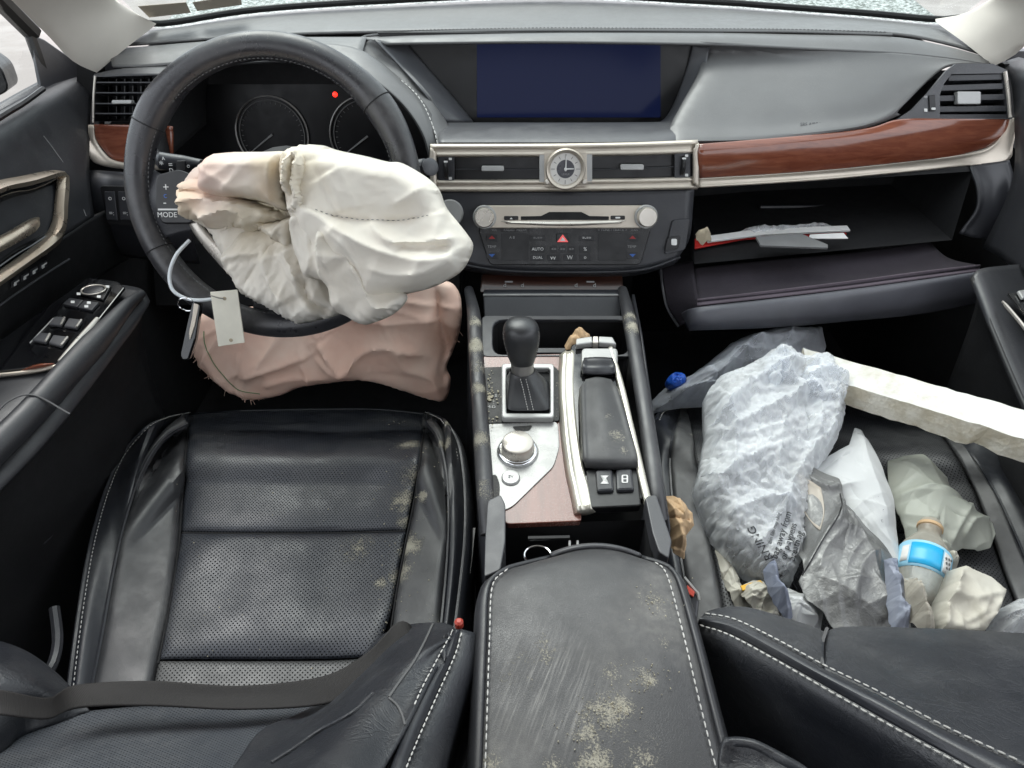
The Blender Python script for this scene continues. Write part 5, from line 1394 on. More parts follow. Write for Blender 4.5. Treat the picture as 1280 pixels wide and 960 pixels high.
# ------------------------------------------------------------------ seats
def sstep(a, b, x):
    t = min(1, max(0, (x - a) / (b - a))); return t * t * (3 - 2 * t)
def make_zf(xc, hw, z0, yf, rise):
    def zf(x, y):
        k = abs(x - xc) / hw
        z = z0 + rise * sstep(.52, .80, k) - .024 * sstep(.84, 1.12, k)
        z += .06 * (y - .6)
        if y > yf: z -= min(.2, 9.0 * (y - yf) ** 2)
        return z
    return zf
zf = make_zf(-.325, .265, .245, .80, .030)
DS_sp = [(onsurf(u, v, zf) + Vector((0, 0, .006)), r * 1.3, k + .18) for u, v, r, k in ((495, 525, .024, .36), (500, 522, .014, .5), (470, 520, .016, .34), (512, 560, .034, .30), (505, 630, .032, .30), (505, 655, .018, .34), (512, 685, .028, .36), (556, 530, .02, .34), (556, 556, .018, .38), (530, 625, .014, .40), (500, 720, .024, .36), (478, 735, .016, .3), (450, 690, .04, .18), (515, 600, .03, .26))]
leather('seat_leather', (0.016, 0.018, 0.024), .36, DS_sp, .30, grain=520, gb=.12)
leather('seat_perf', (0.030, 0.034, 0.044), .36, DS_sp, .45, perf=.0058, gb=.1)
leather('seat_perf_dust', (0.085, 0.086, 0.086), .45, (), .8, perf=.0058, gb=.1)
leather('seat_panel', (0.028, 0.029, 0.032), .40, DS_sp, .55, grain=520, gb=.1)
leather('back_leather', (0.016, 0.018, 0.023), .40, (), .25, grain=420, gb=.2, crease=.5)
def seat_cushion(root, zf, front, mids, rear, strip, lin, rin, skirt=True, perf='seat_perf', panel='seat_panel'):
    S = lambda pts: [onsurf(u, v, zf) for u, v in pts]
    n = 60
    # insert panels
    fr0 = S(front)
    face = [[p + Vector((0, .012, -.02)) for p in fr0], [p + Vector((0, .022, -.06)) for p in fr0], [p + Vector((0, .015, -.20)) for p in fr0]]
    A = [fr0] + [S(m) for m in mids]
    patch('insert_front', A, perf, root, 70, 60, puff=.006, pw=14, puff_dir=(0, 0, 1), solid=.004, und=(.007, 9, 2.3))
    patch('front_face', [fr0] + face, 'seat_leather', root, 40, 16, solid=.004)
    B = [S(m) for m in rear]
    patch('insert_rear', B, perf, root, 70, 50, puff=.006, pw=14, puff_dir=(0, 0, 1), solid=.004, und=(.011, 9, 5.1))
    if strip: patch('insert_strip', [S(m) for m in strip], 'seat_perf_dust', root, 50, 14, puff=.004, pw=8, puff_dir=(0, 0, 1), solid=.004)
    for (ins, pip, out, sd) in (lin + (-1,), rin + (1,)):
        a, p, o = S(ins), S(pip), S(out)
        patch('side_panel', [a, p], panel, root, 60, 20, puff=.008, pw=10, puff_dir=(0, 0, 1), solid=.004, ends=False, und=(.004, 12, 1.7))
        md = [q.lerp(r, .5) + Vector((0, 0, .006)) for q, r in zip(crv(p, 12), crv(o, 12))]
        patch('bolster', [p, md, o], 'seat_leather', root, 60, 20, solid=.004)
        pipe('piping', [q + Vector((0, 0, .0015)) for q in p], .0024, 'seat_leather', root, 60, seg=6)
        if skirt:
            e = crv(o, 14)
            c = sum(e, Vector()) / 14
            def outw(q, k):
                dv = Vector((sd, 1.4 * sstep(.70, .84, q.y), 0)).normalized(); return q + dv * k
            patch('skirt', [e, [outw(q, .008) + Vector((0, 0, -.02)) for q in e], [outw(q, .010) + Vector((0, 0, -.08)) for q in e], [outw(q, .0) + Vector((0, 0, -.22)) for q in e]], 'seat_leather', root, 50, 16, solid=.004)
            stitches('stitching', [[q + Vector((-sd * .004, 0, .0020)) for q in e], [outw(q, .006) + Vector((0, 0, -.008)) for q in e]], root, 'thread', .0036, .0026, .0006, .0006)
            pipe('edge_welt', [outw(q, .002) + Vector((0, 0, -.0015)) for q in e], .0028, 'seat_leather', root, 60, seg=6)

DS = thing('seat', (-.33, .62, .05), 'worn black leather driver seat with perforated insert and pale mould specks', 'seat')
zf = make_zf(-.325, .265, .245, .80, .030)
seat_cushion(DS, zf,
    [(237, 519), (300, 515), (385, 513), (470, 513), (533, 519)],
    [[(233, 560), (300, 560), (385, 560), (465, 560), (527, 560)], [(230, 610), (300, 612), (380, 612), (460, 612), (518, 610)], [(227, 664), (300, 665), (370, 665), (440, 664), (507, 662)]],
    [[(227, 666.5), (300, 667.5), (370, 667.5), (440, 666.5), (507, 665)], [(218, 720), (290, 722), (360, 722), (430, 720), (497, 718)], [(210, 770), (285, 772), (360, 772), (425, 770), (488, 768)], [(199, 824), (280, 824), (350, 824), (420, 823), (470, 820)]],
    [[(199, 826.5), (280, 826.5), (350, 826.5), (420, 825.5), (470, 822)], [(194, 846), (280, 848), (350, 848), (420, 846), (470, 842)], [(190, 880), (280, 880), (350, 880), (420, 880), (470, 880)]],
    ([(237, 519), (233, 560), (228, 620), (224, 680), (214, 750), (198, 830), (188, 880)], [(234, 530), (205, 548), (180, 585), (160, 640), (143, 710), (127, 800), (112, 880)], [(236, 516.5), (200, 526), (165, 552), (135, 610), (113, 690), (97, 790), (86, 880)]),
    ([(533, 519), (528, 560), (520, 620), (508, 680), (497, 740), (488, 800), (480, 860)], [(534, 528), (548, 548), (558, 590), (561, 640), (559, 700), (553, 770), (545, 840)], [(534, 516), (556, 528), (572, 556), (579, 610), (579, 670), (572, 740), (560, 830)]))
pipe('cross_seam', [onsurf(u, v, zf) + Vector((0, 0, -.001)) for u, v in ((228, 665.5), (300, 666.5), (370, 666.5), (440, 665.5), (507, 663.5))], .0016, 'black_matt', DS, 40, seg=6)
for ln in ([(236, 521), (233, 560), (228, 620), (224, 680), (214, 750), (198, 830)], [(533, 521), (527, 560), (519, 620), (507, 680), (496, 740), (487, 800)]):
    pipe('seam', [onsurf(u, v, zf) + Vector((0, 0, .0005)) for u, v in ln], .0016, 'black_matt', DS, 60, seg=6)
# backrest: centre panel, left and right bolsters
def Q(*t): return [W(a, b, d=c) for a, b, c in t]
T = leather('back_fabric', (0.050, 0.057, 0.068), .42, (), .3, perf=.0042, gb=.1)
patch('backrest_centre', [Q((-40, 915, .60), (0, 908, .605), (100, 890, .62), (200, 882, .635), (300, 884, .64), (400, 880, .63), (450, 868, .62)),
                   Q((-60, 940, .55), (0, 935, .56), (100, 925, .575), (200, 920, .585), (300, 918, .585), (390, 908, .58), (430, 896, .575)),
                   Q((-80, 990, .48), (0, 990, .49), (100, 985, .50), (200, 980, .51), (300, 970, .51), (370, 950, .51), (410, 935, .515)),
                   Q((-100, 1100, .38), (0, 1100, .39), (100, 1100, .40), (200, 1095, .41), (280, 1080, .41), (350, 1050, .42), (390, 1020, .43))], 'back_fabric', DS, 60, 40, solid=.006)
patch('backrest_bolster', [Q((392, 890, .62), (430, 850, .645), (470, 800, .655), (505, 782, .66), (548, 778, .65), (566, 782, .645)),
                   Q((330, 910, .58), (390, 892, .60), (450, 845, .61), (500, 810, .61), (545, 795, .605), (570, 790, .61)),
                   Q((290, 960, .52), (350, 930, .53), (410, 895, .545), (470, 850, .56), (530, 812, .575), (569, 796, .60)),
                   Q((240, 1010, .46), (310, 985, .46), (380, 950, .475), (440, 905, .50), (505, 850, .545), (562, 800, .595)),
                   Q((220, 1060, .41), (290, 1040, .41), (365, 1010, .42), (420, 975, .44), (490, 905, .505), (556, 808, .585)),
                   Q((230, 1120, .37), (300, 1110, .37), (370, 1080, .38), (420, 1050, .40), (480, 960, .465), (550, 818, .575))], 'back_leather', DS, 60, 50, solid=.006)
seam1 = Q((566, 790, .606), (552, 820, .580), (530, 860, .545), (508, 910, .505), (488, 960, .468), (470, 1020, .43), (455, 1080, .40))
seam2 = Q((576, 786, .61), (568, 820, .585), (548, 865, .548), (526, 915, .508), (508, 960, .47), (492, 1020, .43), (480, 1080, .40))
patch('backrest_welt', [seam1, [(p + q) * .5 + Vector((0, -.003, .005)) for p, q in zip(seam1, seam2)], seam2], 'seat_leather', DS, 50, 8, solid=.004)
patch('backrest_side', [seam2, [p + Vector((.016, .004, -.016)) for p in seam2], [p + Vector((.020, .02, -.06)) for p in seam2], [p + Vector((.008, .04, -.22)) for p in seam2]], 'back_leather', DS, 50, 16, solid=.004)
dsb = [o for o in DS.children if o.name.startswith('backrest')]
stitches('stitching', [hits(dsb, [(566, 789), (552, 818), (530, 858), (508, 908), (488, 958)], .0012), hits(dsb, [(576, 792), (566, 822), (546, 867), (524, 917), (506, 962)], .0012)], DS, 'thread', .0042, .0020, .0007, .0006, (0, -.7, .7))
pipe('bolster_seam', hits(dsb, [(541, 781), (530, 805), (517, 828), (500, 852), (486, 872)], .0006), .0012, 'thread_dark', DS, 40, seg=5)
pipe('bolster_seam', hits(dsb, [(486, 873), (496, 882), (503, 895), (507, 908)], .0006), .0010, 'thread_dark', DS, 20, seg=5)
pipe('bolster_ridge', hits(dsb, [(467, 868), (440, 893), (400, 915), (370, 936), (340, 955)], .0006), .0018, 'back_leather', DS, 40, seg=6)
MB().lathe([(.004, 0), (.004, .006), (.002, .008)], Matrix.Translation(W(574, 782, d=.62)), 10).build('red_clip', 'red_plastic', DS)
# left bolster of the backrest
patch('backrest_bolster', [Q((-80, 795, .64), (-20, 797, .645), (30, 812, .645), (70, 840, .64), (100, 872, .63), (112, 888, .62)),
                   Q((-80, 830, .58), (-20, 830, .585), (25, 845, .59), (60, 865, .60), (85, 885, .61), (100, 893, .615)),
                   Q((-80, 880, .55), (-20, 885, .56), (10, 890, .57), (40, 897, .59), (70, 900, .60), (90, 900, .61)),
                   Q((-80, 960, .50), (-30, 960, .52), (-10, 950, .54), (10, 935, .56), (25, 922, .58), (60, 912, .60))], 'back_leather', DS, 40, 30, solid=.006)
MB().tube(crv(Q((68, 760, .82), (72, 800, .80), (66, 830, .78), (52, 850, .76)), 14), .006, 8).build('recline_lever', 'trim_dark', DS)
# webbing
T = NT('belt_web')
uv = T.n('UVMap').outputs[0]
wv = T.n('TexWave', {'wave_type': 'BANDS', 'bands_direction': 'X'}, Scale=260.0, Vector=uv)
T.bsdf(Base_Color=T.mix(T.noise(14, 3), (0.009, 0.008, 0.0075), (0.017, 0.014, 0.013)), Roughness=.7, Normal=T.bump(wv.outputs[0], .4, .0004))
belt = patch('seat_belt', [Q((-60, 858, .530), (0, 862, .533), (60, 872, .555), (95, 856, .590), (190, 851, .605), (300, 857, .613), (400, 846, .612), (450, 822, .622), (478, 797, .632), (492, 781, .642), (504, 776, .648), (514, 781, .65)),
                   Q((-60, 876, .525), (0, 880, .528), (60, 886, .55), (98, 870, .582), (190, 866, .598), (300, 872, .606), (405, 862, .604), (455, 836, .615), (484, 808, .628), (499, 790, .638), (509, 786, .643), (516, 789, .648)),
                   Q((-60, 890, .52), (0, 893, .523), (60, 898, .545), (100, 884, .575), (190, 882, .590), (300, 886, .596), (410, 879, .596), (462, 850, .608), (490, 820, .622), (506, 800, .634), (514, 792, .64), (518, 796, .646))], 'belt_web', None, 90, 14, solid=.0014)
tag(belt, 'brownish black seat belt webbing lying across the driver seat', 'seat belt')

# passenger seat ---------------------------------------------------------------
PS = thing('seat', (.47, .62, .05), 'black leather passenger seat half covered by plastic bags and litter', 'seat')
zp = make_zf(.470, .265, .250, .80, .030)
PS_sp = [(onsurf(u, v, zp) + Vector((0, 0, .006)), r, k) for u, v, r, k in ((862, 518, .035, .5), (872, 530, .03, .46), (868, 545, .02, .4))]
leather('seat_perf_plain', (0.018, 0.019, 0.022), .46, PS_sp, .3, perf=.0058, gb=.1)
leather('seat_panel_grey', (0.040, 0.040, 0.042), .45, PS_sp, .6, gb=.1)
seat_cushion(PS, zp,
    [(858, 508), (920, 503), (1000, 503), (1080, 506), (1150, 512)],
    [[(866, 555), (940, 560), (1020, 560), (1100, 560), (1188, 560)], [(876, 605), (950, 612), (1040, 612), (1120, 612), (1216, 610)], [(884, 655), (960, 662), (1050, 664), (1140, 664), (1236, 662)]],
    [[(884, 657), (960, 664.5), (1050, 666.5), (1140, 666.5), (1236, 664.5)], [(895, 710), (975, 720), (1070, 722), (1160, 722), (1256, 720)], [(905, 770), (990, 775), (1080, 775), (1180, 775), (1276, 772)], [(915, 830), (1000, 830), (1100, 830), (1200, 830), (1296, 825)]], None,
    ([(858, 508), (866, 555), (876, 605), (884, 655), (895, 710), (905, 770), (915, 830)], [(852, 514), (842, 540), (838, 580), (841, 630), (850, 690), (862, 760), (875, 830)], [(846, 505), (824, 520), (814, 560), (816, 620), (826, 690), (842, 760), (858, 830)]),
    ([(1150, 512), (1188, 560), (1216, 610), (1236, 662), (1256, 720), (1276, 772), (1296, 825)], [(1155, 518), (1205, 560), (1240, 610), (1265, 662), (1290, 720), (1312, 772), (1335, 830)], [(1165, 508), (1225, 545), (1265, 600), (1296, 662), (1325, 720), (1350, 780), (1372, 840)]), perf='seat_perf_plain', panel='seat_panel_grey')
s1 = Q((878, 770, .640), (920, 778, .618), (975, 806, .580), (1030, 836, .545), (1100, 870, .51), (1180, 912, .475), (1280, 958, .44), (1400, 1015, .40))
s2 = Q((872, 780, .640), (912, 792, .612), (965, 820, .575), (1020, 851, .54), (1085, 888, .505), (1160, 930, .47), (1230, 968, .44), (1340, 1030, .40))
patch('backrest_welt', [s1, [(p + q) * .5 + Vector((-.002, -.002, .006)) for p, q in zip(s1, s2)], s2], 'seat_leather', PS, 60, 10, solid=.004)
patch('backrest_side', [s2, [p + Vector((-.010, .002, -.020)) for p in s2], [p + Vector((-.014, .01, -.06)) for p in s2], [p + Vector((-.006, .03, -.28)) for p in s2]], 'back_leather', PS, 50, 20, solid=.004)
patch('backrest_bolster', [Q((884, 764, .650), (905, 759, .655), (935, 759, .655), (975, 770, .65), (1010, 781, .645), (1032, 790, .64)),
                    Q((880, 767, .645), (905, 764, .645), (940, 769, .635), (980, 783, .62), (1012, 797, .60), (1030, 808, .59)),
                    Q((878, 770, .641), (908, 773, .628), (945, 788, .604), (980, 806, .580), (1010, 822, .562), (1030, 834, .549))], 'back_leather', PS, 40, 20, solid=.006)
patch('backrest_centre', [Q((1030, 800, .62), (1040, 786, .645), (1080, 783, .655), (1150, 785, .66), (1220, 788, .665), (1290, 792, .67), (1380, 796, .67)),
                    Q((1029, 812, .595), (1045, 800, .61), (1090, 800, .615), (1150, 805, .615), (1220, 810, .615), (1290, 815, .615), (1380, 818, .61)),
                    Q((1029, 824, .57), (1055, 825, .565), (1100, 835, .56), (1160, 845, .555), (1225, 855, .55), (1295, 865, .545), (1385, 870, .54)),
                    Q((1030, 834, .548), (1062, 850, .532), (1108, 873, .511), (1170, 905, .482), (1235, 936, .458), (1305, 968, .434), (1400, 1010, .405))], 'back_leather', PS, 60, 40, solid=.006)
pipe('bolster_seam', [p + Vector((-.001, -.001, .002)) for p in Q((1034, 786, .642), (1029, 800, .612), (1027, 815, .585), (1028, 832, .553))], .0016, 'thread_dark', PS, 20, seg=5)
psb = [o for o in PS.children if o.name.startswith('backrest')]
stitches('stitching', [hits(psb, [(882, 768), (920, 776), (975, 803), (1030, 833), (1100, 867), (1180, 909), (1278, 955)], .0012), hits(psb, [(876, 780), (914, 794), (966, 822), (1020, 853), (1085, 890), (1160, 932), (1226, 968)], .0012)], PS, 'thread', .0044, .0020, .0008, .0007, (-.3, -.5, .7))
patch('seat_pocket', [Q((905, 925, .50), (940, 930, .49), (975, 945, .48), (1005, 965, .46)), Q((900, 960, .49), (940, 970, .48), (980, 985, .46), (1010, 1000, .45))], 'back_leather', PS, 16, 8, puff=.006, solid=.004)
# buckle beside the armrest
bk = thing('seat_belt_buckle', W(862, 745, z=.33), 'dark seat belt buckle with red release button beside the armrest', 'buckle')
fbk = Fr(W(862, 740, z=.36), 70, 0)
plate('buckle_body', fbk, [(852, 722), (868, 738), (875, 748), (872, 775), (862, 775), (852, 745)], -.05, .0, 'trim_dark', bk, bevel=.003)
plate('release_button', fbk, [(858, 732), (868, 741), (866, 748), (858, 742)], .0, .004, 'red_plastic', bk, bevel=.001)
MB().tube([fbk.at(855, 722, .001), fbk.at(872, 742, .001), fbk.at(874, 750, 0)], .0018, 6).build('buckle_rim', 'satin_grey', bk)
sl = MB().hexa(*[[W(u, v, z=z) for u, v in ((586, 660), (594, 660), (588, 717), (580, 717))][::-1] for z in (.24, .243)]).build('paper_slip', 'white_card', None, smooth=False)
tag(sl, 'narrow white paper slip stuck in the gap beside the driver seat', 'paper slip')

# pale flecks strewn over the driver cushion
fl_b = MB(); random.seed(21)
dcu = [o for o in DS.children if o.name.split('.')[0] in ('insert_front', 'insert_rear', 'insert_strip', 'side_panel', 'bolster')]
for k in range(170):
    if k < 90: u, v = random.gauss(500, 22), random.uniform(520, 790)
    else: u, v = random.uniform(210, 560), random.uniform(540, 845)
    p_ = hit(dcu, u, v, .0003)
    if p_ is None: continue
    r = random.choice((.0004, .0005, .0006, .0009))
    fl_b.lathe([(r, -.0003), (r * .8, r * .5), (r * .2, r * .8)], Matrix.Translation(p_) @ Matrix.Rotation(random.random() * 3, 4, 'Z') @ Matrix.Diagonal((1.3, random.uniform(.4, 1), 1, 1)), 6)
tag(fl_b.build('dust_flecks', 'mould', None, kind='stuff'), 'pale dust flecks scattered on the driver seat cushion', 'flecks')
# ------------------------------------------------------------------ steering wheel
WT = 25.0
fw = Fr(W(343, 239, d=.862), WT, 0)
SW = thing('steering_wheel', fw.o, 'black leather steering wheel with worn rim and pale stitching', 'steering wheel')
R0 = .1665
leather('rim_leather', (0.020, 0.020, 0.024), .28, [(fw.pt(R0 * math.cos(a), R0 * math.sin(a), .012), .03, .14) for a in (1.2, 1.5, 1.8, .9, 3.9)], .5, grain=650, gb=.12, dustcol=(.12, .115, .11))
def rp(a, r=R0, h=0.0): return fw.pt(r * math.cos(a), r * math.sin(a), h)
def rim_r(a):
    d = math.degrees(a) % 360
    k = .0166
    for c in (35, 145): k += .0025 * math.exp(-((d - c) / 13) ** 2)       # thumb swells
    return k
b = MB()
n, sg = 120, 18
vs = []
for i in range(n):
    a = 2 * math.pi * i / n
    r = rim_r(a); c = rp(a); ra = (fw.ex * math.cos(a) + fw.ey * math.sin(a))
    for j in range(sg):
        t = 2 * math.pi * j / sg
        vs.append(c + ra * r * math.cos(t) + fw.n * r * 1.05 * math.sin(t))
b.add(vs, [(i * sg + j, i * sg + (j + 1) % sg, ((i + 1) % n) * sg + (j + 1) % sg, ((i + 1) % n) * sg + j) for i in range(n) for j in range(sg)])
b.build('rim', 'rim_leather', SW)
# panel joints on the rim and the inner stitching
for d in (38, 152, 205, 335):
    a = math.radians(d); r = rim_r(a) + .0004; c = rp(a); ra = (fw.ex * math.cos(a) + fw.ey * math.sin(a))
    MB().tube([c + ra * r * math.cos(t) + fw.n * r * 1.05 * math.sin(t) for t in np.linspace(0, 2 * math.pi, 20, endpoint=False)], .0007, 5, closed=True).build('rim_joint', 'black_matt', SW)
stitches('stitching', [[rp(a, R0 - .0158, .0085) for a in np.linspace(math.radians(a0), math.radians(a1), 40)] for a0, a1 in ((-30, 210), (212, 330))], SW, 'thread_dark', .0030, .0024, .0006, .0006, tuple(fw.n))
# spokes and hub
def wl(u, v, h): return fw.at(u, v, h)
patch('spoke', [[wl(178, 205, -.004), wl(200, 216, .002), wl(225, 222, .006), (wl(262, 220, .01))], [wl(176, 245, .002), wl(200, 250, .012), wl(228, 250, .016), wl(262, 250, .02)], [wl(184, 300, -.004), wl(208, 297, .004), wl(236, 290, .008), wl(268, 285, .01)]], 'trim_dark', SW, 24, 24, solid=.012)
patch('spoke', [[wl(506, 205, -.004), wl(484, 216, .002), wl(460, 222, .006), (wl(420, 220, .01))], [wl(508, 245, .002), wl(484, 250, .012), wl(456, 250, .016), wl(420, 250, .02)], [wl(500, 300, -.004), wl(476, 297, .004), wl(448, 290, .008), wl(416, 285, .01)]], 'trim_dark', SW, 24, 24, solid=.012)
sp_l = plate('switch_pad', fw, round_poly([(205, 220), (232, 213), (250, 220), (250, 280), (212, 280), (204, 262)], 6), .014, .0205, 'black', SW, bevel=.002)
plate('switch_strip', fw, [(208, 261.2), (236, 261.2), (236, 263.2), (208, 263.2)], .0205, .0212, 'mark', sp_l, bevel=0)
text('lettering', '+', fw.mat(217.5, 235.5, .0207), .013, 'mark', sp_l); text('lettering', '-', fw.mat(216, 253.5, .0207), .013, 'mark', sp_l); text('lettering', 'c', fw.mat(216.5, 245, .0207), .010, 'icon_blue', sp_l)
text('lettering', 'MODE', fw.mat(219, 269, .0207), .0085, 'mark', sp_l)
patch('lower_spoke', [[wl(230, 262, .010), wl(246, 292, .008), wl(268, 322, .004), wl(294, 352, .0)], [wl(246, 262, .012), wl(264, 290, .010), wl(284, 312, .006), wl(304, 335, .002)]], 'silver_light', SW, 20, 8, puff=.003, pw=3, solid=.006)
patch('hub', [[wl(250, 200, .0), wl(340, 190, .004), wl(440, 200, .0)], [wl(240, 250, .01), wl(340, 245, .02), wl(445, 250, .01)], [wl(290, 310, .0), wl(340, 315, .006), wl(400, 310, .0)]], 'black', SW, 20, 20, solid=.03)
patch('lower_spoke', [[wl(300, 320, .0), wl(310, 360, -.004), wl(318, 400, -.004)], [wl(345, 320, .002), wl(345, 360, -.002), wl(345, 404, -.002)], [wl(400, 320, .0), wl(385, 360, -.004), wl(375, 402, -.004)]], 'black', SW, 20, 20, solid=.008)
# column shroud and stalks
cs = thing('steering_column', fw.pt(0, 0, -.1), 'black steering column shroud with light and wiper stalks behind the wheel', 'steering column')
MB().lathe([(.055, -.20), (.062, -.14), (.060, -.06), (.045, -.035)], fw.mat() @ Matrix.Diagonal((1.1, 1, 1, 1)), 24).build('column_shroud', 'black_matt', cs)
def stalk(pts, r, name='light_stalk'):
    P = crv(pts, 20)
    return MB().tube(P, [r * (.75 + .35 * min(1, i / 9)) if i < 18 else r * (.95 - .25 * (i - 17)) for i in range(20)], 14, flat=.8).build(name, 'trim_dark', cs)
s1_ = stalk([W(260, 208, y=.93), W(240, 206, y=.93), W(215, 203, y=.925), W(192, 199, y=.92)], .0125)
fsk = Fr(W(215, 205, y=.908), 12, 0)
for (u, v, s, z) in ((203, 206, '*', .013), (214, 206, '=', .010), (215, 213, 'D', .008), (205, 198, 'A', .006), (236, 207, 'o', .008)): text('icon', s, fsk.mat(u, v, .002), z, 'mark', s1_)
plate('stalk_band', fsk, rr(221, 201, 232, 213, 1), -.002, .0012, 'black', s1_, bevel=.0003)
stalk([W(485, 215, y=.94), W(505, 213, y=.94), W(524, 210, y=.935), W(538, 208, y=.93)], .0125, 'wiper_stalk')
MB().lathe([(.0115, 0), (.012, .003), (.008, .005)], Matrix.Translation(W(537, 209, y=.925)) @ Matrix.Rotation(math.radians(60), 4, 'X') @ Matrix.Rotation(math.radians(35), 4, 'Y'), 20).build('stalk_cap', 'dash_grey', cs)
bt2 = MB().lathe([(.020, 0), (.021, .004), (.019, .008), (.004, .008)], Fr(W(563, 266, y=1.03), 20, 0).mat(), 30).build('start_button', 'satin_grey', D)

# ------------------------------------------------------------------ deflated driver airbag
def wpt(u, v, h=.05): return fw.at(u, v, h)
cloth('airbag_cloth', (0.84, 0.785, 0.69), (0.88, 0.845, 0.765), .62, [(wpt(268, 215, .07), .09, (0.80, 0.55, 0.46), .85), (wpt(335, 198, .08), .06, (0.80, 0.64, 0.54), .5), (wpt(364, 215, .09), .030, (0.66, 0.52, 0.34), .55), (wpt(364, 250, .09), .028, (0.48, 0.32, 0.18), .6), (wpt(245, 265, .06), .06, (0.74, 0.62, 0.42), .6), (wpt(335, 278, .07), .06, (0.70, 0.60, 0.42), .55), (wpt(400, 215, .09), .05, (0.80, 0.70, 0.52), .5)], trans=.12)
AB = thing('driver_airbag', fw.pt(0, 0, .02), 'deflated crumpled white airbag hanging from the steering wheel', 'airbag')
def Cz(pts): return [(200 + x / 3.2, 180 + y / 3.2) for x, y in pts]
KN = (366, 248)
def bagpiece(name, outline, H, ridges, h0, seed, R=22, ex=.09, wl=19, **kw):
    return limp(outline, fw, H, ridges, h0=h0, R=R, ex=ex, wl=wl, seed=seed, focus=KN, sp=kw.pop('sp', 3.2), crs=kw.pop('crs', (9, 55, 3, 15, .0050, seed)), **kw).build(name, 'airbag_cloth', AB, solid=.0008, angle=80)
bagpiece('fold', [(225, 235), (262, 198), (370, 188), (480, 203), (540, 250), (570, 300), (556, 348), (480, 368), (400, 383), (340, 373), (285, 330), (260, 290), (232, 270)], .030, (), .004, 1)
# lower left lobe
bagpiece('fold', Cz([(245, 460), (290, 400), (330, 350), (440, 320), (560, 320), (640, 400), (690, 560), (730, 650), (700, 690), (560, 722), (540, 715), (430, 660), (330, 600), (290, 540)]), .030, [
    (Cz([(260, 455), (350, 440), (430, 435), (480, 440)]), .008, 8, 16), (Cz([(430, 440), (460, 520), (500, 600), (520, 640)]), .014, 12, 22), (Cz([(590, 530), (600, 590), (640, 640), (690, 670)]), -.018, 6, 7), (Cz([(520, 400), (560, 500), (600, 600), (640, 690)]), .014, 10, 16), (Cz([(300, 480), (340, 560), (420, 630)]), .008, 14, 10)], .022, 3, ex=.13)
# left tucked roll
bagpiece('fold', Cz([(72, 200), (75, 160), (105, 140), (165, 140), (300, 190), (400, 230), (490, 270), (505, 310), (450, 325), (400, 345), (360, 355), (300, 335), (190, 340), (175, 310), (90, 295), (72, 250)]), .032, [
    (Cz([(80, 240), (180, 225), (300, 235), (400, 250), (480, 290)]), .012, 8, 12), (Cz([(180, 315), (230, 290), (300, 270), (360, 285), (370, 340)]), .014, 7, 12), (Cz([(100, 190), (180, 195), (300, 225)]), -.010, 6, 6)], .030, 8, R=18, ex=.14, wl=14)
bagpiece('fold', Cz([(230, 350), (300, 325), (370, 330), (480, 400), (525, 405), (535, 330), (545, 290), (520, 290), (440, 310), (360, 290), (330, 300), (250, 330)]), .020, [(Cz([(360, 350), (420, 390), (480, 432), (520, 405)]), .014, 7, 10)], .046, 4, R=14, ex=.14, wl=12)
# upper left flap, stained
bagpiece('fold', Cz([(162, 130), (175, 75), (205, 40), (280, 28), (400, 28), (500, 30), (508, 100), (498, 180), (505, 230), (500, 268), (470, 262), (420, 240), (330, 222), (250, 215), (170, 190)]), .040, [
    (Cz([(480, 60), (470, 140), (490, 230), (500, 265)]), .012, 5, 14), (Cz([(200, 190), (300, 205), (400, 228), (480, 255)]), .008, 5, 12), (Cz([(180, 110), (260, 90), (380, 95), (470, 90)]), .005, 20, 14)], .042, 11, R=22, ex=.06, wl=24)
# right big lobe
bagpiece('cushion', Cz([(485, 100), (490, 45), (520, 8), (580, -4), (640, 0), (700, 20), (800, 40), (900, 65), (960, 72), (1060, 130), (1110, 180), (1140, 250), (1200, 330), (1240, 385), (1248, 420), (1225, 480), (1180, 530), (1080, 580), (980, 605), (860, 640), (760, 640), (690, 600), (660, 520), (600, 440), (540, 330), (510, 260), (500, 190)]), .056, [
    (Cz([(560, 245), (640, 270), (740, 330), (850, 395), (960, 435), (1060, 455), (1150, 445), (1230, 410)]), .019, 22, 12),
    (Cz([(560, 225), (680, 275), (760, 295), (850, 305), (960, 305), (1060, 290), (1130, 265)]), -.013, 10, 12),
    (Cz([(540, 30), (520, 100), (510, 190), (530, 240)]), .014, 10, 8), (Cz([(575, 60), (560, 130), (545, 200)]), -.010, 5, 6),
    (Cz([(860, 290), (900, 350), (960, 385), (1080, 385), (1200, 370)]), .014, 10, 8), (Cz([(960, 402), (1060, 408), (1180, 402)]), -.012, 9, 9),
    (Cz([(860, 480), (960, 510), (1080, 500), (1200, 440)]), .012, 16, 12), (Cz([(700, 330), (790, 420), (850, 520), (860, 620)]), .012, 14, 20),
    (Cz([(950, 250), (1020, 210), (1090, 160)]), .005, 6, 8), (Cz([(760, 280), (740, 200), (700, 120)]), .008, 12, 18)], .030, 5, R=26, ex=.075, wl=22, crs=(16, 80, 3, 18, .0060, 5), lam=.035)
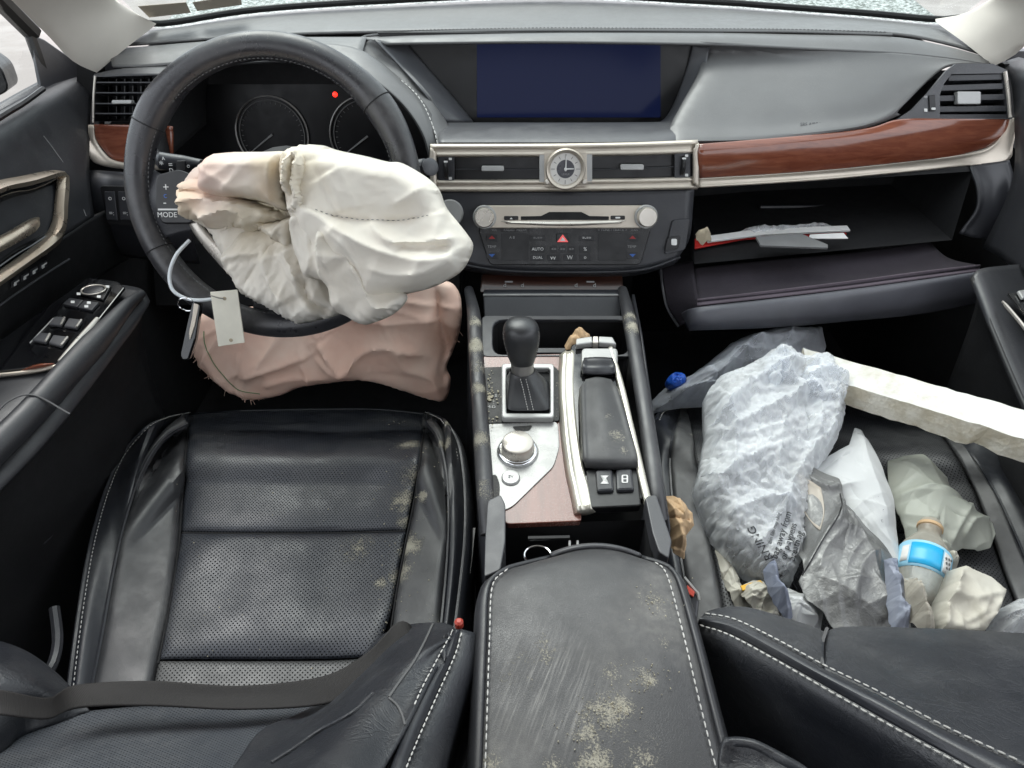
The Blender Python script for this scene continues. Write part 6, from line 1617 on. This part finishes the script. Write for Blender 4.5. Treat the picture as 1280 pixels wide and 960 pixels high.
# lower centre lobe
bagpiece('fold', Cz([(520, 300), (560, 250), (610, 250), (680, 300), (760, 380), (820, 440), (870, 500), (930, 570), (980, 605), (975, 640), (920, 690), (830, 725), (800, 722), (720, 680), (685, 640), (665, 560), (580, 530), (555, 470), (530, 400)]), .030, [
    (Cz([(665, 330), (662, 420), (668, 520), (680, 600), (720, 670)]), .018, 4, 18), (Cz([(560, 270), (530, 350), (535, 430), (580, 520)]), .012, 10, 6),
    (Cz([(780, 460), (830, 540), (870, 630), (930, 640), (980, 610)]), .016, 14, 6), (Cz([(680, 480), (740, 450), (790, 460)]), .006, 10, 14)], .056, 7, R=20, ex=.10, wl=18)
# gathered knot in the middle
bagpiece('gather', Cz([(490, 120), (505, 60), (540, 25), (575, 50), (580, 110), (565, 170), (575, 230), (545, 275), (508, 262), (518, 210), (490, 180)]), .018, [(Cz([(520, 60), (510, 120), (505, 170)]), .010, 4, 4), (Cz([(540, 50), (535, 130), (530, 230)]), -.012, 3, 3), (Cz([(560, 70), (548, 150), (555, 220)]), .008, 4, 4)], .078, 12, R=12, ex=.25, wl=7, sp=2.2)
fs_ = [hits([o for o in AB.children if o.name.startswith('cushion')], Cz([(620, 262), (690, 285), (780, 300), (870, 303), (980, 303), (1080, 285)]), .0006)]
stitches('stitching', fs_, AB, 'thread_dark', .003, .003, .0004, .0006, tuple(fw.n))

# ------------------------------------------------------------------ knee airbag
fkn = Fr(W(420, 440, y=.915), 12, 0)
cloth('knee_cloth', (0.86, 0.58, 0.46), (0.89, 0.68, 0.56), .62, [(fkn.at(560, 420, .03), .05, (0.42, 0.18, 0.10), .7), (fkn.at(460, 370, .03), .06, (0.60, 0.30, 0.21), .6), (fkn.at(290, 450, .03), .08, (0.74, 0.54, 0.45), .5)], trans=.1)
KA = thing('knee_airbag', fkn.at(420, 500), 'deflated salmon pink knee airbag drooping below the steering wheel', 'airbag')
KO = [(243, 400), (242, 432), (252, 456), (270, 480), (296, 499), (322, 501), (350, 496), (372, 487), (400, 482), (440, 477), (468, 480), (500, 489), (530, 499), (555, 502), (563, 478), (558, 460), (566, 440), (575, 412), (577, 385), (572, 364), (555, 352), (500, 350), (420, 372), (340, 384), (280, 384)]
kcu = limp(KO, fkn, .014, [
    ([(395, 440), (430, 465), (450, 440), (480, 430), (530, 440)], .014, 10, 8), ([(400, 425), (415, 445), (432, 466)], .014, 5, 12), ([(300, 470), (350, 455), (390, 440)], .012, 6, 12), ([(260, 415), (262, 445), (280, 480), (310, 495)], .006, 8, 8),
    ([(545, 360), (550, 400), (558, 440), (556, 480)], -.016, 7, 5), ([(440, 390), (480, 400), (530, 398), (545, 400)], .010, 10, 10), ([(500, 430), (505, 455), (540, 470), (550, 490)], .010, 10, 7), ([(330, 480), (370, 470), (420, 468)], .008, 6, 10), ([(380, 450), (388, 470), (384, 484)], .008, 5, 8)],
    R=16, ex=.06, wl=22, seed=15, sp=3.4, crs=(18, 75, 3, 15, .0065, 15)).build('cushion', 'knee_cloth', KA, solid=.0008, angle=80)
plastic('thread_green', (0.20, 0.28, 0.14), .7, 0)
pipe('green_thread', hits(kcu, [(255, 414), (256, 430), (266, 452), (280, 470), (298, 487), (325, 492)], .001), .0008, 'thread_green', KA, 40, seg=5)
frn = MB(); random.seed(9)
for k in range(160):
    u, v = random.choice(((262, 470), (280, 486), (300, 496), (572, 395), (568, 420), (318, 497), (250, 450)))
    u += random.gauss(0, 6); v += random.gauss(0, 5); p = hit(kcu, u, v, .0)
    if p is None: continue
    frn.tube([p, p + Vector((random.gauss(0, .004), random.gauss(0, .002), -abs(random.gauss(.006, .003))))], .00035, 4)
frn.build('frayed_threads', 'knee_cloth', KA, kind='stuff')
frn = MB()
for (u, v, s) in ((325, 450, 1), ):
    pass


# ------------------------------------------------------------------ key, ring and tag on a plastic loop
KY = thing('car_keys', fw.at(268, 400), 'car key and cream tag on a clear plastic loop hanging at the steering wheel', 'keys')
hk = .030
MB().tube(crv([fw.at(244, 300, .016), fw.at(234, 318, .03), fw.at(229, 340, .036), (fw.at(234, 358, .04)), fw.at(248, 368, .04), fw.at(264, 371, .04), fw.at(282, 370, .036)], 40), .0022, 8).build('plastic_loop', 'cable', KY)
MB().tube([fw.at(251, 376, .040) + fw.ex * .0105 * math.cos(a) + (fw.ey * .8 + fw.n * .3) * .0105 * math.sin(a) for a in np.linspace(0, 6.283, 28, endpoint=False)], .0009, 6, closed=True).build('split_ring', 'chrome', KY)
fkk = Fr(fw.at(245, 415, .036), 25, 8)
kf = plate('key_fob', fkk, round_poly([(242, 376), (253, 379), (246, 425), (238, 449), (229, 450), (227, 442), (236, 400)], 3), -.006, .006, 'gloss_black', KY, bevel=.003, bseg=3)
plate('fob_edge', fkk, round_poly([(245, 378), (251, 380), (246, 405), (240, 424), (239, 415), (243, 395)], 2), .006, .0085, 'silver', kf, bevel=.0015)
ftg = Fr(fw.at(283, 398, .044), 20, 5)
tg = plate('tag', ftg, [(263, 365), (297, 362), (306, 428), (273, 433)], -.001, .001, 'cream_card', KY, bevel=.0004)
for (u, v) in ((281, 373), (289, 425)): MB().lathe([(.0024, 0), (.0022, .0006), (.0010, .0008)], ftg.mat(u, v, .0008), 14).build('eyelet', 'stone', tg)
MB().tube([ftg.at(263, 369, .001), ftg.at(275, 372, .004), ftg.at(281, 373, .002)], .0006, 5).build('wire', 'dull_metal', KY)
# ------------------------------------------------------------------ litter on the passenger side
fz = Fr(W(1000, 620, z=.275), 84, 0)
fz2 = Fr(W(1000, 620, z=.285), 76, 0)
def film_obj(name, outline, fr, H, ridges, mat, label, cat, h0=0.0, wr=.006, ws=60, seed=0, group=None, **kw):
    kw.pop('p', 0); kw.pop('q', 0); kw.pop('back', 0); kw.pop('fold', 0); kw.pop('fs', 0)
    crs = kw.pop('crs', (36, 22, 2, 10, .004)); sol = kw.pop('solid', .0007)
    o = sheet(outline, fr, H, ridges, h0, crs, seed, **kw).build(name, mat, None, solid=sol, angle=70)
    return tag(o, label, cat, group)
# translucent bag at the front edge of the seat
fzr = Fr(W(930, 460, z=.30), 60, 0)
film_obj('plastic_bag', [(814, 512), (818, 495), (835, 478), (862, 468), (890, 448), (915, 428), (945, 412), (985, 404), (1034, 402), (1040, 425), (1034, 452), (1010, 468), (970, 462), (935, 470), (905, 490), (880, 505), (850, 506)], fzr, .05,
         [([(830, 500), (880, 470), (940, 430), (1010, 410)], .014, 12, 16), ([(860, 500), (900, 470), (930, 440)], .010, 8, 8), ([(900, 440), (960, 430), (1030, 420)], .010, 8, 10), ([(960, 450), (1000, 430), (1030, 410)], .010, 6, 8)],
         'film_grey', 'murky grey translucent plastic bag slumped in front of the passenger seat', 'plastic bag', wr=.010, ws=70, seed=21, fold=.004, fs=60, crs=(60, 45, 2, 9, .007), curl=.012)
bl = lobe([(828, 484), (838, 475), (850, 478), (852, 486), (842, 493), (832, 492)], fzr, .012, h0=.03, wr=.004, ws=160, nth=40, ns=14).build('blue_scrap', 'blue_plastic', None); tag(bl, 'small bright blue scrap inside the murky grey bag', 'scrap')
# foam board
fb = [Z(1052, 478, .445), Z(1300, 552, .445), Z(1300, 520, .452), Z(1038, 436, .452), Z(985, 420, .452), Z(990, 450, .445)]
random.seed(11)
edge_n = 26
A0, B0 = Z(1010, 466, .375), Z(1310, 558, .44); A1, B1 = Z(1004, 434, .382), Z(1310, 520, .447)
lowf, topf, topb, lowb = [], [], [], []
for i in range(edge_n):
    t = i / (edge_n - 1)
    p, q = A0.lerp(B0, t), A1.lerp(B1, t)
    j = lambda s: Vector((0, random.gauss(0, s), random.gauss(0, s)))
    topf.append(p + j(.0006)); topb.append(q + j(.0005))
    bite = .008 if 19 < i < 22 else 0
    lowf.append(p + Vector((.0, .004 + bite, -.036)) + j(.0009)); lowb.append(q + Vector((0, 0, -.036)))
A = np.array([[tuple(p) for p in r] for r in (lowb, lowf, [a.lerp(c, .5) + Vector((0, -.002, 0)) for a, c in zip(lowf, topf)], topf, [a.lerp(c, .5) + Vector((0, 0, .001)) for a, c in zip(topf, topb)], topb, lowb)])
fo = thing('foam_board', Z(1150, 510, .38), 'chipped white foam packing strip lying across the passenger seat', 'foam board')
MB().grid(A[3:7]).build('top_face', 'foam', fo, smooth=False, bevel=.002)
MB().grid(A[0:4]).build('broken_edge', 'foam_cut', fo, smooth=False)
MB().add([*A[1:6, 0], *A[0:1, 0]], [(0, 1, 2, 3, 4, 5)]).build('end_face', 'foam_cut', fo, smooth=False)
# big clear bag
BG = [(880, 498), (900, 472), (935, 460), (952, 450), (972, 438), (985, 446), (1000, 460), (1022, 450), (1040, 462), (1060, 472), (1058, 500), (1050, 540), (1040, 562), (1020, 590), (1010, 640), (1004, 690), (990, 732), (960, 735), (938, 722), (925, 712), (905, 695), (893, 675), (878, 640), (867, 612), (876, 580), (882, 540)]
bagr = [([(885, 545), (930, 500), (980, 478), (1020, 475)], .016, 12, 16), ([(900, 560), (950, 530), (1000, 505), (1045, 490)], .012, 8, 12), ([(960, 455), (975, 475), (968, 500)], .012, 8, 8), ([(1010, 500), (1014, 540), (1005, 580)], .010, 6, 8), ([(1030, 490), (1035, 530), (1022, 575)], .010, 6, 8), ([(880, 620), (930, 590), (980, 570)], .010, 10, 14), ([(900, 660), (950, 640), (990, 650)], .010, 10, 12), ([(930, 700), (960, 670), (980, 620)], .010, 8, 12), ([(940, 470), (990, 500), (1040, 520)], .008, 6, 6), ([(895, 510), (910, 560), (900, 620)], .010, 10, 10)]
bag = thing('plastic_bag', fz2.at(950, 600), 'large milky clear plastic bag with warning print on the passenger seat', 'plastic bag')
bf = limp(BG, fz2, .050, bagr, h0=.016, R=24, sp=3.0, ex=.14, lam=.02, iters=90, seed=31, amp=.004, wl=9, sharp=True, crs=(80, 60, 1.8, 9, .0052, 31)).build('film', 'film_clear', bag, solid=.0005, angle=80)
limp([(888, 510), (950, 462), (1035, 480), (1045, 540), (1010, 610), (995, 700), (950, 715), (900, 670), (876, 615), (886, 560)], fz2, .040, bagr, h0=.008, R=30, sp=4, ex=.2, lam=.04, seed=35, amp=.006, wl=14, sharp=True, crs=(60, 40, 2, 9, .008, 35)).build('inner_film', 'film_white', bag, solid=.0005, angle=80)
limp([(950, 470), (958, 452), (972, 434), (986, 442), (984, 470), (968, 490)], fz2, .02, [([(972, 440), (974, 460), (965, 485)], .012, 5, 5)], h0=.06, R=10, sp=3, ex=.25, seed=36, wl=8, sharp=True).build('loop_handle', 'film_clear', bag, solid=.0005, angle=80)
limp([(1000, 470), (1020, 448), (1042, 462), (1060, 472), (1056, 500), (1030, 505), (1008, 495)], fz2, .02, [([(1010, 475), (1030, 470), (1055, 480)], .012, 5, 5)], h0=.06, R=10, sp=3, ex=.25, seed=37, wl=8, sharp=True).build('loop_handle', 'film_clear', bag, solid=.0005, angle=80)
def drape_cam(o, onto, lift=.0012):
    for v in o.data.vertices:
        D_ = (v.co - CAM).normalized(); r = bvh(onto).ray_cast(CAM, D_)
        if r[0] is not None: v.co = r[0] - D_ * lift
def onbag(u, v, h): return fz2.at(u, v, h)
def seattext(s, u, v, h, ang, size, par, mat='print_black', fr=fz2):
    M = fr.mat(u, v, h) @ Matrix.Rotation(math.radians(ang), 4, 'Z')
    o = text('print', s, M, size, mat, par); drape_cam(o, bf); return o
plastic('print_black', (0.02, 0.02, 0.022), .5, 0)
seattext('bag away from', 977, 668, 0, 62, .013, bag); seattext('or playpens', 986, 676, 0, 62, .0125, bag); seattext('breathing', 995, 682, 0, 62, .0125, bag)
seattext('WARNING', 957, 690, 0, 108, .016, bag); seattext('thin film may cling', 968, 660, 0, 62, .007, bag)
seattext('CARD', 1007, 708, 0, 62, .016, bag); seattext('NC', 993, 732, 0, 20, .017, bag)
# white sheet behind the silver bag
film_obj('paper_sheet', [(1010, 578), (1042, 566), (1062, 556), (1070, 532), (1078, 535), (1086, 552), (1104, 588), (1118, 624), (1126, 668), (1127, 702), (1104, 690), (1078, 660), (1050, 625), (1025, 600)], fz, .012,
         [([(1075, 540), (1085, 590), (1110, 660)], .006, 14, 14), ([(1040, 575), (1080, 600), (1120, 640)], .004, 16, 10)], 'paper', 'crumpled white sheet with faint print behind the silver bag', 'paper', h0=.045, wr=.003, ws=36, seed=41, back=.002, p=8, q=.4)
plastic('print_grey', (0.25, 0.25, 0.27), .6, 0)
for (u, v, s, z) in ((1105, 600, 'We are', .006), (1113, 613, 'fresh', .006), (1110, 622, 'Remember', .006), (1110, 641, '(o)', .014), (1111, 652, 'Delivery', .006), (1105, 657, 'Bread', .005)):
    drape_cam(text('print', s, fz.mat(u, v, 0) @ Matrix.Rotation(math.radians(-6), 4, 'Z'), z, 'print_grey', bpy.data.objects['paper_sheet']), bpy.data.objects['paper_sheet'], .0008)
# cream wrapper
film_obj('wrapper', [(1116, 566), (1135, 562), (1158, 562), (1172, 578), (1196, 606), (1212, 626), (1232, 634), (1247, 645), (1251, 660), (1245, 676), (1230, 679), (1210, 676), (1186, 690), (1176, 700), (1160, 690), (1140, 672), (1128, 645), (1116, 610)], fz, .030,
         [([(1118, 620), (1150, 618), (1180, 622), (1212, 627)], .008, 10, 6), ([(1215, 630), (1200, 655), (1190, 680)], .008, 8, 6), ([(1240, 645), (1215, 655), (1205, 672)], .010, 6, 8), ([(1125, 640), (1150, 650), (1170, 655)], .006, 8, 8), ([(1130, 570), (1150, 600), (1160, 620)], .004, 12, 12)], 'wrap_pale', 'pale greenish translucent wrapper spread beneath the white foam strip', 'wrapper', h0=.022, wr=.003, ws=40, seed=51, p=4, back=.004)
# silver bag
SB = [(983, 580), (992, 574), (1010, 580), (1032, 588), (1050, 596), (1054, 606), (1051, 618), (1062, 632), (1078, 650), (1100, 675), (1118, 695), (1128, 720), (1136, 750), (1142, 782), (1120, 792), (1080, 790), (1050, 785), (1028, 760), (1010, 748), (1000, 724), (1006, 712), (1002, 690), (994, 650), (986, 610)]
silver = thing('silver_bag', fz.at(1060, 700), 'crumpled silver grey foil mailing bag with torn open mouth', 'foil bag')
sf = sheet(SB, fz, .016, [([(986, 585), (1010, 600), (1034, 612), (1052, 606)], .010, 4, 8), ([(1052, 622), (1050, 640), (1030, 670), (1004, 715)], .010, 4, 10), ([(1056, 630), (1080, 680), (1100, 740), (1120, 785)], .008, 14, 18), ([(1015, 720), (1060, 745), (1110, 780)], .006, 10, 10), ([(1060, 660), (1030, 690), (1020, 720)], .006, 10, 12), ([(1100, 690), (1075, 710), (1060, 760)], .006, 8, 12), ([(995, 600), (1005, 640), (1008, 690)], -.008, 6, 8)],
     .056, (70, 22, 1.5, 9, .0035), 61, nth=240, ns=70).build('foil', 'silver_film', silver, solid=.0007, angle=70)
plastic('bag_inside', (0.42, 0.37, 0.31), .45, .3, 120)
plq = [[hit(sf, u, v, .002) or fz.at(u, v, .08) for u, v in r] for r in ([(992, 588), (1008, 597), (1026, 610)], [(1002, 612), (1014, 628), (1030, 640)], [(1006, 640), (1016, 655), (1026, 664)])]
patch('lining', plq, 'bag_inside', silver, 16, 16, puff=.003, solid=.0008)
pipe('torn_edge', hits(sf, [(1050, 618), (1053, 632), (1046, 648), (1030, 672), (1014, 700), (1003, 720)], .001), .0008, 'black', silver, 40, seg=5)
# bluish crinkled strips
film_obj('film_strip', [(1105, 700), (1118, 695), (1127, 720), (1134, 760), (1136, 790), (1118, 790), (1112, 750)], fz, .016, [([(1112, 705), (1120, 740), (1126, 785)], .006, 6, 6)], 'denim_film', 'blue grey crinkled film strip between the silver bag and the bottle', 'film', h0=.075, wr=.006, ws=120, seed=71)
film_obj('film_strip', [(955, 712), (966, 700), (972, 722), (980, 745), (992, 768), (986, 775), (972, 762), (960, 738)], fz, .016, [([(962, 708), (970, 740), (985, 770)], .006, 5, 5)], 'denim_film', 'blue grey twisted film strip beside the yellow wrapper', 'film', h0=.05, wr=.006, ws=120, seed=73)
# paper scraps near the seat back
film_obj('paper_scrap', [(968, 742), (985, 735), (1010, 742), (1032, 750), (1028, 785), (1000, 790), (978, 775)], fz, .014, [([(975, 748), (1000, 765), (1025, 780)], .006, 8, 8)], 'paper', 'white crumpled paper scrap tucked under the silver bag by the seat back', 'paper', h0=.03, wr=.003, ws=60, seed=81, p=5)
film_obj('paper_scrap', [(894, 688), (902, 684), (914, 705), (928, 735), (940, 760), (925, 765), (914, 752), (902, 720)], fz, .008, [([(898, 690), (912, 720), (928, 755)], .004, 6, 6)], 'paper_cream', 'narrow cream paper strip at the inner edge of the passenger seat', 'paper', h0=.015, wr=.003, ws=80, seed=83, p=5)
ye = film_obj('snack_wrapper', [(924, 732), (942, 726), (954, 728), (964, 745), (985, 765), (975, 775), (945, 768), (930, 755)], fz, .008, [([(928, 738), (950, 740), (970, 765)], .004, 6, 6)], 'paper_cream', 'small cream wrapper with yellow band and green print', 'wrapper', h0=.028, wr=.002, ws=80, seed=85, p=5)
plate('yellow_band', fz.up(.037), [(925, 733), (950, 726), (954, 731), (928, 739)], .0, .002, 'yellow', ye, bevel=.0004)
plate('green_print', fz.up(.037), [(936, 741), (950, 736), (954, 752), (946, 760)], .0, .002, 'green_print', ye, bevel=.0004)
# bottle lying down, neck away from the viewer
fbt = Fr(W(1150, 710, z=.33), 84, 0)
bt3 = thing('plastic_bottle', W(1150, 720, z=.30), 'empty clear plastic bottle with blue label lying among the litter', 'bottle')
n0, n1 = fz.up(.045).at(1163, 657), fz.up(.035).at(1143, 765)
ax_ = (n1 - n0).normalized()
Mb = Matrix.Translation(n0) @ ax_.to_track_quat('Z', 'Y').to_matrix().to_4x4()
LB = (n1 - n0).length
def bp(t, r): return (r, LB * t)
MB().lathe([(.0125, -.004), (.0135, .0), (.0135, .010), (.0125, .013), (.0130, .018), (.019, LB * .2), (.0265, LB * .30), (.0290, LB * .36), (.0290, LB * .66), (.0280, LB * .72), (.0290, LB * .78), (.0290, LB * .95), (.02, LB * 1.0)], Mb, 36).build('bottle_body', 'film_bottle', bt3, angle=60)
MB().lathe([(.0137, .001), (.0150, .002), (.0150, .006), (.0137, .007)], Mb, 28).build('neck_ring', 'paper_tan', bt3)
def wrapband(a0, a1, t0, t1, r, mat, name, parent):
    g = [[tuple(Mb @ Vector((r * math.cos(a), r * math.sin(a), LB * t))) for a in np.linspace(a0, a1, 30)] for t in np.linspace(t0, t1, 4)]
    return MB().grid(np.array(g)).build(name, mat, parent, solid=.0004)
# which side of the bottle faces the viewer
lv = Mb.inverted().to_3x3() @ (CAM - n0).normalized(); af = math.atan2(lv.y, lv.x)
wrapband(0, 2 * math.pi, .36, .66, .0296, 'label_sky', 'label', bt3)
lbk = wrapband(af - .65, af + .55, .39, .63, .0301, 'label_blue', 'label_field', bt3)
wrapband(af + .62, af + .95, .42, .60, .0302, 'white_card', 'label_code', bt3)
wrapband(af - 1.15, af - .72, .40, .62, .0302, 'white_card', 'label_picture', bt3)
for k in range(7):
    a = af - 1.1 + .05 * k; t = .43 + .15 * ((k * 37) % 10) / 10
    MB().lathe([(.0016, 0), (.0016, .0006)], Mb @ Matrix.Translation((.0304 * math.cos(a), .0304 * math.sin(a), LB * t)) @ Matrix.Rotation(a, 4, 'Z') @ Matrix.Rotation(math.pi / 2, 4, 'Y'), 8).build('label_dot', 'grey_card', bt3)
# white carton
fct = Fr(W(1205, 750, z=.34), 70, 12)
wc = limp([(1188, 712), (1200, 708), (1232, 722), (1252, 741), (1238, 768), (1224, 795), (1165, 795), (1163, 775), (1172, 748)], fct, .020, [([(1190, 714), (1176, 748), (1166, 792)], .010, 5, 12), ([(1176, 746), (1205, 752), (1245, 745)], .006, 6, 14), ([(1205, 752), (1215, 775), (1222, 792)], .005, 6, 10)], h0=-.02, R=6, sp=3.2, ex=.05, seed=92, wl=18, sharp=True, pin=.5, crs=(22, 30, 1.5, 10, .004, 92)).build('paper_carton', 'paper_cream', None, solid=.001, angle=70)
tag(wc, 'creased white paper carton right of the bottle by the seat back', 'carton')
sp3 = film_obj('pleated_film', [(1130, 722), (1142, 720), (1152, 740), (1166, 765), (1172, 792), (1158, 792), (1144, 770), (1134, 745)], fz, .014, [([(1136, 724), (1148, 755), (1162, 790)], .008, 4, 6), ([(1142, 735), (1158, 765)], -.006, 3, 3)], 'film_bottle', 'pleated beige clear film in front of the bottle', 'film', h0=.095, wr=.005, ws=110, seed=91)
film_obj('plastic_tub', [(1238, 775), (1250, 758), (1270, 748), (1300, 750), (1300, 800), (1240, 800)], fz, .03, [([(1245, 765), (1270, 760), (1300, 765)], .008, 5, 5), ([(1245, 778), (1270, 775), (1300, 778)], .008, 4, 4)], 'film_clear', 'ribbed clear plastic tub at the right edge behind the seat back', 'tub', h0=.04, wr=.006, ws=120, seed=93)
film_obj('paper_wad', [(1178, 698), (1190, 694), (1198, 702), (1194, 712), (1182, 712)], fz, .012, (), 'paper_cream', 'little white crumpled wad between bottle neck and carton', 'paper wad', h0=.03, wr=.004, ws=160, seed=95, nth=40, ns=14)
# tan paper beside the console, tan scrap in the cup holder
ftn = Fr(W(843, 655, z=.34), 70, 10)
film_obj('brown_napkin', [(822, 618), (840, 620), (848, 626), (866, 640), (868, 655), (858, 668), (857, 696), (842, 690), (834, 670), (824, 650), (820, 632)], ftn, .018, [([(826, 625), (838, 650), (852, 690)], .010, 6, 8), ([(845, 625), (850, 650), (862, 660)], .008, 5, 6), ([(830, 650), (845, 655), (862, 650)], -.006, 4, 4)], 'paper_tan', 'crumpled tan paper napkin wedged beside the console', 'napkin', h0=.0, wr=.006, ws=110, seed=97, p=4)
film_obj('napkin_scrap', [(706, 432), (712, 424), (722, 422), (736, 425), (738, 434), (730, 440), (716, 444), (707, 442)], ft, .012, [([(708, 434), (722, 428), (736, 430)], .006, 4, 4)], 'paper_tan', 'small tan paper scrap in the cup holder behind the shifter', 'napkin', h0=-.012, wr=.005, ws=150, seed=98, nth=60, ns=20)
# papers in the glove compartment
def slab(name, q, y, h, mat, label, cat, tilt=78):
    f = Fr(W(q[0][0], q[0][1], y=y), tilt, 0)
    o = plate(name, f, q, 0, h, mat, None, bevel=.0008); tag(o, label, cat); return o
slab('booklet', [(868, 312), (930, 300), (1058, 294), (1052, 286), (925, 292), (868, 300)], 1.05, .003, 'red_card', 'red booklet under papers in the open glove compartment', 'booklet')
slab('paper_stack', [(884, 304), (955, 295), (1062, 290), (1058, 284), (950, 288), (884, 297)], 1.055, .004, 'white_card', 'white folded papers lying on the red booklet in glove compartment', 'papers')
slab('paper_flap', [(1010, 299), (1060, 299), (1054, 292), (1012, 294)], 1.035, .002, 'white_card', 'white paper corner beside the dark folder in glove compartment', 'papers')
slab('dark_folder', [(944, 298), (1000, 294), (1034, 308), (1034, 312), (950, 309)], 1.03, .004, 'grey_card', 'dark grey folder on top of the papers in glove compartment', 'folder')
film_obj('clear_sleeve', [(922, 290), (950, 285), (1000, 283), (1040, 279), (1050, 284), (1000, 290), (940, 296)], Fr(W(980, 288, y=1.10), 70, 0), .012, (), 'film_clear', 'crumpled clear plastic sleeve behind the papers in glove compartment', 'sleeve', wr=.006, ws=90, seed=99)
film_obj('tan_scrap', [(867, 300), (876, 296), (886, 298), (888, 304), (878, 308), (868, 306)], Fr(W(876, 302, y=1.03), 70, 0), .010, (), 'stone', 'small tan lump at the left end of the glove compartment papers', 'scrap', wr=.003, ws=160, seed=100, nth=40, ns=12)
